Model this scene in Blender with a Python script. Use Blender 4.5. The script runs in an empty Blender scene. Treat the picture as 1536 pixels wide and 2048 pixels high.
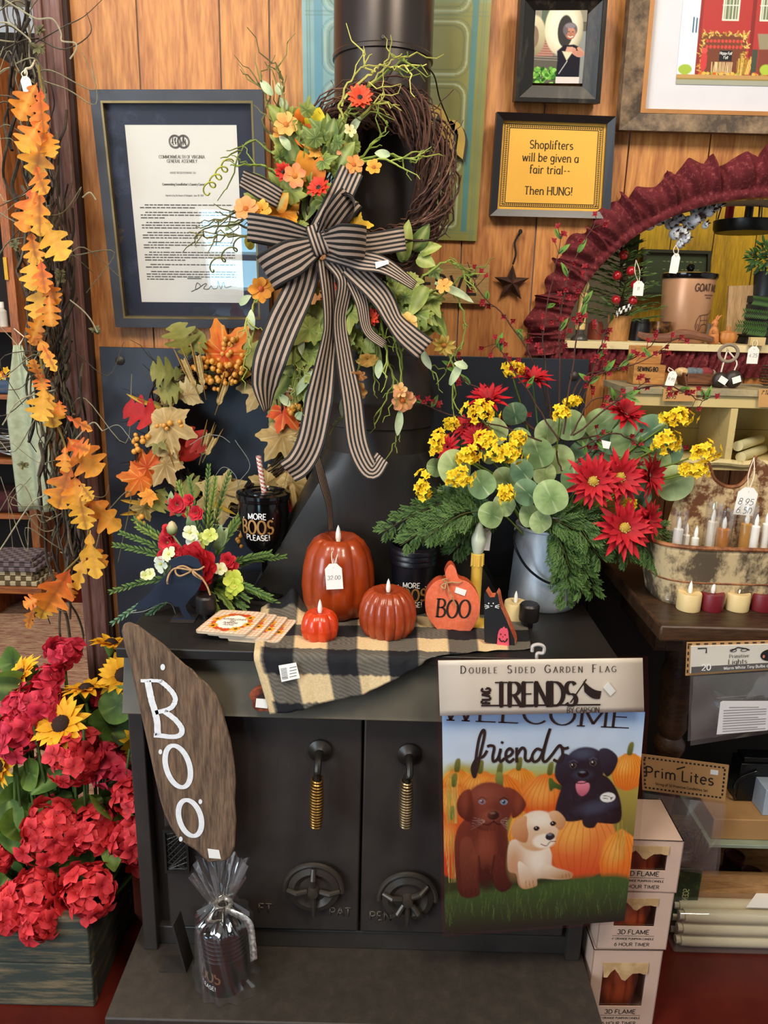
import bpy, bmesh, math, random
import numpy as np
from mathutils import Vector, Matrix, noise
from mathutils.geometry import tessellate_polygon

rnd = random.Random(7)
PI = math.pi
scene = bpy.context.scene
COL = scene.collection
V = Vector

CAM_H, FPX = 1.2, 1500.0
PITCH, ROLL = math.radians(15), math.radians(1.5)
CF = V((0, math.cos(PITCH), -math.sin(PITCH)))
_r0, _u0 = V((1, 0, 0)), V((0, math.sin(PITCH), math.cos(PITCH)))
CR = _r0 * math.cos(ROLL) + _u0 * math.sin(ROLL)
CU = -_r0 * math.sin(ROLL) + _u0 * math.cos(ROLL)
CC = V((0, 0, CAM_H))
cam_data = bpy.data.cameras.new('camera')
cam_data.sensor_fit = 'VERTICAL'
cam_data.sensor_height = 36
cam_data.lens = 36 * FPX / 2048
cam_data.clip_start = 0.05
cam = bpy.data.objects.new('camera', cam_data)
COL.objects.link(cam)
m = Matrix.Identity(4)
for i in range(3):
 m[i][0], m[i][1], m[i][2], m[i][3] = CR[i], CU[i], -CF[i], CC[i]
cam.matrix_world = m
scene.camera = cam

scene.view_settings.view_transform = 'Standard'
scene.view_settings.look = 'None'
scene.view_settings.gamma = 1.0
scene.view_settings.use_curve_mapping = False
scene.view_settings.exposure = 0.35
w = bpy.data.worlds.new('world')
scene.world = w
w.use_nodes = True
w.node_tree.nodes['Background'].inputs[0].default_value = (0.95, 0.97, 1.0, 1)
w.node_tree.nodes['Background'].inputs[1].default_value = 0.40

def area(name, loc, target, sx, sy, power, col):
 d = bpy.data.lights.new(name, 'AREA')
 d.shape = 'RECTANGLE'
 d.size, d.size_y = sx, sy
 d.energy = power
 d.color = col
 o = bpy.data.objects.new(name, d)
 COL.objects.link(o)
 o.location = loc
 o.rotation_euler = (V(target) - V(loc)).to_track_quat('-Z', 'Y').to_euler()
 return o

area('ceiling_lamp_light', (0.7, 0.1, 2.42), (0.35, 1.4, 0.8), 0.5, 0.5, 21, (1.0, 0.88, 0.72))
area('ceiling_lamp_light', (-0.55, 0.15, 2.42), (-0.3, 1.4, 0.9), 0.5, 0.5, 17, (1.0, 0.90, 0.76))
area('shop_window_light', (-2.4, -1.2, 1.5), (0, 1.3, 0.7), 1.5, 1.6, 62, (0.80, 0.90, 1.0))
area('back_room_lamp_light', (1.0, 1.95, 2.0), (0.75, 2.2, 1.0), 0.4, 0.4, 8, (1.0, 0.86, 0.55))
area('side_room_fill_light', (-1.0, 1.9, 2.4), (-1.3, 3.0, 0.2), 0.5, 0.5, 34, (1.0, 0.88, 0.72))  # unseen fill light, added to brighten the side room

def ray(px, py):
 return CF + CR * ((px - 768) / FPX) + CU * ((1024 - py) / FPX)

def at(px, py, Y):
 d = ray(px, py)
 return CC + d * (Y / d.y)

def onz(px, py, z):
 d = ray(px, py)
 return CC + d * ((z - CAM_H) / d.z)

def psz(p):
 """metres that one pixel of the frame spans at p"""
 return (V(p) - CC).dot(CF) / FPX

def lin(c):
 if isinstance(c, str):
  c = c.lstrip('#')
  c = [int(c[i:i + 2], 16) / 255 for i in (0, 2, 4)]
 return tuple(x / 12.92 if x <= 0.04045 else ((x + 0.055) / 1.055) ** 2.4 for x in c[:3])

def mix(a, b, t):
 t = max(0, min(1, t))
 return tuple(x + (y - x) * t for x, y in zip(a, b))

_M = {}

def new_mat(name):
 mt = bpy.data.materials.new(name)
 mt.use_nodes = True
 nt = mt.node_tree
 return mt, nt, nt.nodes['Principled BSDF']

def coords(nt, scale, kind='Object'):
 tc = nt.nodes.new('ShaderNodeTexCoord')
 mp = nt.nodes.new('ShaderNodeMapping')
 mp.inputs['Scale'].default_value = scale
 nt.links.new(tc.outputs[kind], mp.inputs['Vector'])
 return mp.outputs['Vector']

def plain(name, c, rough=0.6, metal=0.0, var=0.12, sc=25.0, bump=0.0, spec=0.5, stretch=(1, 1, 1), coat=0.0, trans=0.0, alpha=1.0, emit=0.0, sss=0.0):
 if name in _M:
  return _M[name]
 mt, nt, b = new_mat(name)
 c = lin(c)
 n = nt.nodes.new('ShaderNodeTexNoise')
 n.inputs['Scale'].default_value = sc
 n.inputs['Detail'].default_value = 5
 nt.links.new(coords(nt, stretch), n.inputs['Vector'])
 r = nt.nodes.new('ShaderNodeValToRGB')
 r.color_ramp.elements[0].position = 0.3
 r.color_ramp.elements[1].position = 0.7
 r.color_ramp.elements[0].color = (*[x * (1 - var) for x in c], 1)
 r.color_ramp.elements[1].color = (*[min(1, x * (1 + var)) for x in c], 1)
 nt.links.new(n.outputs['Fac'], r.inputs['Fac'])
 nt.links.new(r.outputs['Color'], b.inputs['Base Color'])
 b.inputs['Roughness'].default_value = rough
 b.inputs['Metallic'].default_value = metal
 b.inputs['Specular IOR Level'].default_value = spec
 b.inputs['Coat Weight'].default_value = coat
 b.inputs['Transmission Weight'].default_value = trans
 b.inputs['Alpha'].default_value = alpha
 if sss:
  b.inputs['Subsurface Weight'].default_value = sss
  b.inputs['Subsurface Radius'].default_value = (0.01, 0.006, 0.003)
 if emit:
  b.inputs['Emission Color'].default_value = (*c, 1)
  b.inputs['Emission Strength'].default_value = emit
 if bump:
  bp = nt.nodes.new('ShaderNodeBump')
  bp.inputs['Strength'].default_value = bump
  bp.inputs['Distance'].default_value = 0.004
  nt.links.new(n.outputs['Fac'], bp.inputs['Height'])
  nt.links.new(bp.outputs['Normal'], b.inputs['Normal'])
 _M[name] = mt
 return mt

def vcol(name, rough=0.6, var=0.1, sc=60.0, trans=0.0, bump=0.0, spec=0.35, metal=0.0, coat=0.0):
 """colours come from the mesh's own colour attribute, broken up by a little noise"""
 if name in _M:
  return _M[name]
 mt, nt, b = new_mat(name)
 a = nt.nodes.new('ShaderNodeAttribute')
 a.attribute_name = 'Col'
 n = nt.nodes.new('ShaderNodeTexNoise')
 n.inputs['Scale'].default_value = sc
 n.inputs['Detail'].default_value = 4
 nt.links.new(coords(nt, (1, 1, 1)), n.inputs['Vector'])
 mr = nt.nodes.new('ShaderNodeMapRange')
 mr.inputs['From Min'].default_value = 0.3
 mr.inputs['From Max'].default_value = 0.7
 mr.inputs['To Min'].default_value = 1 - var
 mr.inputs['To Max'].default_value = 1 + var
 nt.links.new(n.outputs['Fac'], mr.inputs['Value'])
 vm = nt.nodes.new('ShaderNodeVectorMath')
 vm.operation = 'SCALE'
 nt.links.new(a.outputs['Color'], vm.inputs[0])
 nt.links.new(mr.outputs['Result'], vm.inputs['Scale'])
 nt.links.new(vm.outputs['Vector'], b.inputs['Base Color'])
 b.inputs['Roughness'].default_value = rough
 b.inputs['Specular IOR Level'].default_value = spec
 b.inputs['Metallic'].default_value = metal
 b.inputs['Coat Weight'].default_value = coat
 if bump:
  bp = nt.nodes.new('ShaderNodeBump')
  bp.inputs['Strength'].default_value = bump
  bp.inputs['Distance'].default_value = 0.003
  nt.links.new(n.outputs['Fac'], bp.inputs['Height'])
  nt.links.new(bp.outputs['Normal'], b.inputs['Normal'])
 if trans:
  t = nt.nodes.new('ShaderNodeBsdfTranslucent')
  nt.links.new(vm.outputs['Vector'], t.inputs['Color'])
  mx = nt.nodes.new('ShaderNodeMixShader')
  mx.inputs[0].default_value = trans
  nt.links.new(b.outputs[0], mx.inputs[1])
  nt.links.new(t.outputs[0], mx.inputs[2])
  nt.links.new(mx.outputs[0], nt.nodes['Material Output'].inputs['Surface'])
 _M[name] = mt
 return mt

def wood(name, dark, light, axis='Z', sc=1.0, rough=0.6, bump=0.25, knots=True, tint=False, rings=38.0, coat=0.0):
 """grain that runs along one axis and bends round knots"""
 if name in _M:
  return _M[name]
 mt, nt, b = new_mat(name)
 L = nt.links
 st = {'X': (0.12, 1, 1), 'Y': (1, 0.12, 1), 'Z': (1, 1, 0.12)}[axis]
 tc = nt.nodes.new('ShaderNodeTexCoord')
 geo = nt.nodes.new('ShaderNodeNewGeometry')
 off = nt.nodes.new('ShaderNodeVectorMath')
 off.operation = 'MULTIPLY_ADD'
 cmb = nt.nodes.new('ShaderNodeCombineXYZ')
 for i in range(3):
  L.new(geo.outputs['Random Per Island'], cmb.inputs[i])
 L.new(cmb.outputs[0], off.inputs[0])
 off.inputs[1].default_value = (7.3, 3.1, 5.7)
 L.new(tc.outputs['Object'], off.inputs[2])
 mp = nt.nodes.new('ShaderNodeMapping')
 mp.inputs['Scale'].default_value = tuple(s * sc for s in st)
 L.new(off.outputs[0], mp.inputs['Vector'])
 kst = {'X': (1.7, 8, 8), 'Y': (8, 1.7, 8), 'Z': (8, 8, 1.7)}[axis]
 mk = nt.nodes.new('ShaderNodeMapping')
 mk.inputs['Scale'].default_value = tuple(s * sc for s in kst)
 L.new(off.outputs[0], mk.inputs['Vector'])
 vo = nt.nodes.new('ShaderNodeTexVoronoi')
 vo.inputs['Scale'].default_value = 0.8
 L.new(mk.outputs[0], vo.inputs['Vector'])
 kr = nt.nodes.new('ShaderNodeMapRange')
 kr.inputs['From Min'].default_value = 0.05
 kr.inputs['From Max'].default_value = 0.42
 kr.inputs['To Min'].default_value = 1
 kr.inputs['To Max'].default_value = 0
 kr.interpolation_type = 'SMOOTHSTEP'
 L.new(vo.outputs['Distance'], kr.inputs['Value'])
 n = nt.nodes.new('ShaderNodeTexNoise')
 n.inputs['Scale'].default_value = 9
 n.inputs['Detail'].default_value = 3
 L.new(mp.outputs[0], n.inputs['Vector'])
 ad = nt.nodes.new('ShaderNodeMath')
 ad.operation = 'MULTIPLY_ADD'
 L.new(kr.outputs[0], ad.inputs[0])
 ad.inputs[1].default_value = 0.35 if knots else 0.0
 L.new(n.outputs['Fac'], ad.inputs[2])
 ml = nt.nodes.new('ShaderNodeMath')
 ml.operation = 'MULTIPLY'
 L.new(ad.outputs[0], ml.inputs[0])
 ml.inputs[1].default_value = rings
 sn = nt.nodes.new('ShaderNodeMath')
 sn.operation = 'SINE'
 L.new(ml.outputs[0], sn.inputs[0])
 fine = nt.nodes.new('ShaderNodeTexNoise')
 fine.inputs['Scale'].default_value = 210
 fine.inputs['Detail'].default_value = 3
 L.new(mp.outputs[0], fine.inputs['Vector'])
 sm = nt.nodes.new('ShaderNodeMath')
 sm.operation = 'MULTIPLY_ADD'
 L.new(sn.outputs[0], sm.inputs[0])
 sm.inputs[1].default_value = 0.13
 L.new(fine.outputs['Fac'], sm.inputs[2])
 r = nt.nodes.new('ShaderNodeValToRGB')
 r.color_ramp.elements[0].position = 0.12
 r.color_ramp.elements[1].position = 0.78
 r.color_ramp.elements[0].color = (*lin(dark), 1)
 r.color_ramp.elements[1].color = (*lin(light), 1)
 L.new(sm.outputs[0], r.inputs['Fac'])
 out = r.outputs['Color']
 if knots:
  k2 = nt.nodes.new('ShaderNodeMapRange')
  k2.inputs['From Min'].default_value = 0.06
  k2.inputs['From Max'].default_value = 0.15
  k2.inputs['To Min'].default_value = 0.85
  k2.inputs['To Max'].default_value = 0
  L.new(vo.outputs['Distance'], k2.inputs['Value'])
  mx = nt.nodes.new('ShaderNodeMix')
  mx.data_type = 'RGBA'
  L.new(k2.outputs[0], mx.inputs['Factor'])
  L.new(out, mx.inputs['A'])
  mx.inputs['B'].default_value = (*[x * 0.4 for x in lin(dark)], 1)
  out = mx.outputs['Result']
 if tint:
  a = nt.nodes.new('ShaderNodeAttribute')
  a.attribute_name = 'Col'
  mx = nt.nodes.new('ShaderNodeMix')
  mx.data_type = 'RGBA'
  mx.blend_type = 'MULTIPLY'
  mx.inputs['Factor'].default_value = 1
  L.new(out, mx.inputs['A'])
  L.new(a.outputs['Color'], mx.inputs['B'])
  out = mx.outputs['Result']
 L.new(out, b.inputs['Base Color'])
 b.inputs['Roughness'].default_value = rough
 b.inputs['Coat Weight'].default_value = coat
 bp = nt.nodes.new('ShaderNodeBump')
 bp.inputs['Strength'].default_value = bump
 bp.inputs['Distance'].default_value = 0.002
 L.new(sm.outputs[0], bp.inputs['Height'])
 L.new(bp.outputs['Normal'], b.inputs['Normal'])
 _M[name] = mt
 return mt

def worn(name, base, second, rough=0.6, sc=12.0, lo=0.45, hi=0.6, metal=0.0, stretch=(1, 1, 1), bump=0.2):
 """two-coloured wear: paint rubbed off in patches, rust, patina"""
 if name in _M:
  return _M[name]
 mt, nt, b = new_mat(name)
 n = nt.nodes.new('ShaderNodeTexNoise')
 n.inputs['Scale'].default_value = sc
 n.inputs['Detail'].default_value = 9
 n.inputs['Roughness'].default_value = 0.7
 nt.links.new(coords(nt, stretch), n.inputs['Vector'])
 r = nt.nodes.new('ShaderNodeValToRGB')
 r.color_ramp.elements[0].position = lo
 r.color_ramp.elements[1].position = hi
 r.color_ramp.elements[0].color = (*lin(base), 1)
 r.color_ramp.elements[1].color = (*lin(second), 1)
 nt.links.new(n.outputs['Fac'], r.inputs['Fac'])
 nt.links.new(r.outputs['Color'], b.inputs['Base Color'])
 b.inputs['Roughness'].default_value = rough
 b.inputs['Metallic'].default_value = metal
 bp = nt.nodes.new('ShaderNodeBump')
 bp.inputs['Strength'].default_value = bump
 bp.inputs['Distance'].default_value = 0.003
 nt.links.new(n.outputs['Fac'], bp.inputs['Height'])
 nt.links.new(bp.outputs['Normal'], b.inputs['Normal'])
 _M[name] = mt
 return mt

def clear(name, tint='#ffffff', rough=0.03, amount=0.12, haze=0.0):
 """thin clear film or pane: mostly see-through, with a sharp reflection"""
 if name in _M:
  return _M[name]
 mt, nt, b = new_mat(name)
 nt.nodes.remove(b)
 t = nt.nodes.new('ShaderNodeBsdfTransparent')
 t.inputs[0].default_value = (*lin(tint), 1)
 g = nt.nodes.new('ShaderNodeBsdfGlossy')
 g.inputs['Roughness'].default_value = rough
 n = nt.nodes.new('ShaderNodeTexNoise')
 n.inputs['Scale'].default_value = 14
 nt.links.new(coords(nt, (1, 1, 1)), n.inputs['Vector'])
 bp = nt.nodes.new('ShaderNodeBump')
 bp.inputs['Strength'].default_value = 0.0 if amount < 0.1 else 0.35
 bp.inputs['Distance'].default_value = 0.01
 nt.links.new(n.outputs['Fac'], bp.inputs['Height'])
 nt.links.new(bp.outputs['Normal'], g.inputs['Normal'])
 mx = nt.nodes.new('ShaderNodeMixShader')
 mx.inputs[0].default_value = amount
 nt.links.new(t.outputs[0], mx.inputs[1])
 nt.links.new(g.outputs[0], mx.inputs[2])
 out = mx.outputs[0]
 if haze:
  d = nt.nodes.new('ShaderNodeBsdfDiffuse')
  d.inputs[0].default_value = (0.75, 0.74, 0.72, 1)
  m2 = nt.nodes.new('ShaderNodeMixShader')
  m2.inputs[0].default_value = haze
  nt.links.new(out, m2.inputs[1])
  nt.links.new(d.outputs[0], m2.inputs[2])
  out = m2.outputs[0]
 nt.links.new(out, nt.nodes['Material Output'].inputs['Surface'])
 _M[name] = mt
 return mt

def thing(name, label, cat, loc=(0, 0, 0), rotz=0.0, group=None):
 o = bpy.data.objects.new(name, None)
 o.empty_display_size = 0.02
 COL.objects.link(o)
 o.location = loc
 o.rotation_euler = (0, 0, rotz)
 o['label'], o['category'] = label, cat
 if group:
  o['group'] = group
 return o

def tag(o, label, cat, group=None):
 o['label'], o['category'] = label, cat
 if group:
  o['group'] = group
 return o

def pmat(o):
 """world matrix of an object whose parents are only moved and turned about z"""
 m_ = Matrix.Translation(o.location) @ o.rotation_euler.to_matrix().to_4x4()
 return pmat(o.parent) @ m_ if o.parent else m_

class MB:
 """collects faces; build() links them as ONE mesh object"""

 def __init__(s, mat=0, c='#ffffff'):
  s.v, s.f, s.mi, s.c = [], [], [], []
  s.m, s.k = mat, lin(c)

 def col(s, c):
  s.k = lin(c)
  return s

 def add(s, vs, fs, cs=None, mi=None):
  n = len(s.v)
  s.v += [V(p) for p in vs]
  s.c += cs if cs else [s.k] * len(vs)
  for f in fs:
   s.f.append([i + n for i in f])
  if isinstance(mi, list):
   s.mi += mi
  else:
   s.mi += [s.m if mi is None else mi] * len(fs)
  return s

 def grid(s, fn, nu, nv, cfn=None, closed_u=False, closed_v=False, mi=None):
  vs, cs = [], []
  mu = nu if closed_u else nu + 1
  mv = nv if closed_v else nv + 1
  for i in range(mu):
   for j in range(mv):
    vs.append(fn(i / nu, j / nv))
    if cfn:
     cs.append(cfn(i / nu, j / nv))
  fs, ms = [], []
  for i in range(nu):
   for j in range(nv):
    a, b = i * mv + j, i * mv + (j + 1) % mv
    c, d = ((i + 1) % mu) * mv + (j + 1) % mv, ((i + 1) % mu) * mv + j
    fs.append([a, d, c, b])
    ms.append(mi(i, j) if callable(mi) else (s.m if mi is None else mi))
  return s.add(vs, fs, cs or None, ms)

 def box(s, x0, x1, y0, y1, z0, z1, M=None):
  vs = [V((x, y, z)) for x in (x0, x1) for y in (y0, y1) for z in (z0, z1)]
  if M:
   vs = [M @ p for p in vs]
  return s.add(vs, [[0, 1, 3, 2], [4, 6, 7, 5], [0, 4, 5, 1], [2, 3, 7, 6], [0, 2, 6, 4], [1, 5, 7, 3]])

 def cbox(s, c, sx, sy, sz, M=None):
  return s.box(c[0] - sx / 2, c[0] + sx / 2, c[1] - sy / 2, c[1] + sy / 2, c[2] - sz / 2, c[2] + sz / 2, M)

 def tube(s, pts, r, n=6, closed=False, cap=True, cs=None):
  pts = [V(p) for p in pts]
  N = len(pts)
  rs = r if isinstance(r, (list, tuple)) else [r] * N
  up = V((0, 0, 1))
  ts = []
  for i in range(N):
   a = pts[(i - 1) % N] if closed or i else pts[0]
   b = pts[(i + 1) % N] if closed or i < N - 1 else pts[-1]
   t = b - a
   ts.append(t.normalized() if t.length > 1e-9 else V((0, 0, 1)))
  x = ts[0].cross(up)
  if x.length < 1e-3:
   x = ts[0].cross(V((1, 0, 0)))
  x.normalize()
  vs, cc = [], []
  for i in range(N):
   x = (x - ts[i] * x.dot(ts[i]))
   if x.length < 1e-6:
    x = ts[i].orthogonal()
   x.normalize()
   y = ts[i].cross(x)
   for k in range(n):
    a = 2 * PI * k / n
    vs.append(pts[i] + (x * math.cos(a) + y * math.sin(a)) * rs[i])
    cc.append(cs[i] if cs else s.k)
  fs = []
  for i in range(N if closed else N - 1):
   for k in range(n):
    j = (i + 1) % N
    fs.append([i * n + k, i * n + (k + 1) % n, j * n + (k + 1) % n, j * n + k])
  if cap and not closed:
   fs.append(list(range(n))[::-1])
   fs.append([(N - 1) * n + k for k in range(n)])
  return s.add(vs, fs, cc)

 def lathe(s, prof, c=(0, 0, 0), n=32, M=None, rf=None, cs=None, cap=True):
  """prof: (r, z) pairs; rf(angle, i) scales the radius"""
  c = V(c)
  vs, cc = [], []
  for i, (r, z) in enumerate(prof):
   for k in range(n):
    a = 2 * PI * k / n
    q = r * (rf(a, i) if rf else 1)
    p = V((q * math.cos(a), q * math.sin(a), z))
    vs.append((M @ p if M else p) + c)
    cc.append(cs[i] if cs else s.k)
  fs = []
  for i in range(len(prof) - 1):
   for k in range(n):
    fs.append([i * n + k, i * n + (k + 1) % n, (i + 1) * n + (k + 1) % n, (i + 1) * n + k])
  if cap:
   if prof[0][0] > 1e-5:
    fs.append(list(range(n))[::-1])
   if prof[-1][0] > 1e-5:
    fs.append([(len(prof) - 1) * n + k for k in range(n)])
  return s.add(vs, fs, cc)

 def ball(s, c, r, n=10, sx=1, sy=1, sz=1):
  p = [(r * math.sin(PI * i / (n // 2 + 1)), -r * math.cos(PI * i / (n // 2 + 1))) for i in range(n // 2 + 2)]
  return s.lathe([(max(a, 1e-6), b) for a, b in p], c, n, Matrix.Diagonal((sx, sy, sz)))

 def prism(s, outline, fn, t0, t1, front=None, side=None, cs=None):
  """2-D outline pushed through fn(x, y, depth) from depth t0 (front) to t1"""
  n = len(outline)
  vs = [fn(x, y, t0) for x, y in outline] + [fn(x, y, t1) for x, y in outline]
  tri = [list(t) for t in tessellate_polygon([[V((x, y, 0)) for x, y in outline]])]
  a = sum(outline[i][0] * outline[(i + 1) % n][1] - outline[(i + 1) % n][0] * outline[i][1] for i in range(n))
  fs, ms = [], []
  fm = s.m if front is None else front
  sm = s.m if side is None else side
  for t in tri:
   fs.append(t)
   ms.append(fm)
   fs.append([i + n for i in t[::-1]])
   ms.append(fm)
  for i in range(n):
   j = (i + 1) % n
   fs.append([i, j, j + n, i + n] if a < 0 else [j, i, i + n, j + n])
   ms.append(sm)
  return s.add(vs, fs, cs, ms)

 def build(s, name, mats, parent=None, world=True, smooth=35, sol=0.0, bev=0.0, sub=0, kind=None, label=None):
  me = bpy.data.meshes.new(name)
  vs = s.v
  if parent and world:
   inv = pmat(parent).inverted()
   vs = [inv @ p for p in vs]
  me.from_pydata([tuple(p) for p in vs], [], s.f)
  mats = mats if isinstance(mats, (list, tuple)) else [mats]
  for m_ in mats:
   me.materials.append(m_)
  me.polygons.foreach_set('material_index', s.mi)
  ca = me.color_attributes.new('Col', 'FLOAT_COLOR', 'POINT')
  arr = np.ones((len(vs), 4), np.float32)
  arr[:, :3] = np.array(s.c, np.float32).reshape(-1, 3)
  ca.data.foreach_set('color', arr.ravel())
  me.validate()
  bm = bmesh.new()
  bm.from_mesh(me)
  if not sol and smooth != 'flat':
   bmesh.ops.recalc_face_normals(bm, faces=bm.faces)
  bm.to_mesh(me)
  bm.free()
  o = bpy.data.objects.new(name, me)
  COL.objects.link(o)
  if parent:
   o.parent = parent
  if mats[0] in SOFT:
   smooth = 180
  if smooth and smooth != 'flat':
   me.polygons.foreach_set('use_smooth', [True] * len(me.polygons))
   if smooth < 180:
    me.set_sharp_from_angle(angle=math.radians(smooth))
  if bev:
   b = o.modifiers.new('edge', 'BEVEL')
   b.width = bev
   b.segments = 2
   b.limit_method = 'ANGLE'
  if sol:
   b = o.modifiers.new('thick', 'SOLIDIFY')
   b.thickness = sol
   b.offset = 0
  if sub:
   b = o.modifiers.new('sub', 'SUBSURF')
   b.levels = b.render_levels = sub
  if kind:
   o['kind'] = kind
  if label:
   o['label'] = label
  return o

def solo(name, mb, mats, label, cat, base, group=None, **kw):
 """a thing that is one mesh; its origin sits at base"""
 base = V(base)
 for p in mb.v:
  p -= base
 o = mb.build(name, mats, None, **kw)
 o.location = base
 return tag(o, label, cat, group)

def copy_tree(o, parent=None):
 c = o.copy()
 COL.objects.link(c)
 c.parent = parent
 for ch in list(o.children):
  copy_tree(ch, c)
 return c

def frame(pos, d, n):
 """columns: sideways, along d, facing n"""
 d = V(d).normalized()
 n = V(n)
 n = n - d * n.dot(d)
 if n.length < 1e-5:
  n = d.orthogonal()
 n.normalize()
 x = d.cross(n)
 M = Matrix.Identity(4)
 for i in range(3):
  M[i][0], M[i][1], M[i][2], M[i][3] = x[i], d[i], n[i], pos[i]
 return M

def jit(a):
 return rnd.uniform(-a, a)

def jv(a):
 return V((jit(a), jit(a), jit(a)))

def crom(pts, k=6, closed=False):
 """smooth curve through points"""
 P = [V(p) for p in pts]
 N = len(P)
 out = []
 for i in range(N if closed else N - 1):
  p0 = P[(i - 1) % N] if closed or i else P[0] * 2 - P[1]
  p1, p2 = P[i], P[(i + 1) % N]
  p3 = P[(i + 2) % N] if closed or i < N - 2 else P[-1] * 2 - P[-2]
  for j in range(k):
   t = j / k
   out.append(0.5 * ((2 * p1) + (p2 - p0) * t + (2 * p0 - 5 * p1 + 4 * p2 - p3) * t * t + (3 * p1 - p0 - 3 * p2 + p3) * t ** 3))
 if not closed:
  out.append(P[-1])
 return out

def wander(p0, p1, n, amp):
 """a kinked twig from p0 to p1"""
 p0, p1 = V(p0), V(p1)
 L = (p1 - p0).length
 return [p0.lerp(p1, i / n) + (jv(amp * L) if 0 < i < n else V((0, 0, 0))) for i in range(n + 1)]

def taper(n, a, b):
 return [a + (b - a) * i / max(1, n - 1) for i in range(n)]

def strip_leaf(mb, M, L, W, prof, c0, c1, curl=0.15, fold=0.15, n=8, sweep=0.0, noise_c=0.15, vein=None, edge=None):
 c0, c1 = [lin(c) if isinstance(c, str) else c for c in (c0, c1)]
 ve = lin(vein) if vein else None
 ed = lin(edge) if edge else None
 vs, cs, fs = [], [], []
 ph = rnd.uniform(0, 6)
 for i in range(n + 1):
  t = i / n
  hw = max(prof(t), 0.004) * W / 2
  for q in (-1, -0.5, 0, 0.5, 1):
   x = q * hw
   y = t * L + sweep * abs(x)
   z = -curl * L * t * t + fold * abs(x) + 0.03 * L * math.sin(ph + 7 * t) * abs(q)
   vs.append(M @ V((x, y, z)))
   k = mix(c0, c1, t + jit(noise_c))
   if ve and q == 0:
    k = mix(k, ve, 0.8)
   if ed and abs(q) == 1:
    k = mix(k, ed, 0.7)
   cs.append(k)
 for i in range(n):
  for j in range(4):
   a = i * 5 + j
   fs.append([a, a + 1, a + 6, a + 5])
 mb.add(vs, fs, cs)

def polar_leaf(mb, M, L, rf, c0, c1, cup=0.25, rings=4, n=56, off=0.42, noise_c=0.12, vein=None, wave=0.03):
 """a lobed leaf seen from its middle; base at the origin, tip at +y"""
 c0, c1 = lin(c0), lin(c1)
 ve = lin(vein) if vein else None
 vs, cs, fs = [M @ V((0, off * L, 0.02 * L))], [c0], []
 ph = rnd.uniform(0, 6)
 for i in range(1, rings + 1):
  q = i / rings
  for k in range(n):
   a = 2 * PI * k / n
   r = rf(a) * L * q
   x, y = r * math.sin(a), r * math.cos(a)
   z = -cup * (x * x + y * y) / L + wave * L * math.sin(3 * a + ph) * q + 0.006 * L * math.cos(10 * a) * q
   vs.append(M @ V((x, off * L + y, z)))
   c = mix(c0, c1, q + jit(noise_c))
   if ve and (k % (n // 2) == 0 if rf is round_r else k % (n // 8) == 0):
    c = mix(c, ve, 0.6)
   cs.append(c)
 for k in range(n):
  fs.append([0, 1 + k, 1 + (k + 1) % n])
  for i in range(rings - 1):
   a, b = 1 + i * n + k, 1 + i * n + (k + 1) % n
   fs.append([a, a + n, b + n, b])
 mb.add(vs, fs, cs)

def maple_r(a):
 a = (a + PI) % (2 * PI) - PI
 r = 0.33
 for c, l, s_ in ((0, 0.62, 0.36), (0.98, 0.58, 0.36), (-0.98, 0.58, 0.36), (1.98, 0.46, 0.36), (-1.98, 0.46, 0.36)):
  d = abs(a - c) / s_
  r = max(r, l * max(0, 1 - 0.36 * d ** 1.3) + 0.05 * abs(math.cos(11 * (a - c))) ** 3 - 0.02)
 if abs(a) > 2.8:
  r = min(r, 0.3)
 return r

def round_r(a):
 a = (a + PI) % (2 * PI) - PI
 return 0.5 - 0.1 * max(0, (abs(a) - 2.4)) + 0.02 * math.cos(2 * a)

def ivy_r(a):
 a = (a + PI) % (2 * PI) - PI
 return max(0.33, 0.58 * math.exp(-(a / 0.4) ** 2), 0.46 * math.exp(-((abs(a) - 1.15) / 0.4) ** 2)) + 0.025 * math.cos(18 * a)

OAKT = ((0, .03), (.07, .06), (.12, .26), (.19, .40), (.235, .36), (.265, .2), (.31, .24), (.37, .68), (.44, .90), (.50, .84), (.53, .36), (.565, .32), (.62, .82), (.69, .92), (.73, .74), (.75, .36), (.79, .40), (.84, .60), (.89, .56), (.91, .34), (.95, .30), (.985, .16), (1, .03))

def oak_prof(t):
 for (a, x), (b, y) in zip(OAKT[:-1], OAKT[1:]):
  if t <= b:
   return x + (y - x) * (t - a) / (b - a)
 return 0.03

def petal_prof(t):
 return math.sin(PI * (0.06 + 0.93 * t)) ** 0.7

def point_prof(t):
 return (math.sin(PI * min(1, 0.12 + 0.88 * t ** 0.8)) ** 0.8)

def broad_prof(t):
 return min(1.0, 0.25 + 1.5 * t) if t < 0.75 else max(0.25, 1 - ((t - 0.75) / 0.25) ** 2 * 0.75)

def flower(mb, M, n, L, W, c0, c1, tilt=0.3, layers=1, prof=petal_prof, curl=0.2, seg=5, inner=0.0, fold=0.2, tj=0.12):
 """ring of petals in the plane of M (facing M's +z)"""
 for ly in range(layers):
  for k in range(n):
   a = 2 * PI * (k + 0.5 * ly + jit(0.15)) / n
   d = V((math.cos(a), math.sin(a), 0))
   tl = tilt + ly * 0.28 + jit(tj)
   y = d * math.cos(tl) + V((0, 0, 1)) * math.sin(tl)
   nn = V((0, 0, 1)) * math.cos(tl) - d * math.sin(tl)
   s_ = (1 - 0.14 * ly) * rnd.uniform(0.88, 1.08)
   strip_leaf(mb, M @ frame(d * inner, y, nn), L * s_, W * rnd.uniform(0.9, 1.1), prof, c0, c1, curl, fold, seg)

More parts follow.
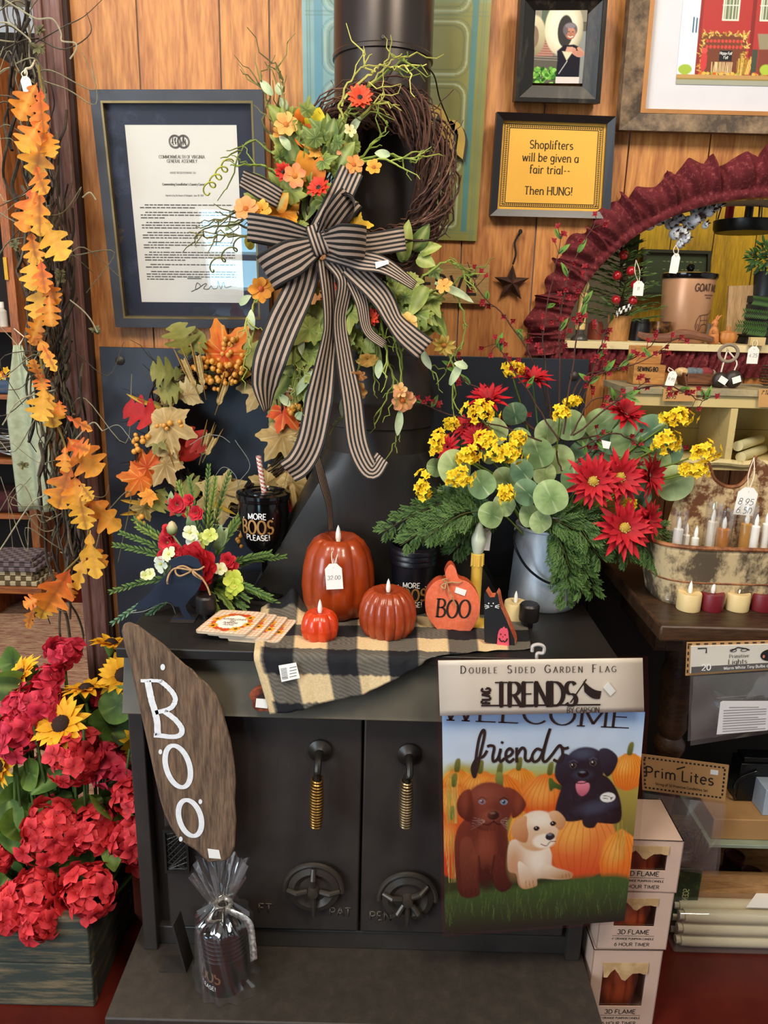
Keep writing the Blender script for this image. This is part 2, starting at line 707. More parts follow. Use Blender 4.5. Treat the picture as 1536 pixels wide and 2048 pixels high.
def _a(cx, cy, rx, ry, a0, a1):
 n = max(4, int(abs(a1 - a0) / 18))
 return [(cx + rx * math.cos(math.radians(a0 + (a1 - a0) * i / n)), cy + ry * math.sin(math.radians(a0 + (a1 - a0) * i / n))) for i in range(n + 1)]

def _G():
 g = {}
 l = lambda *p: [(p[i], p[i + 1]) for i in range(0, len(p), 2)]
 g['A'] = (5, [l(0, 0, 2.5, 7), l(2.5, 7, 5, 0), l(.9, 2.4, 4.1, 2.4)])
 g['B'] = (4.4, [l(.4, 0, .4, 7), l(.4, 7, 2, 7) + _a(2, 5.35, 1.8, 1.65, 90, -90)[1:], l(.4, 3.7, 2, 3.7) + _a(2, 1.85, 2.2, 1.85, 90, -90)[1:] + [(.4, 0)]])
 g['C'] = (5, [_a(2.9, 3.5, 2.8, 3.5, 42, 318)])
 g['D'] = (5, [l(.4, 0, .4, 7), l(.4, 7, 1.6, 7) + _a(1.6, 3.5, 3.2, 3.5, 90, -90)[1:] + [(.4, 0)]])
 g['E'] = (4.2, [l(.4, 0, .4, 7), l(.4, 7, 4, 7), l(.4, 3.6, 3.3, 3.6), l(.4, 0, 4, 0)])
 g['F'] = (4, [l(.4, 0, .4, 7), l(.4, 7, 3.9, 7), l(.4, 3.6, 3.2, 3.6)])
 g['G'] = (5.4, [_a(2.9, 3.5, 2.8, 3.5, 42, 330), l(5.2, 3.2, 5.2, .8), l(3.4, 3.2, 5.2, 3.2)])
 g['H'] = (5, [l(.4, 0, .4, 7), l(4.6, 0, 4.6, 7), l(.4, 3.6, 4.6, 3.6)])
 g['I'] = (1.6, [l(.8, 0, .8, 7)])
 g['J'] = (3.4, [l(2.8, 7, 2.8, 1.6) + _a(1.5, 1.5, 1.3, 1.5, 0, -150)])
 g['K'] = (4.8, [l(.4, 0, .4, 7), l(4.4, 7, .5, 3.0), l(1.6, 4.1, 4.7, 0)])
 g['L'] = (4, [l(.4, 0, .4, 7), l(.4, 0, 3.9, 0)])
 g['M'] = (6.4, [l(.5, 0, .5, 7), l(.5, 7, 3.2, .8), l(3.2, .8, 5.9, 7), l(5.9, 7, 5.9, 0)])
 g['N'] = (5.2, [l(.4, 0, .4, 7), l(.4, 7, 4.8, 0), l(4.8, 0, 4.8, 7)])
 g['O'] = (5.8, [_a(2.9, 3.5, 2.7, 3.5, 90, 450)])
 g['P'] = (4.3, [l(.4, 0, .4, 7), l(.4, 7, 2, 7) + _a(2, 5.1, 2, 1.9, 90, -90)[1:] + [(.4, 3.2)]])
 g['R'] = (4.7, [l(.4, 0, .4, 7), l(.4, 7, 2, 7) + _a(2, 5.2, 2, 1.8, 90, -90)[1:] + [(.4, 3.4)], l(2, 3.4, 4.6, 0)])
 g['S'] = (4.3, [_a(2.2, 5.2, 1.7, 1.8, 30, 270) + _a(2.2, 1.75, 1.9, 1.75, 90, -150)[1:]])
 g['T'] = (4.6, [l(0, 7, 4.6, 7), l(2.3, 7, 2.3, 0)])
 g['U'] = (5, [l(.4, 7, .4, 2.2) + _a(2.5, 2.1, 2.1, 2.1, 180, 360)[1:] + [(4.6, 7)]])
 g['V'] = (5, [l(0, 7, 2.5, 0), l(2.5, 0, 5, 7)])
 g['W'] = (7, [l(0, 7, 1.8, 0), l(1.8, 0, 3.5, 6.4), l(3.5, 6.4, 5.2, 0), l(5.2, 0, 7, 7)])
 g['Y'] = (4.8, [l(0, 7, 2.4, 3.4), l(4.8, 7, 2.4, 3.4), l(2.4, 3.4, 2.4, 0)])
 g['a'] = (4.2, [_a(1.9, 2.2, 1.7, 2.3, 60, 360), l(3.6, 4.6, 3.6, 0)])
 g['b'] = (4.2, [l(.5, 7.4, .5, 0), _a(2.2, 2.3, 1.7, 2.3, 160, -160)])
 g['c'] = (3.6, [_a(2.1, 2.3, 1.8, 2.3, 50, 310)])
 g['d'] = (4.3, [l(3.7, 7.4, 3.7, 0), _a(2, 2.3, 1.7, 2.3, 20, 340)])
 g['e'] = (3.9, [l(.4, 2.5, 3.7, 2.5) + _a(2.05, 2.3, 1.7, 2.3, 8, 315)[1:]])
 g['f'] = (2.7, [_a(2.1, 6.2, 1.1, 1.2, 30, 180) + [(1, 0)], l(0, 4.5, 2.4, 4.5)])
 g['g'] = (4.2, [_a(2, 2.5, 1.7, 2.1, 20, 340), l(3.7, 4.6, 3.7, -.6) + _a(2, -.7, 1.7, 1.5, 0, -150)[1:]])
 g['h'] = (4.3, [l(.5, 7.4, .5, 0), _a(2.1, 2.9, 1.6, 1.7, 160, 0) + [(3.7, 0)]])
 g['i'] = (1.5, [l(.7, 4.6, .7, 0), l(.7, 6.0, .7, 6.7)])
 g['k'] = (4, [l(.5, 7.4, .5, 0), l(3.6, 4.6, .6, 1.8), l(1.6, 2.8, 3.8, 0)])
 g['l'] = (1.5, [l(.7, 7.4, .7, 0)])
 g['m'] = (6.4, [l(.5, 4.6, .5, 0), _a(1.8, 3, 1.3, 1.6, 160, 0) + [(3.1, 0)], _a(4.5, 3, 1.3, 1.6, 160, 0) + [(5.8, 0)]])
 g['n'] = (4.3, [l(.5, 4.6, .5, 0), _a(2.1, 2.9, 1.6, 1.7, 160, 0) + [(3.7, 0)]])
 g['o'] = (4.2, [_a(2.1, 2.3, 1.8, 2.3, 90, 450)])
 g['p'] = (4.2, [l(.5, 4.6, .5, -2.2), _a(2.2, 2.3, 1.7, 2.3, 160, -160)])
 g['r'] = (3, [l(.5, 4.6, .5, 0), _a(2, 2.9, 1.5, 1.7, 165, 50)])
 g['s'] = (3.3, [_a(1.7, 3.4, 1.2, 1.15, 35, 270) + _a(1.7, 1.15, 1.35, 1.15, 90, -150)[1:]])
 g['t'] = (2.7, [l(1.1, 6.2, 1.1, 1) + _a(1.9, 1, .8, 1, 180, 310)[1:], l(0, 4.5, 2.5, 4.5)])
 g['u'] = (4.3, [l(.5, 4.6, .5, 1.6) + _a(2.1, 1.6, 1.6, 1.6, 180, 340)[1:], l(3.7, 4.6, 3.7, 0)])
 g['v'] = (3.8, [l(0, 4.6, 1.9, 0), l(1.9, 0, 3.8, 4.6)])
 g['w'] = (5.6, [l(0, 4.6, 1.4, 0), l(1.4, 0, 2.8, 4.2), l(2.8, 4.2, 4.2, 0), l(4.2, 0, 5.6, 4.6)])
 g['y'] = (3.8, [l(0, 4.6, 1.9, 0), l(3.8, 4.6, 1.4, -1.4, .2, -2.1)])
 g['0'] = (4.4, [_a(2.2, 3.5, 1.9, 3.5, 90, 450)])
 g['1'] = (2.2, [l(.2, 5.6, 1.3, 7, 1.3, 0)])
 g['2'] = (4.2, [_a(2.1, 5.1, 1.8, 1.9, 165, -30) + [(.3, 0), (4, 0)]])
 g['3'] = (4.2, [_a(1.9, 5.3, 1.7, 1.7, 150, -80) + _a(1.9, 1.8, 2, 1.85, 85, -150)])
 g['4'] = (4.4, [l(3.1, 0, 3.1, 7, .2, 2.2, 4.3, 2.2)])
 g['5'] = (4.2, [l(3.7, 7, .8, 7, .6, 4) + _a(2, 2.2, 2, 2.2, 125, -140)[1:]])
 g['6'] = (4.2, [_a(2.1, 2.1, 1.8, 2.1, 90, 450), l(.4, 2.6, 1.2, 5.4, 3, 7)])
 g['7'] = (4, [l(.2, 7, 3.9, 7, 1.4, 0)])
 g['8'] = (4.2, [_a(2.1, 5.3, 1.6, 1.7, 270, 630), _a(2.1, 1.85, 1.9, 1.85, 90, 450)])
 g['9'] = (4.2, [_a(2.1, 4.9, 1.8, 2.1, 270, 630), l(3.8, 4.4, 3, 1.6, 1.2, 0)])
 g['!'] = (1.8, [l(.9, 7, .9, 2.2), l(.9, .7, .9, 0)])
 g['-'] = (2.8, [l(.3, 2.6, 2.5, 2.6)])
 g['.'] = (1.4, [l(.7, .6, .7, 0)])
 g['"'] = (2, [l(.5, 7, .5, 5.4), l(1.4, 7, 1.4, 5.4)])
 g['$'] = (4.3, g['S'][1] + [l(2.2, 7.8, 2.2, -.8)])
 g['@'] = (3, [l(0, 3.5, 3, 3.5), l(.5, 2.2, 2.5, 4.8), l(.5, 4.8, 2.5, 2.2)])
 g["'"] = (1.2, [l(.6, 7.2, .5, 5.6)])
 return g

GLYPH = _G()

def text_width(t, sp=0.9):
 return sum((GLYPH[c][0] + sp) if c in GLYPH else 2.6 for c in t) / 7.0

def stroke(mb, pts, fn, wd, thin=1.0, closed=False):
 """2-D polyline -> flat ribbon through fn(x, y)"""
 n = len(pts)
 L, R = [], []
 for i in range(n):
  a = pts[i - 1] if i else (pts[-2] if closed else pts[0])
  b = pts[i + 1] if i < n - 1 else (pts[1] if closed else pts[-1])
  dx, dy = b[0] - a[0], b[1] - a[1]
  q = math.hypot(dx, dy) or 1
  dx, dy = dx / q, dy / q
  w_ = wd * (thin + (1 - thin) * abs(dy)) / 2
  L.append((pts[i][0] - dy * w_, pts[i][1] + dx * w_))
  R.append((pts[i][0] + dy * w_, pts[i][1] - dx * w_))
 vs = [fn(*p) for p in L] + [fn(*p) for p in R]
 mb.add(vs, [[i, n + i, n + i + 1, i + 1] for i in range(n - 1)])

def write(mb, t, fn, size, x0=0.0, y0=0.0, wt=0.8, thin=1.0, serif=0.0, slant=0.0, sp=0.9, align='c', hx=1.0):
 """lay the words t through fn; size = cap height; wt in glyph units of 1/7 cap"""
 k = size / 7.0
 W = text_width(t, sp) * size * hx
 x = x0 - (W / 2 if align == 'c' else (W if align == 'r' else 0))
 for c in t:
  if c not in GLYPH:
   x += 2.6 * k * hx
   continue
  gw, st = GLYPH[c]
  for s_ in st:
   pts = [(x + (p[0] + slant * p[1]) * k * hx, y0 + p[1] * k) for p in s_]
   closed = math.hypot(pts[0][0] - pts[-1][0], pts[0][1] - pts[-1][1]) < 1e-6 and len(pts) > 3
   stroke(mb, pts, fn, wt * k, thin, closed)
   if serif:
    for e, e2 in ((0, 1), (-1, -2)):
     dx, dy = s_[e][0] - s_[e2][0], s_[e][1] - s_[e2][1]
     if abs(dy) > 1.2 * abs(dx) and abs(dy) > 0.9 and (abs(s_[e][1]) < .1 or abs(s_[e][1] - 7) < .1):
      q = serif * k
      stroke(mb, [(pts[e][0] - q * hx, pts[e][1]), (pts[e][0] + q * hx, pts[e][1])], fn, wt * k * max(0.5, thin * 0.9))
  x += (gw + sp) * k * hx

def plane_fn(o, xd, yd, nd=None, lift=0.0):
 o, xd, yd = V(o), V(xd), V(yd)
 nn = (V(nd) if nd else V((0, 0, 0))) * lift
 return lambda x, y: o + xd * x + yd * y + nn

class Print:
 def __init__(s, x0, y0, x1, y1, step, c):
  s.nx, s.ny = int(round((x1 - x0) / step)), int(round((y1 - y0) / step))
  s.x, s.y = np.meshgrid(np.linspace(x0, x1, s.nx + 1), np.linspace(y0, y1, s.ny + 1))
  s.b = (x0, y0, x1, y1)
  s.a = np.empty(s.x.shape + (3,))
  s.a[:] = lin(c)

 def put(s, al, c):
  if isinstance(c, np.ndarray):
   s.a = s.a * (1 - al[..., None]) + c * al[..., None]
  else:
   s.a = s.a * (1 - al[..., None]) + np.array(lin(c)) * al[..., None]
  return s

 def grad(s, ca, cb, t):
  t = np.clip(t, 0, 1)[..., None]
  return np.array(lin(ca)) * (1 - t) + np.array(lin(cb)) * t

 def ell(s, cx, cy, rx, ry, c, rot=0, soft=0.12, al=1.0, c2=None, ax=(0, 1), lobes=0):
  a = math.radians(rot)
  dx, dy = s.x - cx, s.y - cy
  u, v = (dx * math.cos(a) + dy * math.sin(a)) / rx, (-dx * math.sin(a) + dy * math.cos(a)) / ry
  d = np.sqrt(u * u + v * v)
  if lobes:
   d = d * (1 + 0.06 * np.abs(np.sin(np.arctan2(v, u) * lobes)))
  m_ = np.clip((1 + soft / 2 - d) / soft, 0, 1) * al
  if c2 is not None:
   c = s.grad(c, c2, (u * ax[0] + v * ax[1] + 1) / 2)
  return s.put(m_, c)

 def dist(s, pts, closed):
  D = np.full(s.x.shape, 1e9)
  n = len(pts)
  for i in range(n if closed else n - 1):
   ax, ay = pts[i]
   bx, by = pts[(i + 1) % n]
   ex, ey = bx - ax, by - ay
   q = max(ex * ex + ey * ey, 1e-9)
   t = np.clip(((s.x - ax) * ex + (s.y - ay) * ey) / q, 0, 1)
   D = np.minimum(D, np.hypot(s.x - ax - t * ex, s.y - ay - t * ey))
  return D

 def poly(s, pts, c, soft=2.0, al=1.0, c2=None, ax=None, curve=True):
  if curve:
   pts = [(p.x, p.y) for p in crom([(p[0], p[1], 0) for p in pts], 5, True)]
  ins = np.zeros(s.x.shape, bool)
  n = len(pts)
  for i in range(n):
   ax_, ay = pts[i]
   bx, by = pts[(i + 1) % n]
   if ay == by:
    continue
   ins ^= ((ay > s.y) != (by > s.y)) & (s.x < (bx - ax_) * (s.y - ay) / (by - ay) + ax_)
  D = s.dist(pts, True) * np.where(ins, 1, -1)
  m_ = np.clip(D / soft + 0.5, 0, 1) * al
  if c2 is not None:
   (x0, y0), (x1, y1) = ax
   q = (x1 - x0) ** 2 + (y1 - y0) ** 2
   c = s.grad(c, c2, ((s.x - x0) * (x1 - x0) + (s.y - y0) * (y1 - y0)) / q)
  return s.put(m_, c)

 def line(s, pts, wd, c, al=1.0, curve=False):
  if curve:
   pts = [(p.x, p.y) for p in crom([(p[0], p[1], 0) for p in pts], 6)]
  D = s.dist(pts, False)
  return s.put(np.clip((wd / 2 - D) / 1.0 + 0.5, 0, 1) * al, c)

 def rect(s, x0, y0, x1, y1, c, al=1.0):
  return s.put(((s.x >= x0) & (s.x <= x1) & (s.y >= y0) & (s.y <= y1)) * al, c)

 def build(s, name, fn, parent, mat, **kw):
  x0, y0, x1, y1 = s.b
  mb = MB()
  P, Q = s.nx + 1, s.ny + 1
  vs = [fn(s.x[j, i], s.y[j, i]) for j in range(Q) for i in range(P)]
  fs = [[j * P + i, (j + 1) * P + i, (j + 1) * P + i + 1, j * P + i + 1] for j in range(s.ny) for i in range(s.nx)]
  mb.add(vs, fs, [tuple(c) for c in np.clip(s.a.reshape(-1, 3), 0, 1)])
  return mb.build(name, mat, parent, smooth='flat', **kw)

INK = plain('ink', '#1a1712', 0.7, var=0.05)
WHITE_INK = plain('white_ink', '#f2f0ea', 0.6, var=0.03)
LEAF = vcol('leaf_cloth', 0.6, 0.14, 70, trans=0.18)
PETAL = vcol('petal_cloth', 0.62, 0.1, 90, trans=0.15)
SOFT = (LEAF, PETAL)
TWIG = vcol('twig_bark', 0.8, 0.25, 120)
PAPER = vcol('printed_paper', 0.55, 0.03, 40)
GLOSSP = vcol('printed_gloss', 0.32, 0.03, 40)
TAGM = plain('tag_card', '#efeee8', 0.7, var=0.04)
STRING = plain('cotton_string', '#d9cfb8', 0.9, var=0.1)
TWINE = plain('jute_twine', '#b58f63', 0.95, var=0.25, sc=200, bump=0.4)

# ================================================================== the setting
ZF = -0.10     # the red floor lies a hand below the hearth slab
YW = 1.56      # face of the boarded wall
PLANK = wood('pine_boards', '#91501f', '#d0904c', 'Z', 1.0, 0.5, 0.4, True, True, 46)
SEAM = plain('board_seam', '#8a7c70', 0.8)

def boards(mb, xs, ya, yb, z0, z1, hole=None):
 for a, b in zip(xs[:-1], xs[1:]):
  t = rnd.uniform(0.86, 1.06)
  mb.k = (t, t * rnd.uniform(0.93, 1.0), t * rnd.uniform(0.86, 0.98))
  a += 0.0016
  b -= 0.0016
  if hole is None or b <= hole[0] - hole[2] or a >= hole[0] + hole[2]:
   mb.box(a, b, ya, yb, z0, z1)
   continue
  cx, cz, rx, rz = hole
  arc = lambda x: cz + rz * math.sqrt(max(0, 1 - ((x - cx) / rx) ** 2))
  mb.box(a, b, ya, yb, z0, cz)
  lo, hi = max(a, cx - rx), min(b, cx + rx)
  out = [(a, z1), (a, cz)] if a < lo else [(a, z1), (a, arc(a))]
  n = 14
  out += [(lo + (hi - lo) * i / n, arc(lo + (hi - lo) * i / n)) for i in range(n + 1)]
  if b > hi:
   out += [(b, cz)]
  out += [(b, z1)]
  clean = [out[0]]
  for p in out[1:]:
   if math.hypot(p[0] - clean[-1][0], p[1] - clean[-1][1]) > 1e-5:
    clean.append(p)
  mb.prism(clean, lambda x, z, y: V((x, y, z)), ya, yb)

cxA = at(1508, 690, YW).x
HOLE = (cxA, at(1300, 692, YW).z, cxA - at(1128, 690, YW).x, at(1490, 388, YW).z - at(1490, 692, YW).z)
xs = [at(p, q, YW).x for p, q in ((127, 0), (272, 0), (438, 0), (538, 0), (690, 300), (845, 300), (923, 490), (1090, 210), (1258, 290), (1420, 290))] + [0.0]
xs = sorted(xs[:-1])
while xs[-1] < 1.35:
 xs.append(xs[-1] + rnd.choice((0.11, 0.13, 0.15)))
mb = MB()
boards(mb, xs, YW, YW + 0.022, ZF, 2.35, HOLE)
mb.build('wall_back', PLANK, kind='structure')
mb = MB()
for a in xs[1:-1]:
 if abs(a - HOLE[0]) < HOLE[2]:
  mb.box(a - 0.004, a + 0.004, YW + 0.004, YW + 0.020, ZF, HOLE[1] - 0.003)
 else:
  mb.box(a - 0.004, a + 0.004, YW + 0.004, YW + 0.020, ZF, 2.34)
mb.build('trim_1', SEAM, kind='structure')

mb = MB(c='#b9a58c')
cx, cz, rx, rz = HOLE
mb.grid(lambda u, v: V((cx - rx * math.cos(PI * u), YW + 0.023 + 0.10 * v, cz + rz * math.sin(PI * u))), 40, 1)
mb.grid(lambda u, v: V((cx - (rx + 0.02) * math.cos(PI * u), YW + 0.123 - 0.10 * v, cz + (rz + 0.02) * math.sin(PI * u))), 40, 1)
mb.build('trim_2', plain('painted_reveal', '#9c8d7a', 0.7), kind='structure')

FLOORM = worn('painted_floor', '#4a130b', '#5e1c10', 0.35, 9, 0.35, 0.7, bump=0.05)
mb = MB()
mb.box(-2.6, 2.4, -2.4, 4.2, ZF - 0.05, ZF)
mb.build('floor', FLOORM, kind='structure')
YB = 2.35
mb = MB()
boards(mb, [0.45 + 0.125 * i for i in range(13)], YB, YB + 0.02, ZF, 2.35)
YPL = wood('yellow_boards', '#6f5a08', '#a98f14', 'Z', 1.0, 0.55, 0.3, False, True, 24)
mb.build('wall_rear', YPL, kind='structure')
mb = MB()
mb.box(0.50, 0.53, YW + 0.14, YB, ZF, 2.35)
mb.build('wall_side', plain('dim_plaster', '#5c5238', 0.8), kind='structure')
mb = MB()
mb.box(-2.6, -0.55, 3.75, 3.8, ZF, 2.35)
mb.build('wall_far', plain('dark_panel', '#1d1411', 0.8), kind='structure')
RW = -2.3
mb = MB()
WX0, WX1, WZ0, WZ1 = -1.30, -0.68, -0.06, 0.56
for x0, x1, z0, z1 in ((-2.6, WX0, ZF, 2.6), (WX1, 2.4, ZF, 2.6), (WX0, WX1, ZF, WZ0), (WX0, WX1, WZ1, 2.6)):
 mb.box(x0, x1, RW - 0.1, RW, z0, z1)
mb.build('wall_front', plain('front_wall_paint', '#4c3a2c', 0.8), kind='structure')
mb = MB()
for x in (WX0, WX1 - 0.04):
 mb.box(x, x + 0.04, RW - 0.06, RW + 0.02, WZ0, WZ1)
for z in (WZ0, 0.19, WZ1 - 0.04):
 mb.box(WX0, WX1, RW - 0.055, RW + 0.018, z, z + 0.04)
wf = mb.build('window_1', plain('window_frame_paint', '#d8d4c8', 0.5), kind='structure')
mb = MB()
mb.box(WX0, WX1, RW - 0.09, RW - 0.08, WZ0, WZ1)
mb.build('pane', plain('daylit_pane', '#a9d8f2', 0.2, var=0.5, sc=5, emit=7), wf, world=False)
mb = MB()
mb.box(-2.6, 2.4, -2.3, 4.2, 2.6, 2.65)
mb.build('ceiling', plain('ceiling_paint', '#b7a58c', 0.8), kind='structure')
mb = MB()
mb.tube([V((-1.0 + 0.2 * math.cos(a), -0.25 + 0.2 * math.sin(a), 2.52)) for a in [2 * PI * i / 40 for i in range(40)]], 0.016, 8, closed=True)
solo('ring_lamp', mb, plain('lamp_tube', '#ffffff', 0.3, emit=9), 'white ring shaped ceiling lamp hanging over the shop floor', 'lamp', (-1.0, -0.25, 2.5))

POSTM = wood('brown_post', '#55332c', '#8a635a', 'Z', 1.0, 0.5, 0.2, False, False, 20)
px0, px1 = at(62, 0, 1.54).x, at(126, 0, 1.54).x
mb = MB()
mb.box(px0, px1 - 0.004, 1.540, 1.64, ZF, 2.35)
mb.box(px1 - 0.024, px1 - 0.0045, 1.533, 1.540, ZF, 2.35)
mb.box(px0 + 0.004, px0 + 0.02, 1.533, 1.540, ZF, 2.35)
mb.build('trim_3', POSTM, kind='structure', bev=0.003)
mb = MB()
mb.box(px1 - 0.0035, px1 + 0.004, 1.545, 1.57, ZF, 2.35)
mb.build('trim_4', plain('post_side_shade', '#2e1811', 0.7), kind='structure')  # side face of the post, its shade put into the dark colour

# ================================================================== framed things on the wall
def quad(tl, tr, bl, br):
 """corner points -> fn(u, v, d): u across, v down, d towards the room"""
 tl, tr, bl, br = V(tl), V(tr), V(bl), V(br)
 n = (bl - tl).cross(tr - tl).normalized()
 if n.y > 0:
  n = -n

 def fn(u, v, d=0.0):
  return tl * (1 - u) * (1 - v) + tr * u * (1 - v) + bl * (1 - u) * v + br * u * v + n * d
 fn.n, fn.w, fn.h = n, (tr - tl).length, (bl - tl).length
 fn.c = (tl + tr + bl + br) / 4
 fn.base = (bl + br) / 2
 return fn

def pquad(tl, tr, bl, br, yt, yb=None):
 yb = yt if yb is None else yb
 return quad(at(*tl, yt), at(*tr, yt), at(*bl, yb), at(*br, yb))

def qbox(mb, q, u0, u1, v0, v1, d0, d1):
 vs = [q(u, v, d) for u in (u0, u1) for v in (v0, v1) for d in (d0, d1)]
 mb.add(vs, [[0, 1, 3, 2], [4, 6, 7, 5], [0, 4, 5, 1], [2, 3, 7, 6], [0, 2, 6, 4], [1, 5, 7, 3]])

def qframe(mb, q, a, b, d0, d1, o=0.0, p=0.0, din=None):
 """mitred frame: o/p outer inset, a/b inner inset (u, v); din: front depth at the inner lip"""
 din = d1 if din is None else din
 O = [(o, p), (1 - o, p), (1 - o, 1 - p), (o, 1 - p)]
 I = [(a, b), (1 - a, b), (1 - a, 1 - b), (a, 1 - b)]
 for i in range(4):
  j = (i + 1) % 4
  vs = [q(*O[i], d0), q(*O[j], d0), q(*I[j], d0), q(*I[i], d0), q(*O[i], d1), q(*O[j], d1), q(*I[j], din), q(*I[i], din)]
  mb.add(vs, [[0, 1, 2, 3], [4, 7, 6, 5], [0, 4, 5, 1], [1, 5, 6, 2], [2, 6, 7, 3], [3, 7, 4, 0]])

def qtext(mb, q, t, u, v, size, d, **kw):
 """text centred at (u, v); size = cap height as a share of the quad's height"""
 ar = q.w / q.h
 fn = lambda x, y: q(u + x / ar, v - y, d)
 write(mb, t, fn, size, 0, -size / 2, **kw)

q = pquad((183, 180), (527, 180), (235, 652), (541, 655), 1.475, 1.545)
t = thing('framed_certificate', 'large navy framed certificate under glass hanging beside the wreath', 'picture', q.base)
mb = MB()
qframe(mb, q, 0.062, 0.045, -0.010, 0.012)
mb.build('frame', plain('charcoal_frame', '#3a3d44', 0.45), t)
mb = MB()
qframe(mb, q, 0.070, 0.051, -0.002, 0.0125, 0.058, 0.042)
mb.build('gold_lip', plain('gold_lip', '#8d7a52', 0.35, 0.7), t, label='thin gold inner lip')
mb = MB()
qbox(mb, q, 0.06, 0.94, 0.043, 0.957, -0.006, 0.0)
mb.build('mat_board', worn('navy_marbled', '#1d2436', '#46506a', 0.5, 11, 0.52, 0.78, bump=0), t)
mb = MB()
qbox(mb, q, 0.175, 0.835, 0.133, 0.885, 0.0, 0.001)
paper = mb.build('paper', plain('cream_paper', '#dedcd4', 0.7, var=0.02), t)
mb = MB()
D = 0.0016
for c in (0.465, 0.515):
 for r_ in (0.036, 0.030):
  stroke(mb, [(c + r_ * math.cos(a), 0.198 + r_ * 0.72 * math.sin(a)) for a in [2 * PI * i / 24 for i in range(25)]], lambda x, y: q(x, y, D), 0.0035)
 for k in range(7):
  x, y = c + jit(0.016), 0.198 + jit(0.012)
  stroke(mb, [(x, y - 0.012), (x + jit(0.008), y), (x + jit(0.006), y + 0.010)], lambda x, y: q(x, y, D), 0.004)
qtext(mb, q, 'COMMONWEALTH OF VIRGINIA', 0.50, 0.258, 0.0125, D, wt=0.9, thin=0.5, serif=0.7, hx=0.88)
qtext(mb, q, 'GENERAL ASSEMBLY', 0.50, 0.275, 0.0125, D, wt=0.9, thin=0.5, serif=0.7, hx=0.88)
qtext(mb, q, 'HOUSE RESOLUTION NO. 514', 0.50, 0.322, 0.0075, D, wt=0.9, thin=0.6, hx=0.9)
qtext(mb, q, "Commending Grandfather's Country Corner", 0.50, 0.369, 0.0095, D, wt=1.2, thin=0.6, hx=0.78)
qtext(mb, q, 'Agreed to by the House of Delegates, June 28, 2021', 0.50, 0.415, 0.0075, D, wt=0.8, thin=0.6, hx=0.75)
v = 0.455
for n in (2, 3, 3, 3, 3, 4, 2, 4):
 for k in range(n):
  u = 0.22 + (0.03 if k == 0 else 0) + 0.012 * (v - 0.45)
  end = 0.79 if k < n - 1 else rnd.uniform(0.32, 0.6)
  while u < end:
   wl = rnd.uniform(0.012, 0.04)
   stroke(mb, [(u, v), (min(u + wl, 0.79), v)], lambda x, y: q(x, y, D), 0.0042)
   u += wl + 0.006
  v += 0.0115
 v += 0.0085
stroke(mb, [(0.48, 0.775), (0.57, 0.775)], lambda x, y: q(x, y, D), 0.004)
sig = crom([(0.50, 0.835, 0), (0.56, 0.812, 0), (0.54, 0.795, 0), (0.53, 0.825, 0), (0.585, 0.800, 0), (0.60, 0.80, 0), (0.58, 0.82, 0), (0.61, 0.822, 0), (0.63, 0.808, 0), (0.64, 0.82, 0), (0.67, 0.815, 0), (0.675, 0.785, 0), (0.69, 0.82, 0), (0.71, 0.79, 0), (0.72, 0.815, 0), (0.76, 0.808, 0)], 8)
stroke(mb, [(p.x, p.y) for p in sig], lambda x, y: q(x, y, D), 0.0035)
mb.build('lettering', plain('grey_ink', '#55524e', 0.7), paper)
mb = MB()
qbox(mb, q, 0.066, 0.934, 0.047, 0.953, 0.004, 0.0055)
mb.build('glass', clear('picture_glass', amount=0.055, rough=0.01), t)

q = pquad((992, 225), (1228, 234), (978, 431), (1216, 437), 1.525, 1.55)
t = thing('framed_sign', 'small black framed yellow notice saying shoplifters will be given a fair trial', 'sign', q.base)
mb = MB()
qframe(mb, q, 0.062, 0.070, -0.008, 0.014, din=0.008)
mb.build('frame', plain('black_moulding', '#1c1a1c', 0.35), t)
mb = MB()
qbox(mb, q, 0.058, 0.942, 0.066, 0.934, -0.006, 0.0)
mb.build('yellow_card', plain('yellow_card', '#e9b045', 0.6, var=0.03), t)
mb = MB()
D = 0.0006
for iu, iv, wd in ((0.085, 0.10, 0.006), (0.125, 0.135, 0.006), (0.105, 0.118, 0.003)):
 P = [(iu, iv), (1 - iu, iv), (1 - iu, 1 - iv), (iu, 1 - iv), (iu, iv)]
 for a, b in zip(P[:-1], P[1:]):
  stroke(mb, [a, b], lambda x, y: q(x, y, D), wd)
for i in range(46):
 u = 0.10 + 0.8 * i / 45
 for vv in (0.118, 0.882):
  stroke(mb, [(u, vv - 0.012), (u + 0.006, vv), (u, vv + 0.012)], lambda x, y: q(x, y, D), 0.005)
for i in range(42):
 vv = 0.13 + 0.74 * i / 41
 for u in (0.105, 0.895):
  stroke(mb, [(u - 0.012, vv), (u, vv + 0.006), (u + 0.012, vv)], lambda x, y: q(x, y, D), 0.005)
for s_, vv in (('Shoplifters', 0.285), ('will be given a', 0.408), ('fair trial--', 0.525), ('Then HUNG!', 0.735)):
 qtext(mb, q, s_, 0.49, vv, 0.076, D, wt=0.95, thin=0.62, serif=0.75, hx=0.93)
mb.build('lettering', plain('brown_ink', '#2b2212', 0.7), t)

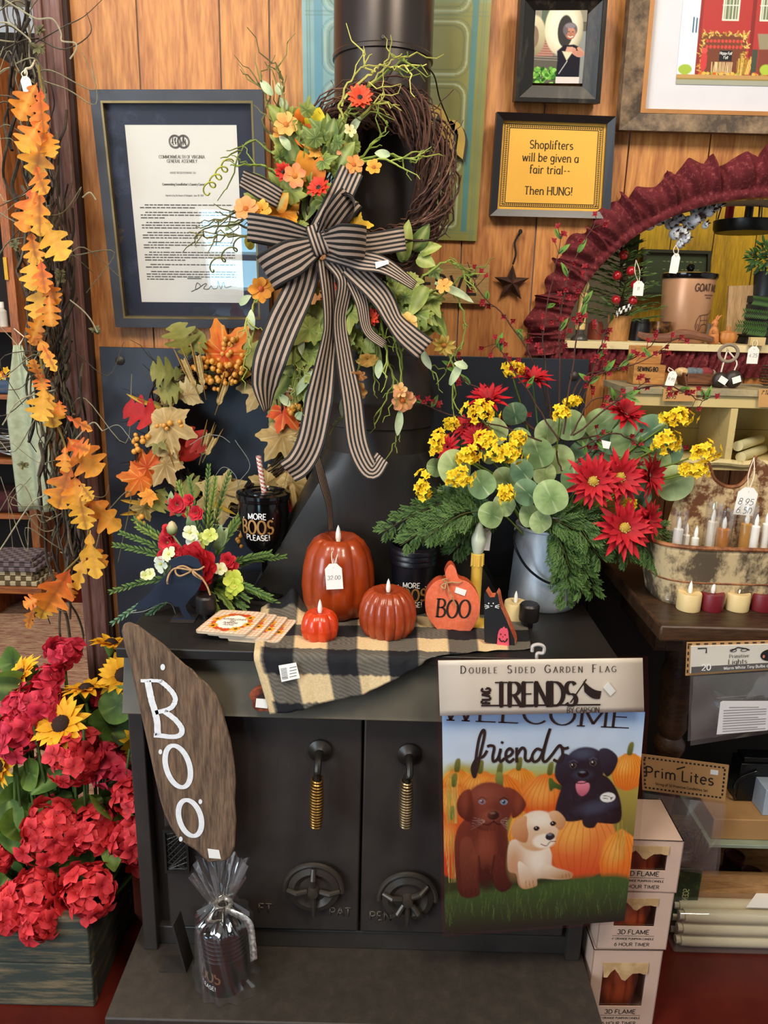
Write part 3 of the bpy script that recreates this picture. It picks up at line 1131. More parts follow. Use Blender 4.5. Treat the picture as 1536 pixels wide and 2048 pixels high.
q = pquad((1040, -8), (1213, -8), (1028, 203), (1197, 208), 1.50, 1.53)
t = thing('framed_photo', 'black framed photo of a person holding a silver number balloon', 'picture', q.base)
mb = MB()
qframe(mb, q, 0.05, 0.04, -0.024, 0.012)
qframe(mb, q, 0.205, 0.165, -0.02, 0.010, 0.052, 0.042, din=0.0)
mb.build('frame', worn('black_worn_frame', '#15130f', '#4b4338', 0.42, 30, 0.55, 0.75, stretch=(1, 1, 0.15)), t, smooth=False)
p = Print(1072, 4, 1172, 166, 1.0, '#5f5a50')
p.rect(1072, 4, 1172, 40, '#8f8878').rect(1085, 10, 1120, 60, '#5d6a58')
p.rect(1072, 60, 1110, 110, '#a86d5c', 0.8)
for k in range(12):
 p.line([(1072, 62 + 5 * k), (1130, 64 + 5 * k)], 0.8, '#d8c6b8', 0.6)
p.rect(1140, 60, 1172, 166, '#8b8e88')
p.ell(1072, 70, 22, 40, '#d8cda8', c2='#8b8060')
p.ell(1072, 72, 9, 22, '#85705c')
p.ell(1129, 54, 37, 56, '#e6dcba', c2='#9a8f6c', ax=(0.7, 0.5), soft=0.06)
p.ell(1129, 54, 30, 49, '#f5efd8', al=0.6, soft=0.5)
p.ell(1132, 60, 15, 32, '#3d3a38', soft=0.1)
for k in range(60):
 p.ell(1074 + rnd.random() * 45, 136 + rnd.random() * 32, 5, 3.5, rnd.choice(('#3f7a2c', '#6aa544', '#2d5a22', '#8fc25c')), rot=rnd.uniform(0, 180))
p.poly([(1120, 118), (1118, 100), (1130, 88), (1150, 86), (1164, 92), (1164, 156), (1118, 156)], '#22212a', curve=False)
p.line([(1160, 94), (1168, 104), (1160, 108), (1146, 99)], 7, '#c8917a', curve=True)
p.rect(1119, 153, 1164, 168, '#dccfc8')
p.ell(1141, 57, 14, 15, '#6a5f62')
p.ell(1142, 64, 10, 12, '#c58d74', c2='#a3654f')
p.ell(1133, 58, 4, 10, '#6d6468').ell(1141, 49, 10, 5, '#857c82')
p.line([(1137, 61), (1140, 61)], 1.4, '#3a2a25').line([(1145, 61), (1148, 61)], 1.4, '#3a2a25')
p.line([(1138, 70), (1142, 72), (1147, 70)], 1.6, '#f2e6dc').line([(1142, 62), (1143, 67)], 1.0, '#96604c')
p.ell(1145, 98, 10, 6, '#c79077', rot=-10).ell(1160, 104, 12, 5, '#c08770', rot=10)
for k in range(4):
 p.line([(1138 + 3 * k, 92), (1136 + 3 * k, 100)], 2.6, '#d09a82')
p.poly([(1128, 100), (1138, 119), (1148, 102)], '#d9cfae', curve=False)
p.line([(1139, 120), (1124, 146)], 1, '#e5e0d8')
pq = pquad((1072, 4), (1176, 6), (1063, 166), (1165, 167), 1.499, 1.527)
p.build('photograph', lambda x, y: pq((x - 1072) / 100, (y - 4) / 162, 0.0005), t, GLOSSP)

q = pquad((1279, -280), (1810, -280), (1233, 262), (1745, 275), 1.50, 1.54)
t = thing('framed_print', 'large barnwood framed print of a red brick storefront with wide white mat', 'picture', q.base)
mb = MB()
qframe(mb, q, 0.082, 0.075, -0.012, 0.016, din=0.010)
mb.build('frame', worn('barnwood_frame', '#3b2d20', '#8d7457', 0.6, 22, 0.42, 0.66, stretch=(1, 1, 1), bump=0.4), t, smooth=False)
mb = MB()
qframe(mb, q, 0.098, 0.090, -0.004, 0.011, 0.080, 0.073)
mb.build('wood_lip', plain('tan_lip', '#a9733d', 0.5), t, label='light tan inner lip')
mb = MB()
qbox(mb, q, 0.09, 0.91, 0.085, 0.915, -0.008, 0.0)
mb.build('mat_board', plain('white_mat', '#cdcdd2', 0.7, var=0.02), t)
p = Print(1356, -40, 1600, 160, 1.6, '#b23a34')
p.rect(1356, -40, 1392, 160, '#dfe6ea').poly([(1376, 18), (1392, 22), (1396, 52), (1376, 52)], '#2f5f78', curve=False)
for k in range(3):
 p.line([(1378 + 6 * k, 20), (1378 + 6 * k, 52)], 2.6, '#e8eef0')
p.rect(1392, -40, 1600, 160, '#a8332f').rect(1496, -40, 1504, 110, '#7d2422').rect(1392, -40, 1399, 150, '#8b2927')
for x in (1437, 1512, 1570):
 p.rect(x, -40, x + 33, 27, '#e9dfc6').rect(x + 3, -40, x + 30, 23, '#6d7a5a')
 for k in range(4):
  p.line([(x + 6 + 7 * k, -40), (x + 6 + 7 * k, 23)], 1.3, '#f0ead8')
 p.line([(x, -5), (x + 33, -5)], 1.5, '#f0ead8')
p.rect(1398, 52, 1492, 140, '#6e3a25')
for k in range(150):
 x, y = rnd.choice(((1400 + rnd.random() * 92, 50 + rnd.random() * 8), (1398 + rnd.random() * 9, 55 + rnd.random() * 85), (1484 + rnd.random() * 9, 55 + rnd.random() * 85)))
 p.line([(x, y), (x + jit(6), y + jit(6))], 1.6, rnd.choice(('#d9b24c', '#b8872e', '#efd27a')))
for y in (68, 80):
 for k in range(10):
  p.ell(1412 + 7.6 * k, y, 3, 3.6, '#c8443a')
p.rect(1438, 88, 1464, 110, '#16171c')
p.ell(1408, 110, 7, 22, '#c23a3a').ell(1408, 88, 6, 6, '#d84f48')
for k in range(14):
 p.line([(1426 + 3 * k, 136), (1426 + 3 * k + jit(3), 112)], 1.8, '#d9c08c')
for k in range(12):
 p.line([(1478 + 2 * k, 136), (1476 + 3 * k, 90 + rnd.random() * 20)], 2, rnd.choice(('#d7b357', '#9c7a2c')))
p.poly([(1512, 52), (1600, 52), (1600, 82), (1518, 84)], '#8e8468', curve=False).rect(1518, 84, 1600, 140, '#7a3b2c')
p.rect(1505, 84, 1516, 140, '#3f4638')
for k in range(40):
 p.ell(1400 + rnd.random() * 200, 134 + rnd.random() * 6, 4, 3, rnd.choice(('#e08a2b', '#d9b24c', '#8da23c', '#c9571f')))
p.ell(1372, 128, 14, 11, '#9ab23c').ell(1535, 126, 12, 11, '#a6bb3e')
p.rect(1356, 139, 1600, 149, '#b58d55').rect(1356, 149, 1600, 160, '#9a9c8a').rect(1356, 146, 1600, 150, '#8c7a3f')
pq = pquad((1368, -40), (1612, -40), (1354, 160), (1598, 163), 1.514, 1.5335)
pr = p.build('print', lambda x, y: q(0.213 + (x - 1356) / 244 * 0.467, 0.44 + (y + 40) / 200 * 0.367, 0.0012), t, PAPER)
mb = MB()
for s_, px, py in (('Happy Fall', 1451, 96), ("Y'all", 1451, 105)):
 o = q(0.213 + (px - 1356) / 244 * 0.467, 0.44 + (py + 40) / 200 * 0.367, 0.002)
 sz = 5 * psz(o)
 write(mb, s_, plane_fn(o, (1, 0, -0.03), (0, 0, 1)), sz, wt=0.9, slant=0.2, hx=0.8)
mb.build('lettering', WHITE_INK, pr)

q = pquad((601, -140), (992, -140), (611, 472), (953, 482), 1.535, 1.552)
t = thing('vintage_sign', 'tall faded blue green panel with gilt letters behind the stovepipe', 'sign', q.base)
p = Print(0, 0, 390, 620, 2.6, '#86a7a4')
p.a = p.grad('#8fb3b2', '#8a8a4e', (p.x - 60) / 260) * (0.92 + 0.08 * np.sin(p.y / 90))[..., None]
p.rect(0, 0, 390, 134, '#7f9f86', 0.35)
nz = np.array([[noise.noise((a * 0.03, b * 0.03, 1)) for a in p.x[0]] for b in p.y[:, 0]])
p.a = p.a * (1 + 0.10 * nz)[..., None]
p.rect(26, 0, 42, 600, '#5f96a8', 0.8).rect(352, 0, 366, 600, '#3f7f86', 0.8)
m_ = (p.x > 352) & (p.x < 366)

def rrect(x0, y0, x1, y1, r_):
 P = []
 for cx_, cy_, a in ((x1 - r_, y0 + r_, -90), (x1 - r_, y1 - r_, 0), (x0 + r_, y1 - r_, 90), (x0 + r_, y0 + r_, 180)):
  P += [(cx_ + r_ * math.cos(math.radians(a + 15 * i)), cy_ + r_ * math.sin(math.radians(a + 15 * i))) for i in range(7)]
 return P + [P[0]]

for x0, y0, x1, y1, r_ in ((48, 170, 345, 272, 26), (48, 292, 345, 476, 26), (60, 496, 340, 590, 10), (48, 10, 345, 150, 26)):
 p.poly(rrect(x0, y0, x1, y1, r_)[:-1], '#6d6a45' if y0 > 160 else '#7f8f6c', al=0.28, curve=False)
 p.line(rrect(x0, y0, x1, y1, r_), 3.5, '#b9cdb4', 0.6)
 p.line(rrect(x0 + 8, y0 + 8, x1 - 8, y1 - 8, r_ - 5), 2.6, '#4e5f48', 0.6)
 p.line(rrect(x0 - 7, y0 - 6, x1 + 7, y1 + 6, r_ + 4), 2.6, '#4c6a62', 0.45)
for x in (10, 16, 374, 380):
 p.line([(x, 0), (x, 620)], 2.6, '#5d7c6a', 0.55)
for y in (598, 604, 152, 158):
 p.line([(8, y), (384, y)], 2.6, '#5d7c6a', 0.5)
pn = p.build('panel', lambda x, y: q(x / 390, y / 620, 0.0), t, GLOSSP)
mb = MB()
qbox(mb, q, 0, 1, 0, 1, -0.006, -0.0006)
mb.build('backing', plain('panel_edge', '#6f9173', 0.6), t)
ca, sa = math.cos(math.radians(36)), math.sin(math.radians(36))
for nm, dx, dd, cc, ww in (('letter_shadow', 5, 0.0008, '#1e241b', 1.75), ('gilt_lettering', 0, 0.0016, '#b79a3c', 1.7)):
 mb = MB()
 o = at(858 + dx, 262 + dx * 1.2, 1.54) + V((0, -dd, 0))
 write(mb, 'on', lambda x, y: o + V((x * ca + y * 0.10, 0, -x * sa + y)), 0.068, wt=ww, thin=0.7, align='l', hx=0.85)
 mb.build(nm, plain('gilt_' + nm, cc, 0.4), pn)

q = pquad((832, 526), (980, 530), (834, 604), (976, 609), 1.545)
t = thing('wooden_sign', 'small plain wooden plank sign with burnt capital letters under the wreath', 'sign', q.base)
mb = MB()
qbox(mb, q, 0, 1, 0, 1, -0.012, 0.0)
mb.build('plank', wood('oak_plank', '#7a5a2c', '#b08c52', 'X', 1.2, 0.6, 0.2, False, False, 30), t, bev=0.001)
mb = MB()
for ch, u in (('E', 0.17), ('R', 0.36), ('V', 0.57), ('E', 0.78)):
 qtext(mb, q, ch, u, 0.52, 0.46, 0.0006, wt=1.1)
mb.build('lettering', plain('burnt_letters', '#1c130a', 0.8), t)

c = at(1023, 567, 1.55)
k = psz(c)
t = thing('barn_star', 'dark rusty metal star hanging on the boards below the notice', 'ornament', c)
mb = MB()
vs = [V((0, -0.016, 0))] + [V((math.sin(PI * i / 5) * (37 if i % 2 == 0 else 15) * k, 0, math.cos(PI * i / 5) * (37 if i % 2 == 0 else 15) * k)) for i in range(10)]
mb.add(vs, [[0, 1 + i, 1 + (i + 1) % 10] for i in range(10)] + [[10 - i for i in range(10)]])
mb.build('star_body', worn('rusty_tin', '#2b1a16', '#4a2c22', 0.6, 30), t, world=False, smooth=False)
mb = MB()
mb.tube(crom([c + V((0, -0.003, 36 * k)), c + V((0.004, -0.004, 55 * k)), at(1030, 485, 1.553), at(1041, 464, 1.553)], 4), 0.0022, 5)
mb.tube([at(1041, 462, 1.556), at(1041, 464, 1.545)], 0.004, 6)
mb.build('hanger', plain('dark_cord', '#241b17', 0.9), t)

# ================================================================== stove, hearth, pipe
IRON = plain('stove_iron', '#322d2a', 0.5, 0.1, 0.18, 18, 0.05)
IRON_TOP = plain('stove_top_iron', '#24211f', 0.42, 0.15, 0.22, 14, 0.04)
SHEET = plain('black_sheet', '#2b303a', 0.42, 0.25, 0.08, 6)
ZT = 0.66       # height of the stove top
HZ = 0.03       # top of the hearth pad

mb = MB()
mb.box(-0.452, 0.398, 1.003, 1.50, 0.0, HZ)
mb.box(-0.40, 0.345, 1.06, 1.48, ZF, -0.0005)
solo('hearth_pad', mb, worn('hearth_slab', '#2f2923', '#3f372e', 0.55, 40, 0.4, 0.75, bump=0.15), 'black hearth slab on the red floor under the stove', 'hearth pad', (-0.03, 1.25, ZF), bev=0.003)

YS = 1.53
q = pquad((198, 692), (1179, 719), (240, 1330), (1150, 1330), YS)
x0, x1, z1 = at(198, 692, YS).x, at(1179, 719, YS).x, at(690, 706, YS).z
t = thing('heat_shield', 'large flat black sheet metal panel standing against the boards behind the stove', 'heat shield', ((x0 + x1) / 2, YS, ZF))
mb = MB()
mb.box(x0, x1, YS, YS + 0.004, ZF, z1)
mb.build('sheet', SHEET, t, bev=0.001)
for px, py in ((240, 721), (1148, 752)):
 mb = MB()
 b = at(px, py, YS)
 mb.lathe([(0.009, 0), (0.009, 0.002), (0.005, 0.005), (0.0, 0.006)], b, 14, Matrix.Rotation(PI / 2, 3, 'X'))
 mb.build('bolt', IRON, t)

SX0, SX1 = -0.425, 0.385
t = thing('wood_stove', 'black iron double door wood stove with coiled brass handles standing on the hearth slab', 'stove', (-0.02, 1.3, HZ))
mb = MB()
mb.box(SX0 + 0.012, SX1 - 0.012, 1.175, 1.50, HZ, ZT - 0.02)
mb.build('body', IRON, t)
mb = MB()
mb.box(SX0 - 0.004, SX0 + 0.022, 1.145, 1.50, HZ, 0.56)
mb.box(SX1 - 0.022, SX1 + 0.004, 1.145, 1.50, HZ, 0.56)
mb.box(SX0 + 0.02, SX1 - 0.02, 1.16, 1.20, HZ, 0.07)
mb.build('side_frame', IRON, t, bev=0.002)
mb = MB()
mb.box(SX0 - 0.006, SX1 + 0.006, 1.118, 1.505, ZT - 0.018, ZT)
mb.build('top_plate', IRON_TOP, t, bev=0.002)
mb = MB()
mb.prism([(1.150, ZT - 0.018), (1.122, 0.546), (1.118, 0.540), (1.135, 0.535), (1.18, 0.535), (1.18, ZT - 0.018)], lambda y, z, x: V((x, y, z)), SX0 - 0.004, SX1 + 0.004)
mb.build('front_panel', plain('front_panel_lit_iron', '#544e42', 0.42, 0.1, 0.15, 16), t, bev=0.0015)  # paler than the body iron: light caught on the slant is in the colour
XD = -0.026
for xa, xb in ((SX0 + 0.045, XD - 0.002), (XD + 0.002, SX1 - 0.03)):
 mb = MB()
 mb.box(xa, xb, 1.152, 1.178, 0.078, 0.525)
 d = mb.build('door', IRON, t, bev=0.003)
 lf = xb < 0.1
 hp = at(640, 1500, 1.15) if lf else at(818, 1508, 1.15)
 hb = at(632, 1652, 1.105) if lf else at(811, 1652, 1.105)
 hm = at(634, 1556, 1.108) if lf else at(813, 1560, 1.108)
 mb = MB()
 mb.lathe([(0.021, 0), (0.021, 0.004), (0.013, 0.009), (0.009, 0.013)], hp, 20, Matrix.Rotation(PI / 2, 3, 'X'))
 mb.tube(crom([hp + V((0, 0.0, 0)), hp + V((0, -0.03, 0.003)), hp + V((0, -0.045, -0.012)), hm, hb], 6), 0.0062, 8)
 h = mb.build('handle', plain('handle_iron', '#2d2a26', 0.38, 0.5), d)
 mb = MB()
 tn, P = 17, []
 for i in range(tn * 12 + 1):
  a, s_ = 2 * PI * i / 12, i / (tn * 12)
  rr = 0.0085 + 0.0022 * math.sin(PI * s_)
  P.append(hm.lerp(hb, s_) + V((rr * math.cos(a), rr * math.sin(a), 0)))
 mb.tube(P, 0.0021, 6)
 mb.build('coil_grip', plain('brass_coil' if lf else 'steel_coil', '#94703c' if lf else '#8b7a5d', 0.3, 0.9), h, label='coiled brass spring grip')
 kc = at(628, 1772, 1.15) if lf else at(815, 1790, 1.15)
 RX = Matrix.Rotation(PI / 2, 3, 'X')
 mb = MB()
 mb.lathe([(0.045, 0), (0.047, 0.010), (0.036, 0.014), (0.026, 0.008), (0.012, 0.010), (0.009, 0.022), (0.0, 0.023)], kc, 36, RX)
 ang0 = 90 if lf else 60
 for k, a in enumerate((ang0, ang0 + 90, ang0 - 90) if lf else (40, 165, 235, 310)):
  a = math.radians(a)
  dr = V((math.cos(a), 0, math.sin(a)))
  mb.tube([kc + dr * 0.012 + V((0, -0.014, 0)), kc + dr * 0.030 + V((0, -0.020, 0)), kc + dr * 0.047 + V((0, -0.012, 0))], [0.005, 0.0055, 0.004], 8)
 pc = [kc + V((0.052 * math.cos(a), -0.008, 0.052 * math.sin(a))) for a in [math.radians(-5 + 190 * i / 24) for i in range(25)]]
 mb.tube(pc, 0.0052, 8)
 mb.tube([kc + V((0, -0.012, -0.012)), kc + V((0.001, -0.016, -0.034)), kc + V((0.001, -0.014, -0.055))], [0.006, 0.005, 0.003], 8)
 mb.build('air_control_knob', plain('knob_iron', '#3f3932', 0.36, 0.35), d)
 for s_, px, py in ((('FT', 532, 1824), ('PAT', 682, 1832)) if lf else (('PEN', 762, 1840),)):
  mb = MB()
  o = at(px, py, 1.1512)
  write(mb, s_, plane_fn(o, (1, 0, 0), (0, 0, 1)), 0.018, wt=1.1)
  mb.build('raised_lettering', plain('raised_iron', '#5a5246', 0.5, 0.2), d, sol=0.0012)
vg = at(354, 1700, 1.144)
t2 = MB()
w_, h_ = 0.036, 0.040
t2.k = lin('#222222')
for x0, x1, z0, z1 in ((-w_ / 2, w_ / 2, h_, h_ + .006), (-w_ / 2, w_ / 2, -h_ - .006, -h_), (-w_ / 2 - .004, -w_ / 2, -h_ - .006, h_ + .006), (w_ / 2, w_ / 2 + .004, -h_ - .006, h_ + .006)):
 t2.box(vg.x + x0, vg.x + x1, vg.y - 0.006, vg.y + 0.004, vg.z + z0, vg.z + z1)
for i in range(-3, 9):
 for sg in (1, -1):
  pts = []
  for x in (-w_ / 2, w_ / 2):
   z = -h_ + i * 0.0125 + (x + w_ / 2) * 1.15 * sg + (0 if sg > 0 else 0.041)
   pts.append(V((vg.x + x, vg.y - 0.002, vg.z + max(-h_, min(h_, z)))))
  t2.tube(pts, 0.0013, 5)
t2.build('vent_grille', plain('grille_iron', '#262320', 0.45, 0.3), t)
YP = 1.42
hx0, hx1, hz0 = at(505, 1180, 1.40).x, at(1000, 1190, 1.40).x, ZT
tp = at(757, 915, 1.36)
tr_ = 0.5 * (at(860, 905, YP).x - at(650, 905, YP).x)
tz = at(757, 912, YP - tr_).z
tc = V((at(755, 905, YP).x, YP, tz))
mb = MB()
N = 48

def hood(u, v):
 a = 2 * PI * u
 c_, s_ = math.cos(a), math.sin(a)
 top = V((tc.x + tr_ * c_, YP + tr_ * s_, tz))
 k = 1 / max(abs(c_), abs(s_))
 bx, by = (hx1 - hx0) / 2, 0.065
 bot = V(((hx0 + hx1) / 2 + bx * max(-1, min(1, c_ * k)), YP + 0.01 + by * max(-1, min(1, s_ * k)), hz0))
 return bot.lerp(top, v)

mb.grid(hood, N, 10, closed_u=True)
mb.build('pipe_hood', plain('hood_iron', '#383736', 0.36, 0.45, 0.15, 9), t, smooth=25)
for px, py in ((408, 1226), (1060, 1243)):
 b = onz(px, py + 20, ZT) + V((0, 0.02, 0))
 k = psz(b)
 mb = MB()
 mb.lathe([(9 * k, 0), (9 * k, 12 * k), (19 * k, 15 * k), (20 * k, 20 * k), (20 * k, 46 * k), (17 * k, 50 * k), (0, 50 * k)], b, 24)
 mb.build('top_knob', plain('top_knob_iron', '#221e1e', 0.4, 0.2), t)

pr_ = 0.5 * (at(858, 250, YP).x - at(668, 250, YP).x)
pcx = at(763, 250, YP).x
t = thing('stove_pipe', 'thick black stovepipe rising from the stove behind the twig wreath', 'stovepipe', (pcx, YP, tz))
mb = MB()
mb.lathe([(pr_, tz + 0.17), (pr_, at(760, 92, YP - pr_).z)], (pcx, YP, 0), 48, cap=False)
zs = at(760, 92, YP - pr_).z
mb.lathe([(pr_, zs - 0.001), (pr_ + 0.003, zs), (pr_ + 0.003, zs + 0.006), (pr_ + 0.0015, zs + 0.008), (pr_ + 0.0015, 2.6)], (pcx, YP, 0), 48, cap=False)
mb.build('pipe', plain('pipe_enamel', '#3a3431', 0.3, 0.6, 0.12, 5), t)
mb = MB()
zc1, zc2 = tz + 0.0, tz + 0.085
mb.lathe([(tr_, zc1), (tr_, zc1 + 0.045), (tr_ + 0.004, zc1 + 0.047), (tr_ + 0.004, zc1 + 0.085), (tr_ + 0.006, zc1 + 0.088), (tr_ + 0.006, zc1 + 0.094), (pr_ + 0.004, zc1 + 0.165), (pr_, zc1 + 0.175)], (tc.x, YP, 0), 48, cap=False)
mb.build('pipe_collar', plain('collar_iron', '#37322f', 0.4, 0.45), t)
mb = MB()
sp = at(766, 76, YP - pr_ + 0.004)
mb.lathe([(0.006, 0), (0.006, 0.004), (0.003, 0.007), (0, 0.007)], sp, 12, Matrix.Rotation(PI / 2, 3, 'X'))
mb.build('screw', IRON, t)

mb = MB()
a = onz(318, 1945, HZ)
mb.prism([(0, 0), (0.050, 0), (0.031, 0.105), (0.028, 0.105), (0.046, 0.003), (0, 0.003)], lambda x, z, y: V((a.x + x + 0.12 * y, a.y + y, HZ + z)), 0.0, 0.034)
solo('metal_bracket', mb, IRON, 'bent black metal bracket standing on the hearth slab beside the wrapped cup', 'bracket', a + V((0.03, 0.01, 0)))

# ================================================================== garden flag in its clear sleeve
YF = 1.085
CL = [(870, 1318), (1296, 1313), (1290, 1560), (1262, 1848), (884, 1873), (882, 1600)]
zf0 = at(1070, 1870, YF).z
t = thing('garden_flag', 'packaged garden flag of three puppies among pumpkins hanging down the stove front', 'garden flag', at(1078, 1870, YF))
fl = lambda x, y, d=0.0: at(x, y, YF + 0.004 * math.sin((x - 880) / 130.0) * min(1, (y - 1320) / 300)) + V((0, -d, 0))
p = Print(882, 1424, 1292, 1874, 1.75, '#a9c6e0')
p.a = p.grad('#8fb4de', '#d9e4ec', (p.y - 1424) / 120)
for cx_, cy_, rx_, ry_ in ((960, 1480, 90, 22), (1180, 1470, 110, 26), (1050, 1530, 120, 20)):
 p.ell(cx_, cy_, rx_, ry_, '#dfe8f2', soft=1.2, al=0.45)
p.ell(1090, 1556, 260, 28, '#a7b76c', soft=0.9, al=0.9)
p.poly([(880, 1555), (990, 1548), (1110, 1552), (1200, 1545), (1300, 1550), (1300, 1880), (870, 1880)], '#b9a24a', soft=14, c2='#22361c', ax=((1080, 1560), (1080, 1760)))

def pumpkin(cx_, cy_, rx_, ry_, top='#f7a62e', bot='#c93a12', ribs=5, stem=True):
 p.ell(cx_, cy_, rx_, ry_, top, c2=bot, soft=0.06, lobes=4)
 p.ell(cx_ - rx_ * 0.3, cy_ - ry_ * 0.35, rx_ * 0.45, ry_ * 0.4, '#fbc15a', soft=1.2, al=0.55)
 for i in range(-ribs, ribs + 1):
  k_ = i / (ribs + 0.6)
  p.line([(cx_ + rx_ * k_ * 0.35, cy_ - ry_ * 0.93), (cx_ + rx_ * k_ * 0.95, cy_ - ry_ * 0.2), (cx_ + rx_ * k_ * 0.98, cy_ + ry_ * 0.25), (cx_ + rx_ * k_ * 0.6, cy_ + ry_ * 0.9)], 1.8, '#b5441a', 0.5, True)
 if stem:
  p.poly([(cx_ - 6, cy_ - ry_ + 4), (cx_ - 4, cy_ - ry_ - 16), (cx_ + 3, cy_ - ry_ - 22), (cx_ + 7, cy_ - ry_ - 16), (cx_ + 4, cy_ - ry_ + 5)], '#7d7a35', c2='#4d5a25', ax=((cx_, cy_ - ry_ - 20), (cx_ + 6, cy_ - ry_ + 4)))

pumpkin(912, 1570, 34, 30)
pumpkin(960, 1582, 44, 38, '#f4952a', '#d4561b')
pumpkin(1040, 1572, 40, 33)
pumpkin(1000, 1600, 52, 50, '#ef8a28', '#d65a1c')
pumpkin(1268, 1552, 36, 42, '#f7a130', '#e2701d')
pumpkin(905, 1620, 42, 50, '#f49a38', '#d9421b')
pumpkin(1105, 1612, 66, 62, '#ee7c22', '#cf431a')
pumpkin(900, 1700, 36, 64, '#ea6b2a', '#c8311a')
p.poly([(1107, 1590), (1102, 1566), (1108, 1562), (1118, 1572), (1132, 1580), (1128, 1588), (1116, 1584)], '#51702c', c2='#2f4a1e', ax=((1104, 1564), (1120, 1590)))
p.poly([(994, 1580), (992, 1552), (1003, 1548), (1008, 1560), (1006, 1582)], '#8a9048', c2='#4d5a25', ax=((998, 1550), (1004, 1582)))
pumpkin(1182, 1705, 78, 80, '#f3a04a', '#d3371a', 4, False)
pumpkin(1264, 1745, 42, 70, '#f79a33', '#dd4f1c', 3, False)
pumpkin(1050, 1680, 30, 50, '#f2a23c', '#e28a2c', 3, False)
for k in range(34):
 x, y = rnd.choice(((886 + rnd.random() * 30, 1720), (890 + rnd.random() * 20, 1600), (1255 + rnd.random() * 28, 1690)))
 p.line([(x, y + 50), (x + jit(10), y - 30 + jit(25))], 1.3, rnd.choice(('#d6bb6a', '#8c9a3e', '#c7a24a')), 0.8)
p.poly([(880, 1798), (980, 1790), (1090, 1785), (1190, 1772), (1300, 1785), (1300, 1880), (870, 1880)], '#3a5a2a', soft=12, c2='#16241c', ax=((1080, 1785), (1080, 1868)))
for k in range(260):
 x, y = 884 + rnd.random() * 400, 1785 + rnd.random() * 60
 p.line([(x, y + 14), (x + jit(7), y - 4 - rnd.random() * 10)], 1.2, rnd.choice(('#6f9440', '#3b5a28', '#2a4422', '#8aa854')), 0.22)
BK, BK2 = '#1d222e', '#0e1118'
p.poly([(1120, 1640), (1128, 1590), (1146, 1560), (1210, 1556), (1240, 1580), (1258, 1620), (1258, 1660), (1215, 1660), (1190, 1652), (1150, 1655)], BK, c2=BK2, ax=((1140, 1560), (1230, 1660)))
p.poly([(1182, 1640), (1192, 1622), (1208, 1628), (1230, 1635), (1258, 1640), (1240, 1655), (1214, 1658), (1204, 1670), (1186, 1668), (1178, 1655)], '#252b38', c2='#0f1219', ax=((1190, 1625), (1210, 1670)))
p.ell(1206, 1625, 36, 12, '#4a566e', rot=-10, soft=1.2, al=0.5)
p.ell(1177, 1538, 44, 40, '#232836', c2='#10131b', soft=0.08)
p.ell(1170, 1512, 22, 10, '#4b566c', soft=1.2, al=0.7)
p.poly([(1145, 1518), (1128, 1512), (1116, 1535), (1116, 1560), (1132, 1580), (1142, 1568), (1146, 1545)], '#2b3242', c2='#141720', ax=((1120, 1515), (1140, 1575)))
p.poly([(1204, 1505), (1222, 1502), (1243, 1520), (1240, 1545), (1226, 1562), (1216, 1552), (1208, 1530)], '#2b3040', c2='#12151d', ax=((1210, 1505), (1235, 1555)))
p.ell(1172, 1562, 26, 20, '#1b202b', soft=0.25).ell(1172, 1556, 18, 9, '#39435a', soft=1.0, al=0.7)
for ex, ey in ((1152, 1537), (1193, 1532)):
 p.ell(ex, ey, 7, 6, '#5f5a50').ell(ex, ey, 5.2, 5, '#0b0c10').ell(ex - 1.5, ey - 2, 1.4, 1.4, '#dfe4ee')
 p.line([(ex - 8, ey - 7), (ex, ey - 11), (ex + 8, ey - 7)], 2.2, '#56627c', 0.6, True)
p.ell(1174, 1555, 12, 8, '#0a0b0e').ell(1172, 1551, 6, 2.2, '#7d869a', soft=0.8, al=0.8)
p.poly([(1160, 1576), (1172, 1570), (1188, 1576), (1187, 1592), (1175, 1602), (1164, 1594)], '#e88898', c2='#c05a70', ax=((1174, 1574), (1174, 1600)))
p.line([(1155, 1572), (1172, 1575), (1192, 1570)], 2.2, '#07080a', 1, True)
p.poly([(905, 1690), (920, 1650), (960, 1630), (1008, 1640), (1020, 1690), (1018, 1750), (1030, 1785), (1006, 1795), (985, 1770), (960, 1775), (958, 1800), (920, 1800), (908, 1760)], '#7a3526', c2='#3a1510', ax=((940, 1640), (990, 1795)))
p.poly([(918, 1690), (938, 1680), (952, 1720), (956, 1770), (960, 1798), (926, 1800), (918, 1750)], '#81402d', c2='#4b1d14', ax=((930, 1690), (940, 1800)))
p.poly([(986, 1690), (1006, 1700), (1014, 1750), (1032, 1782), (1010, 1794), (992, 1780), (984, 1740)], '#6f3022', c2='#3d1510', ax=((990, 1690), (1010, 1794)))
p.ell(968, 1700, 22, 30, '#a05238', soft=1.2, al=0.55)
p.ell(978, 1618, 52, 50, '#7c3a2a', c2='#56241a', soft=0.08)
p.ell(970, 1592, 30, 16, '#9a5440', soft=1.2, al=0.6)
p.poly([(938, 1582), (920, 1590), (910, 1612), (916, 1635), (938, 1648), (948, 1630), (944, 1602)], '#7a3423', c2='#4a1c13', ax=((915, 1590), (940, 1645)))
p.poly([(1012, 1580), (1034, 1586), (1056, 1612), (1050, 1632), (1030, 1644), (1026, 1622), (1022, 1600)], '#813a28', c2='#5a2418', ax=((1020, 1585), (1045, 1640)))
p.ell(984, 1646, 28, 20, '#6a2f22', soft=0.3).ell(982, 1637, 18, 10, '#9b5b46', soft=1.0, al=0.6)
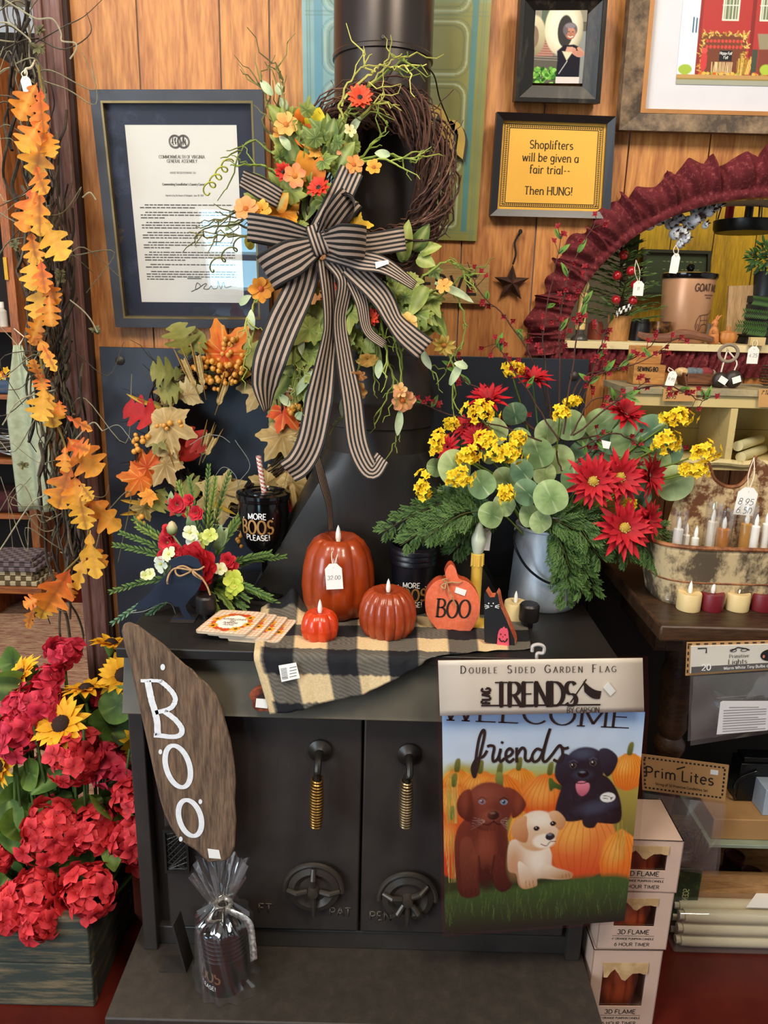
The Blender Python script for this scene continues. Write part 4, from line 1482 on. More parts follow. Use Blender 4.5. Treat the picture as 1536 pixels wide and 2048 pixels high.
for ex, ey in ((964, 1608), (1010, 1610)):
 p.ell(ex, ey, 7.5, 5.5, '#9aa0a4').ell(ex, ey, 5.6, 5.2, '#5f86a8').ell(ex, ey, 3.2, 3.4, '#121418').ell(ex - 2, ey - 2, 1.4, 1.4, '#ffffff')
 p.line([(ex - 9, ey - 5), (ex, ey - 9), (ex + 9, ey - 4)], 2, '#2d100b', 0.9, True)
p.ell(988, 1637, 13, 9, '#2a1410').ell(986, 1632, 6, 2.4, '#8f6a5c', soft=0.8, al=0.8)
p.line([(966, 1654), (978, 1656), (989, 1650), (1000, 1656), (1014, 1652)], 2.4, '#2a0e0a', 1, True).line([(988, 1645), (989, 1651)], 1.8, '#2a0e0a')
for k in range(5):
 p.line([(970, 1646 + k), (945 - k, 1640 + 6 * k)], 0.9, '#d8b8a8', 0.6).line([(1004, 1648 + k), (1018, 1642 + 6 * k)], 0.9, '#d8b8a8', 0.6)
for x in (930, 942, 952, 1010, 1020):
 p.line([(x, 1786), (x - 1, 1798)], 1.4, '#2a0e0a', 0.8)
p.ell(948, 1665, 12, 40, '#5a241a', soft=1.0, al=0.5).ell(1004, 1690, 10, 44, '#4a1c14', soft=1.0, al=0.5)
p.line([(958, 1720), (962, 1760), (966, 1780)], 4, '#32110c', 0.7, True).line([(992, 1720), (988, 1750), (990, 1775)], 4, '#32110c', 0.7, True)
p.ell(974, 1765, 14, 22, '#381410', soft=0.8, al=0.8)
p.ell(968, 1620, 16, 26, '#934a36', soft=1.2, al=0.5).ell(927, 1606, 7, 22, '#8f4632', soft=1.2, al=0.6).ell(1040, 1612, 7, 18, '#93472f', soft=1.2, al=0.6)
for k in range(60):
 x, y = 925 + rnd.random() * 90, 1655 + rnd.random() * 110
 p.line([(x, y), (x + jit(3), y + 9)], 0.9, rnd.choice(('#9a5038', '#4a1c14')), 0.35)
 x, y = 1142 + rnd.random() * 100, 1590 + rnd.random() * 60
 p.line([(x, y), (x + 4, y + 7)], 0.9, '#3c465c', 0.35)
p.poly([(1022, 1700), (1040, 1688), (1100, 1700), (1116, 1720), (1120, 1748), (1150, 1758), (1164, 1766), (1160, 1775), (1130, 1776), (1090, 1772), (1086, 1782), (1060, 1792), (1046, 1782), (1040, 1760), (1022, 1750)], '#f1dcc2', c2='#b9814f', ax=((1080, 1700), (1050, 1795)))
p.ell(1085, 1735, 22, 26, '#fff3e2', soft=1.1, al=0.7).ell(1036, 1735, 14, 30, '#cf8a58', soft=1.1, al=0.6)
p.poly([(1044, 1735), (1062, 1745), (1086, 1778), (1084, 1788), (1058, 1791), (1048, 1772)], '#f4e2cb', c2='#c99567', ax=((1050, 1740), (1066, 1792)))
p.poly([(1104, 1742), (1130, 1752), (1164, 1764), (1160, 1774), (1130, 1774), (1104, 1762)], '#efd9bd', c2='#bd8a5c', ax=((1120, 1745), (1130, 1776)))
p.ell(1082, 1672, 46, 42, '#f3dfc6', c2='#d7a678', soft=0.08)
p.ell(1088, 1650, 26, 14, '#fdf2e0', soft=1.1, al=0.8)
p.poly([(1058, 1640), (1036, 1648), (1027, 1668), (1034, 1685), (1058, 1696), (1064, 1680), (1060, 1660)], '#e0a877', c2='#b97443', ax=((1035, 1645), (1058, 1695)))
p.poly([(1106, 1636), (1124, 1632), (1142, 1650), (1140, 1666), (1130, 1672), (1118, 1660)], '#e5b98c', c2='#c3834f', ax=((1110, 1635), (1138, 1670)))
p.ell(1098, 1694, 24, 15, '#f7e8d4', soft=0.3)
for ex, ey in ((1081, 1667), (1116, 1658)):
 p.ell(ex, ey, 6.5, 5, '#3a2416').ell(ex, ey, 4.4, 4.4, '#0d0b0b').ell(ex - 1.4, ey - 1.6, 1.2, 1.2, '#ffffff')
p.ell(1111, 1685, 10, 7.5, '#1d2028').ell(1110, 1681, 5, 2, '#8a94a4', soft=0.8, al=0.8)
p.line([(1092, 1700), (1104, 1704), (1112, 1696), (1124, 1696)], 1.8, '#6a4028', 1, True)
for x in (1062, 1070, 1078, 1142, 1150, 1157):
 p.line([(x, 1776 if x < 1100 else 1766), (x + 2, 1788 if x < 1100 else 1774)], 1.3, '#8a5a38', 0.8)
p.ell(1229, 1606, 16, 10.5, '#f1efe6').line([(1219, 1602), (1232, 1604)], 1.5, '#33312c').line([(1219, 1607), (1229, 1609)], 1.5, '#33312c').poly([(1234, 1606), (1241, 1606), (1236, 1612)], '#33312c', curve=False)
cut = [(884, 1424), (1290, 1424), (1285, 1560), (1272, 1700), (1254, 1838), (888, 1866)]
p2 = p

def flagfn(x, y):
 u, v = (x - 882) / 410, (y - 1424) / 450
 lx, rx_ = 884 + 6 * v, 1290 - 33 * v - 8 * v * v
 by = 1868 - 26 * u
 return fl(lx + (rx_ - lx) * u, 1424 + (by - 1424) * v)

p.build('flag_cloth', flagfn, t, vcol('printed_cloth', 0.5, 0.03, 40))
mb = MB()
for (wd, px, py, sz, kw) in (('WELCOME', 1076, 1447, 46, dict(wt=0.85, thin=0.45, serif=0.9, hx=1.36)),):
 o = fl(px, py, 0.0016)
 k = psz(o)
 write(mb, wd, plane_fn(o, (1, 0, -0.02), (0, 0, 1)), sz * k, wt=kw['wt'], thin=kw['thin'], serif=kw['serif'], hx=kw['hx'], sp=0.9)
FR = [[(948, 1555), (950, 1528), (957, 1480), (965, 1460), (969, 1466), (962, 1500), (952, 1542), (948, 1552), (944, 1535), (952, 1518), (966, 1512), (974, 1500)],
      [(974, 1492), (981, 1490), (988, 1494), (985, 1512), (987, 1522), (995, 1516), (1001, 1500)],
      [(1001, 1496), (998, 1513), (1001, 1522), (1009, 1515)], [(1003, 1486), (1005, 1482)],
      [(1009, 1514), (1020, 1510), (1025, 1502), (1019, 1496), (1012, 1503), (1012, 1517), (1019, 1523), (1028, 1516)],
      [(1033, 1494), (1033, 1524)], [(1033, 1510), (1043, 1495), (1050, 1500), (1050, 1517), (1058, 1521), (1064, 1512)],
      [(1084, 1500), (1073, 1497), (1064, 1510), (1067, 1522), (1077, 1518), (1086, 1500), (1095, 1470), (1100, 1456)], [(1099, 1458), (1090, 1490), (1085, 1516), (1091, 1522), (1104, 1508)],
      [(1104, 1508), (1118, 1490), (1124, 1498), (1124, 1514), (1116, 1522), (1106, 1518)], [(1118, 1490), (1128, 1496), (1137, 1494)]]
for s_ in FR:
 c_ = crom([(a, b, 0) for a, b in s_], 6)
 stroke(mb, [(v_.x, v_.y) for v_ in c_], lambda x, y: fl(x, y, 0.0016), 5.6, 1.0)
mb.build('lettering', INK, t)
hd = lambda x, y, d=0.0: at(x, y, YF - 0.0135 - 0.002 * math.sin(PI * (y - 1318) / 112)) + V((0, -d, 0))
mb = MB()
mb.grid(lambda u, v: hd(876 + 409 * u + 4 * v - 1 * u * v, 1321 - 5 * u + 110 * v - 3 * u * v), 6, 10)
hc = mb.build('card_header', plain('header_card', '#e3d6c4', 0.4, var=0.03), t, sol=0.0016)
mb = MB()
kk = psz(hd(1080, 1380))
DD = 0.0022

def htext(s_, px, py, size, **kw):
 o = hd(px, py)
 write(mb, s_, lambda x, y: hd(px + x / kk, py - y / kk - 0.010 * x / kk, DD), size * kk, 0, -size * kk / 2, **kw)

px = 921
for wd_ in ('DOUBLE', 'SIDED', 'GARDEN', 'FLAG'):
 for i, ch in enumerate(wd_):
  sz = 11.5 if i else 15
  write(mb, ch, lambda x, y: hd(px + x / kk, 1344 - y / kk - 0.010 * (px - 1080), DD), sz * kk, 0, 0, wt=0.85, thin=0.55, serif=0.7, align='l', hx=0.95)
  px += text_width(ch, 3.2) * sz * 0.95
 px += 15
htext('TRENDS', 1072, 1387, 48, wt=1.3, thin=0.3, serif=0.55, hx=0.80, sp=0.35)
htext('BY CARSON', 1166, 1419, 11, wt=0.85, thin=0.5, serif=0.6, hx=0.85)
write(mb, 'FLAG', lambda x, y: hd(980 - y / kk, 1390 - x / kk, DD), 17 * kk, 0, 0, wt=1.9, hx=0.62, sp=0.7)
stroke(mb, [(962, 1410), (1200, 1408)], lambda x, y: hd(x, y, DD), 3.2)
mb.grid(lambda u, v: hd(1166 + 36 * u + 2 * v - 5 * u * v, 1372 + 6 * math.sin(3 * u) + (1 - 0.3 * u) * 22 * v + 8 * u - 12 * (1 - u), DD), 6, 3)
stroke(mb, [(1140, 1404), (1172, 1357)], lambda x, y: hd(x, y, DD), 2.4)
mb.build('lettering', INK, hc)
mb = MB()
mb.col('#efe9dc')
k_ = [(1206, 1374), (1216, 1362), (1230, 1380), (1220, 1390)]
mb.prism(k_, lambda x, y, d: hd(x, y, d), 0.0034, 0.0024)
mb.build('price_sticker', TAGM, hc)
mb = MB()
ho = at(1074, 1325, YF - 0.003)
mb.tube(crom([at(1074, 1330, YF - 0.002), at(1074, 1308, YF - 0.002), at(1086, 1306, YF - 0.002), at(1088, 1294, YF - 0.002), at(1078, 1289, YF - 0.002), at(1066, 1292, YF - 0.002), at(1064, 1303, YF - 0.002)], 6), 0.0028, 6)
mb.build('hanger_hook', plain('frosted_plastic', '#b9b4b0', 0.3, var=0.05), t)
mb = MB()
so = [(871, 1318), (1296, 1312), (1298, 1420), (1290, 1560), (1278, 1700), (1262, 1846), (884, 1874), (876, 1500)]
mb.prism(so, lambda x, y, d: at(x, y, YF - 0.020 - 0.002 * math.sin(x / 47.0) + d), 0.0, 0.0006)
mb.build('clear_sleeve', clear('sleeve_film', amount=0.085, rough=0.06), t)

# ================================================================== candle boxes stacked beside the hearth
CARD = plain('pink_card', '#c9ab98', 0.6, var=0.04)
LINER = worn('torn_liner', '#a8875c', '#c0a074', 0.8, 30)

def candle_box(label, c, w_, d_, h_, rz, win, rows, torn, cand=True):
 """a card box with a window: c = middle of its base"""
 t = thing('candle_box', label, 'box', c, rz, 'pumpkin candle boxes stacked beside the stove')
 x0, x1, yf, yb = -w_ / 2, w_ / 2, -d_ / 2, d_ / 2
 e = 0.0018
 wx0, wx1, wz0, wz1 = (x0 + win[0] * w_, x0 + win[1] * w_, win[2] * h_, win[3] * h_)
 mb = MB()
 ch = 0.006
 O = [(x0, 0), (x1, 0), (x1, h_), (x0, h_)]
 I = [(wx0, wz0 + ch), (wx0 + ch, wz0), (wx1 - ch, wz0), (wx1, wz0 + ch), (wx1, wz1), (wx0, wz1)]
 mb.box(x0, x1, yf, yf + e, 0, wz0)
 mb.box(x0, wx0, yf, yf + e, wz0, h_)
 mb.box(wx1, x1, yf, yf + e, wz0, h_)
 mb.box(wx0, wx1, yf, yf + e, wz1, h_)
 mb.box(x0, x0 + e, yf, yb, 0, h_)
 mb.box(x1 - e, x1, yf, yb, 0, h_)
 mb.box(x0, x1, yb - e, yb, 0, h_)
 mb.box(x0, x1, yf, yb, 0, e)
 mb.box(x0, x1, yf, yb, h_ - e, h_)
 mb.build('card_body', CARD, t, world=False)
 mb = MB()
 fl_ = []
 n = 12
 for i in range(n + 1):
  u = i / n
  fl_.append((wx0 + (wx1 - wx0) * u, wz1 + 0.003 - torn * (0.35 + 0.5 * abs(math.sin(5.1 * u + w_ * 90)) + 0.15 * math.sin(17 * u))))
 mb.prism([(wx0 - 0.002, wz1 + 0.004)] + fl_ + [(wx1 + 0.002, wz1 + 0.004)], lambda x, z, y: V((x, y - 0.20 * max(0, wz1 - z), z)), yf - 0.0012, yf - 0.0004)
 mb.build('torn_flap', LINER, t, world=False)
 mb = MB()
 for s_, zz, sz, wt in rows:
  write(mb, s_, lambda x, y: V((x, yf - 0.0005, y)), sz, 0.0, zz, wt=wt, hx=1.05)
 z_ = rows[0][1] - 0.004
 stroke(mb, [(-w_ * 0.3, z_), (w_ * 0.3, z_)], lambda x, y: V((x, yf - 0.0005, y)), 0.0007)
 mb.build('lettering', INK, t, world=False)
 mb = MB()
 mb.box(wx0 - 0.002, wx1 + 0.002, yf + 0.003, yf + 0.0033, wz0 - 0.002, wz1)
 mb.build('window_film', clear('box_film', amount=0.05, rough=0.1), t, world=False)
 if cand:
  rr = min(w_, d_) * 0.40
  mb = MB()
  prof = [(rr * 0.62, 0.004), (rr * 0.9, h_ * 0.12), (rr, h_ * 0.4), (rr * 0.92, h_ * 0.68), (rr * 0.6, h_ * 0.84), (rr * 0.3, h_ * 0.83)]
  mb.lathe(prof, (0, 0, 0), 60, rf=lambda a, i: 1 - 0.10 * (1 - abs(math.sin(a * 5))) ** 2)
  mb.build('pumpkin_candle', plain('boxed_wax', '#a8441c', 0.5, var=0.1), t, world=False)
 return t

ROW = [('3D FLAME', 0.034, 0.0095, 1.0), ('4" ORANGE PUMPKIN CANDLE', 0.0215, 0.0042, 1.1), ('6 HOUR TIMER', 0.0075, 0.0072, 0.9)]
W_ = 0.128
c0 = V((0.468, 1.182, ZF))
candle_box('bottom box of the pumpkin candle stack, torn flap above a wide window', c0, W_, 0.118, 0.180, 0.02, (0.17, 0.80, 0.28, 0.82), ROW, 0.034)
candle_box('middle box of the pumpkin candle stack, showing corrugated torn card', c0 + V((0.006, 0.002, 0.1805)), W_, 0.118, 0.126, 0.012, (0.20, 0.78, 0.40, 0.86), ROW, 0.022)
candle_box('topmost box of the pumpkin candle stack, beside the hanging flag', c0 + V((0.010, 0.002, 0.307)), W_, 0.118, 0.108, -0.01, (0.20, 0.80, 0.42, 0.86), ROW, 0.024)

# ================================================================== planter of silk flowers
cr = onz(190, 2015, ZF)
crt = at(186, 1836, cr.y).z
CX0, CX1, CY0, CY1 = -0.84, cr.x, cr.y, cr.y + 0.235
t = thing('wooden_planter', 'rough wooden planter with flaking dark green paint on the red floor by the hearth', 'planter', ((CX0 + CX1) / 2, (CY0 + CY1) / 2, ZF))
GPAINT = worn('flaking_green_paint', '#353c35', '#7d6d50', 0.8, 26, 0.48, 0.66, stretch=(0.25, 1, 2.2), bump=0.5)
mid = (ZF + crt) / 2 - 0.004
for nm, b in (('front_board', (CX0, CX1, CY0, CY0 + 0.02)), ('back_board', (CX0, CX1, CY1 - 0.02, CY1))):
 for z0, z1 in ((ZF, mid - 0.001), (mid + 0.001, crt)):
  mb = MB()
  mb.box(b[0], b[1], b[2], b[3], z0, z1)
  mb.build(nm, GPAINT, t, bev=0.003)
for x in (CX0, CX1 - 0.02):
 mb = MB()
 mb.box(x, x + 0.0195, CY0 + 0.0205, CY1 - 0.0205, ZF, crt)
 mb.build('side_board', worn('flaking_green_side', '#2b2f27', '#6f5836', 0.8, 26, 0.50, 0.72, stretch=(1, 0.25, 2.2), bump=0.5), t, bev=0.003)
mb = MB()
mb.box(CX0 + 0.01, CX1 - 0.01, CY0 + 0.01, CY1 - 0.01, ZF + 0.002, ZF + 0.15)
mb.build('floral_foam', plain('dark_foam', '#171a10', 0.95), t)

def stem_to(b):
 """where a silk stem enters the foam below bloom b"""
 return V((max(CX0 + 0.06, min(CX1 - 0.05, b.x * 0.93 - 0.01)), max(CY0 + 0.05, min(CY1 - 0.05, 0.6 * b.y + 0.4 * (CY0 + 0.12))), ZF + 0.09))

def geranium(px, py, rp, Y, label, c0, c1):
 b = at(px, py, Y)
 r = rp * psz(b)
 base = stem_to(b)
 t = thing('geranium', label, 'flower', base, 0, None)
 mb = MB()
 n = max(9, int(26 * (rp / 55.0) ** 1.6))
 view = (CC - b).normalized()
 up = (view + V((0, 0, 0.55))).normalized()
 fr = 0.0215
 for i in range(n):
  zz = 1 - 1.28 * (i + 0.5) / n
  a = i * 2.39996 + jit(0.2)
  q = math.sqrt(max(0, 1 - zz * zz))
  R_ = frame((0, 0, 0), up.orthogonal(), up)
  d = (R_ @ V((q * math.cos(a), q * math.sin(a), zz))).normalized()
  pos = b + d * (r - fr * 0.35) * rnd.uniform(0.72, 1.08)
  nn = (d + jv(0.55)).normalized()
  q0, q1 = rnd.uniform(0, 0.35), rnd.uniform(0, 0.3)
  cc0 = mix(lin(c0), lin('#ef5a62'), q0)
  cc1 = mix(lin(c1), (0.02, 0.0, 0.004), q1)
  M = frame(pos, nn.orthogonal(), nn)
  flower(mb, M, 5, fr * rnd.uniform(0.85, 1.1), fr * 0.98, cc1, cc0, 0.3, 1, petal_prof, 0.45, 4, 0.001, 0.22, 0.25)
 mb.build('bloom', PETAL, t)
 mb = MB(c='#4c6a2b')
 mb.tube(crom([base, base.lerp(b, 0.5) + jv(0.01), b - up * r * 0.4], 4), 0.0035, 6)
 mb.build('stem', LEAF, t)
 return t

def gd(py):
 return 1.185 + max(0, (1840 - py)) / 550.0 * 0.20

RD, RD2 = '#ea3a58', '#a30d28'
SC, SC2 = '#ee4248', '#b2121c'
for px, py, rp, dy, lb, sc in (
  (127, 1308, 36, 0.04, 'small crimson geranium at the top, against the brown post', 0), (100, 1350, 30, 0.02, 'crimson geranium tucked under the uppermost red one', 0),
  (80, 1405, 50, 0.0, 'crimson geranium above the sunflower with the wide dark eye', 0), (38, 1408, 34, 0.0, 'crimson geranium below the sunflower that faces the rug', 0),
  (42, 1468, 54, -0.01, 'large crimson geranium at the edge of the planter beside a sunflower', 0), (148, 1512, 62, -0.01, 'large crimson geranium under the sunflower with the wide dark eye', 1),
  (215, 1528, 48, 0.02, 'darker crimson geranium between the big cluster and the stove', 0), (262, 1592, 38, 0.0, 'red geranium head close against the stove side', 1),
  (268, 1512, 20, 0.05, 'small red geranium peeping from behind the driftwood board', 1), (205, 1400, 22, 0.05, 'little crimson geranium under the sunflower seen from the side', 0),
  (108, 1665, 70, -0.01, 'widest scarlet geranium in the middle of the planter', 1), (182, 1662, 56, 0.0, 'scarlet geranium touching the widest one, towards the stove', 1),
  (262, 1678, 46, 0.0, 'scarlet geranium with open florets hanging over the planter end', 1), (66, 1792, 60, -0.03, 'scarlet geranium drooping over the front board', 1),
  (176, 1785, 60, -0.03, 'scarlet geranium resting on the planter corner', 1), (10, 1822, 44, -0.05, 'scarlet geranium hanging lowest, cut by the picture edge', 1),
  (78, 1845, 40, -0.05, 'scarlet geranium spilling lowest over the green front board', 1), (284, 1722, 26, 0.04, 'small scarlet geranium beside the stove foot', 1),
  (2, 1718, 26, 0.0, 'small scarlet geranium peeking in beside dark leaves at the edge', 1)):
 geranium(px, py, rp, gd(py) + dy, lb, *((SC, SC2) if sc else (RD, RD2)))

def sunflower(px, py, rp, Y, nrm, label, eye=True):
 b = at(px, py, Y)
 r = rp * psz(b)
 base = stem_to(b)
 t = thing('sunflower', label, 'flower', base, 0, None)
 n = V(nrm).normalized()
 M = frame(b, n.orthogonal(), n)
 mb = MB()
 flower(mb, M, 13, r * 0.78, r * 0.34, '#e79a14', '#f7c22b', 0.18, 2, point_prof, 0.18, 6, r * 0.22, 0.25, 0.2)
 mb.build('petals', PETAL, t)
 mb = MB(c='#2a160c')
 mb.lathe([(0.0, 0.012 * 1), (r * 0.16, 0.011), (r * 0.27, 0.006), (r * 0.32, 0.0), (r * 0.3, -0.004)], b, 20, M.to_3x3())
 for i in range(60):
  a, q = i * 2.4, r * 0.29 * math.sqrt(i / 60)
  p_ = b + M.to_3x3() @ V((q * math.cos(a), q * math.sin(a), 0.009 - 0.005 * (i / 60)))
  mb.col('#4b2a16' if i % 3 else '#1a0d07')
  mb.ball(p_, 0.0018, 5)
 mb.build('seed_head', plain('seed_head', '#2c170d', 0.9, bump=0.4, sc=200), t)
 mb = MB(c='#5c7c35')
 mb.lathe([(0.001, -0.03), (r * 0.12, -0.022), (r * 0.30, -0.006), (r * 0.33, -0.002)], b, 14, M.to_3x3())
 mb.tube(crom([base, base.lerp(b, 0.6) + V((0, 0.01, 0.0)), b - n * 0.028], 5), 0.0035, 6)
 mb.build('stem', LEAF, t)
 mb = MB()
 for k in range(2):
  d = V((jit(1), -0.3 + jit(0.4), -0.1 + jit(0.3)))
  strip_leaf(mb, frame(base.lerp(b, 0.62 + 0.14 * k), d, (0, -0.5, 1)), 0.075, 0.05, petal_prof, '#34511f', '#567630', 0.3, 0.2, 7, vein='#7d9650')
 mb.build('foliage', LEAF, t)

for px, py, rp, dy, n, lb in (
  (40, 1352, 50, 0.03, (-0.55, -0.45, 0.75), 'sunflower facing away towards the rug at the outer end of the planter'), (222, 1288, 44, 0.05, (0.1, 0.2, 1), 'sunflower peeping over the tip of the driftwood board'),
  (246, 1350, 52, 0.04, (0.15, -0.8, 0.65), 'sunflower with dark eye half behind the driftwood board'), (172, 1378, 50, 0.02, (-0.05, 0.25, 1), 'sunflower seen from the side on a pale stem'),
  (122, 1448, 60, -0.02, (-0.1, -0.72, 0.85), 'sunflower with a wide dark eye in the middle of the planter'), (278, 1482, 44, 0.04, (0.75, -0.8, 0.1), 'sunflower turned towards the stove beside the driftwood'),
  (2, 1532, 44, 0.0, (-0.6, -0.8, 0.3), 'sunflower cut by the picture edge beside dark round leaves')):
 sunflower(px, py, rp, gd(py) + dy, n, lb)

t = thing('silk_foliage', 'dark green silk leaves filling the planter between the blooms', 'foliage', V((CX1 - 0.2, CY0 + 0.12, ZF + 0.10)))
for k in range(84):
 px, py = rnd.choice(((60, 1560), (200, 1610), (250, 1420), (120, 1600), (30, 1620), (230, 1460), (20, 1480), (215, 1720), (240, 1630), (30, 1740), (150, 1730), (190, 1440), (70, 1350), (285, 1640), (15, 1380)))
 px, py = px + jit(38), py + jit(42)
 b = at(px, py, gd(py) + (rnd.uniform(0.0, 0.055) if k < 44 else rnd.uniform(0.05, 0.10)))
 d = V((jit(1), -0.35 + jit(0.6), -0.35 + jit(0.8)))
 mb = MB()
 g = rnd.choice((('#2c4317', '#5a7a2b'), ('#24381a', '#42601f'), ('#3b5420', '#708c38')))
 if k % 3:
  polar_leaf(mb, frame(b, d, (jit(0.4), -1, 0.45)), rnd.uniform(0.06, 0.085), round_r, g[0], g[1], -0.3, 3, 28, vein='#7f9650')
 else:
  strip_leaf(mb, frame(b, d, (jit(0.4), -1, 0.4)), 0.085, 0.05, petal_prof, g[0], g[1], 0.25, 0.2, 8, vein='#7f9650')
 mb.build('leaf', LEAF, t)
mb = MB(c='#3c5424')
for k in range(26):
 b = at(rnd.uniform(5, 275), rnd.uniform(1420, 1760), 1.31 + jit(0.03))
 mb.tube(crom([stem_to(b), stem_to(b).lerp(b, 0.5) + jv(0.015), b], 3), 0.003, 5)
mb.build('stems', LEAF, t)

# ================================================================== driftwood BOO board
YD = 1.098
OUT = [(243, 1262), (247, 1248), (258, 1243), (277, 1250), (303, 1270), (329, 1289), (350, 1310), (372, 1330), (385, 1338), (398, 1353), (416, 1368), (432, 1388), (444, 1416), (453, 1448), (461, 1476), (466, 1504), (470, 1534), (472, 1564), (470, 1600), (473, 1639), (471, 1670), (470, 1693), (464, 1710), (453, 1721), (436, 1722), (419, 1725), (408, 1716), (393, 1701), (375, 1690), (355, 1675), (342, 1655), (329, 1628), (320, 1598), (312, 1564), (305, 1532), (297, 1495), (287, 1450), (277, 1405), (268, 1364), (260, 1327), (250, 1295)]
t = thing('driftwood_sign', 'weathered driftwood board painted with white letters BOO leaning on the stove front', 'sign', at(430, 1722, YD))
mb = MB()
mb.prism(OUT, lambda x, y, d: at(x, y, YD + d), 0.0, 0.017)
mb.build('board', wood('driftwood', '#3a2a1f', '#80664f', 'Z', 1.6, 0.85, 0.9, False, False, 60), t, bev=0.003)
bf = lambda x, y: at(x, y, YD - 0.0012)
mb = MB()
z = lambda a, b: (200 + a / 2.327, 1220 + b / 2.327)
for s_, wd in (([(188, 330), (240, 328), (292, 332)], 8), ([(222, 330), (240, 420), (262, 500), (270, 582)], 13), ([(280, 330), (318, 362), (348, 402), (345, 438), (318, 462), (258, 478)], 10), ([(300, 472), (350, 510), (378, 548), (376, 578), (340, 590), (250, 582)], 11)):
 c_ = crom([(*z(*q_), 0) for q_ in s_], 8)
 stroke(mb, [(p_.x + jit(0.5), p_.y + jit(0.4)) for p_ in c_], bf, wd, 0.8)
for cx_, cy_, rx_, ry_ in ((362, 728, 54, 100), (419, 968, 50, 86)):
 a0 = math.radians(-17)
 P = []
 for i in range(41):
  a = 2 * PI * i / 40
  x, y = rx_ * math.cos(a), ry_ * math.sin(a)
  P.append(z(cx_ + x * math.cos(a0) - y * math.sin(a0), cy_ + x * math.sin(a0) + y * math.cos(a0)))
 n = len(P)
 stroke(mb, P, bf, 11, 0.7, True)
for x, y, r_ in ((292, 266, 5), (281, 660, 4), (467, 892, 4), (376, 1066, 4)):
 mb.add([bf(*z(x + 2.2 * r_ * math.cos(a), y + 3 * r_ * math.sin(a))) for a in [2 * PI * i / 12 for i in range(12)]], [list(range(12))])
mb.build('painted_lettering', plain('chalk_paint', '#e6e8ea', 0.85, var=0.08, sc=120), t)
mb = MB()
mb.prism([(415, 1697), (438, 1700), (442, 1718), (418, 1716)], lambda x, y, d: at(x, y, YD - d), 0.002, 0.0005)
mb.build('price_sticker', TAGM, t)

# ================================================================== cup wrapped in cellophane on the hearth
b = onz(452, 1962, HZ)
k = psz(b + V((0, 0, 0.05)))
t = thing('wrapped_cup', 'black ribbed cup wrapped in clear cellophane with a silver ribbon on the hearth', 'cup', b)
zt = at(452, 1838, b.y).z - HZ
mb = MB()
r0, r1 = 40 * k, 47 * k
pr = [(r0, 0.001)] + [(r0 + (r1 - r0) * i / 10, zt * 0.55 * i / 10) for i in range(1, 11)]
for i in range(6):
 z0 = zt * (0.58 + 0.065 * i)
 pr += [(r1 + 0.001, z0), (r1 + 0.0028, z0 + 0.003), (r1 + 0.001, z0 + 0.006)]
pr += [(r1 + 0.001, zt), (r1 - 0.003, zt), (r0 - 0.004, 0.01), (0, 0.01)]
mb.lathe(pr, b, 40)
cu = mb.build('cup', plain('black_plastic', '#141110', 0.3, var=0.05), t)
mb = MB()

def cyl_fn(c, rad, a0, zb):
 """wrap (x, y) round an upright cylinder; a0 = the angle that x = 0 faces"""
 def fn(x, y):
  rr = rad(y) if callable(rad) else rad
  a = a0 + x / rr
  return V((c.x + rr * math.cos(a), c.y + rr * math.sin(a), zb + y))
 return fn

fn = cyl_fn(b, r0 + 0.0045, math.radians(-112), HZ)
write(mb, 'BOOS', fn, 0.024, -0.012, zt * 0.26, wt=1.0, hx=0.7)
mb.build('gold_lettering', plain('copper_ink', '#8f6a4a', 0.5, 0.3), cu)
mb = MB()
write(mb, 'PLEASE!', fn, 0.008, -0.012, zt * 0.14, wt=1.1)
mb.build('white_lettering', WHITE_INK, cu)
FILM = clear('cellophane', amount=0.20, rough=0.10, haze=0.015)
BAGF = clear('bag_film', amount=0.16, rough=0.12, haze=0.07)
mb = MB()
zk = at(452, 1808, b.y).z - HZ
zp = at(440, 1738, b.y).z - HZ

def film(u, v):
 a = 2 * PI * u
 if v < 0.6:
  q = v / 0.6
  rr = (r1 + 0.006) * (1.06 - 0.05 * q) + (0.012 * max(0, math.cos(a * 2 + 0.8)) if q < 0.2 else 0)
  z_ = HZ + 0.002 + (zt + 0.004) * q
 elif v < 0.78:
  q = (v - 0.6) / 0.18
  rr = (r1 + 0.006) * (1 - q) + 0.012 * q
  z_ = HZ + zt + 0.006 + (zk - zt) * q
 else:
  q = (v - 0.78) / 0.22
  rr = 0.012 + 0.034 * q
  z_ = HZ + zk + (zp - zk) * q + 0.008 * math.sin(5 * a)
 rr *= 1 + 0.07 * math.sin(11 * a + 9 * v) + 0.10 * (v > 0.6) * math.sin(17 * a)
 return V((b.x - 0.004 * (v > 0.78) + rr * math.cos(a), b.y + rr * math.sin(a), z_))

mb.grid(film, 72, 30, closed_u=True)
mb.build('cellophane', FILM, t, smooth=60)
RIB = worn('silver_ribbon', '#8c8578', '#e8e4da', 0.3, 160, 0.4, 0.6, 0.75)
mb = MB()
kn = V((b.x, b.y - 0.012, HZ + zk))
for dx, pts in ((0, [(0, 0, 0), (0.02, -0.012, 0.006), (0.05, -0.022, -0.006), (0.058, -0.030, -0.045), (0.06, -0.034, -0.072)]), (1, [(0, 0, 0), (-0.012, -0.02, 0.012), (-0.016, -0.028, 0.0), (0.0, -0.02, -0.006)])):
 P = crom([kn + V(p_) for p_ in pts], 6)
 mb.grid(lambda u, v: P[int(round(u * (len(P) - 1)))] + V((0.012, -0.004, 0.012)) * (v - 0.5), len(P) - 1, 2)
mb.tube([kn + V((0.013 * math.cos(a), 0.012 + 0.013 * math.sin(a), 0)) for a in [2 * PI * i / 16 for i in range(16)]], 0.004, 6, closed=True)
mb.build('silver_ribbon', RIB, t, sol=0.0006)

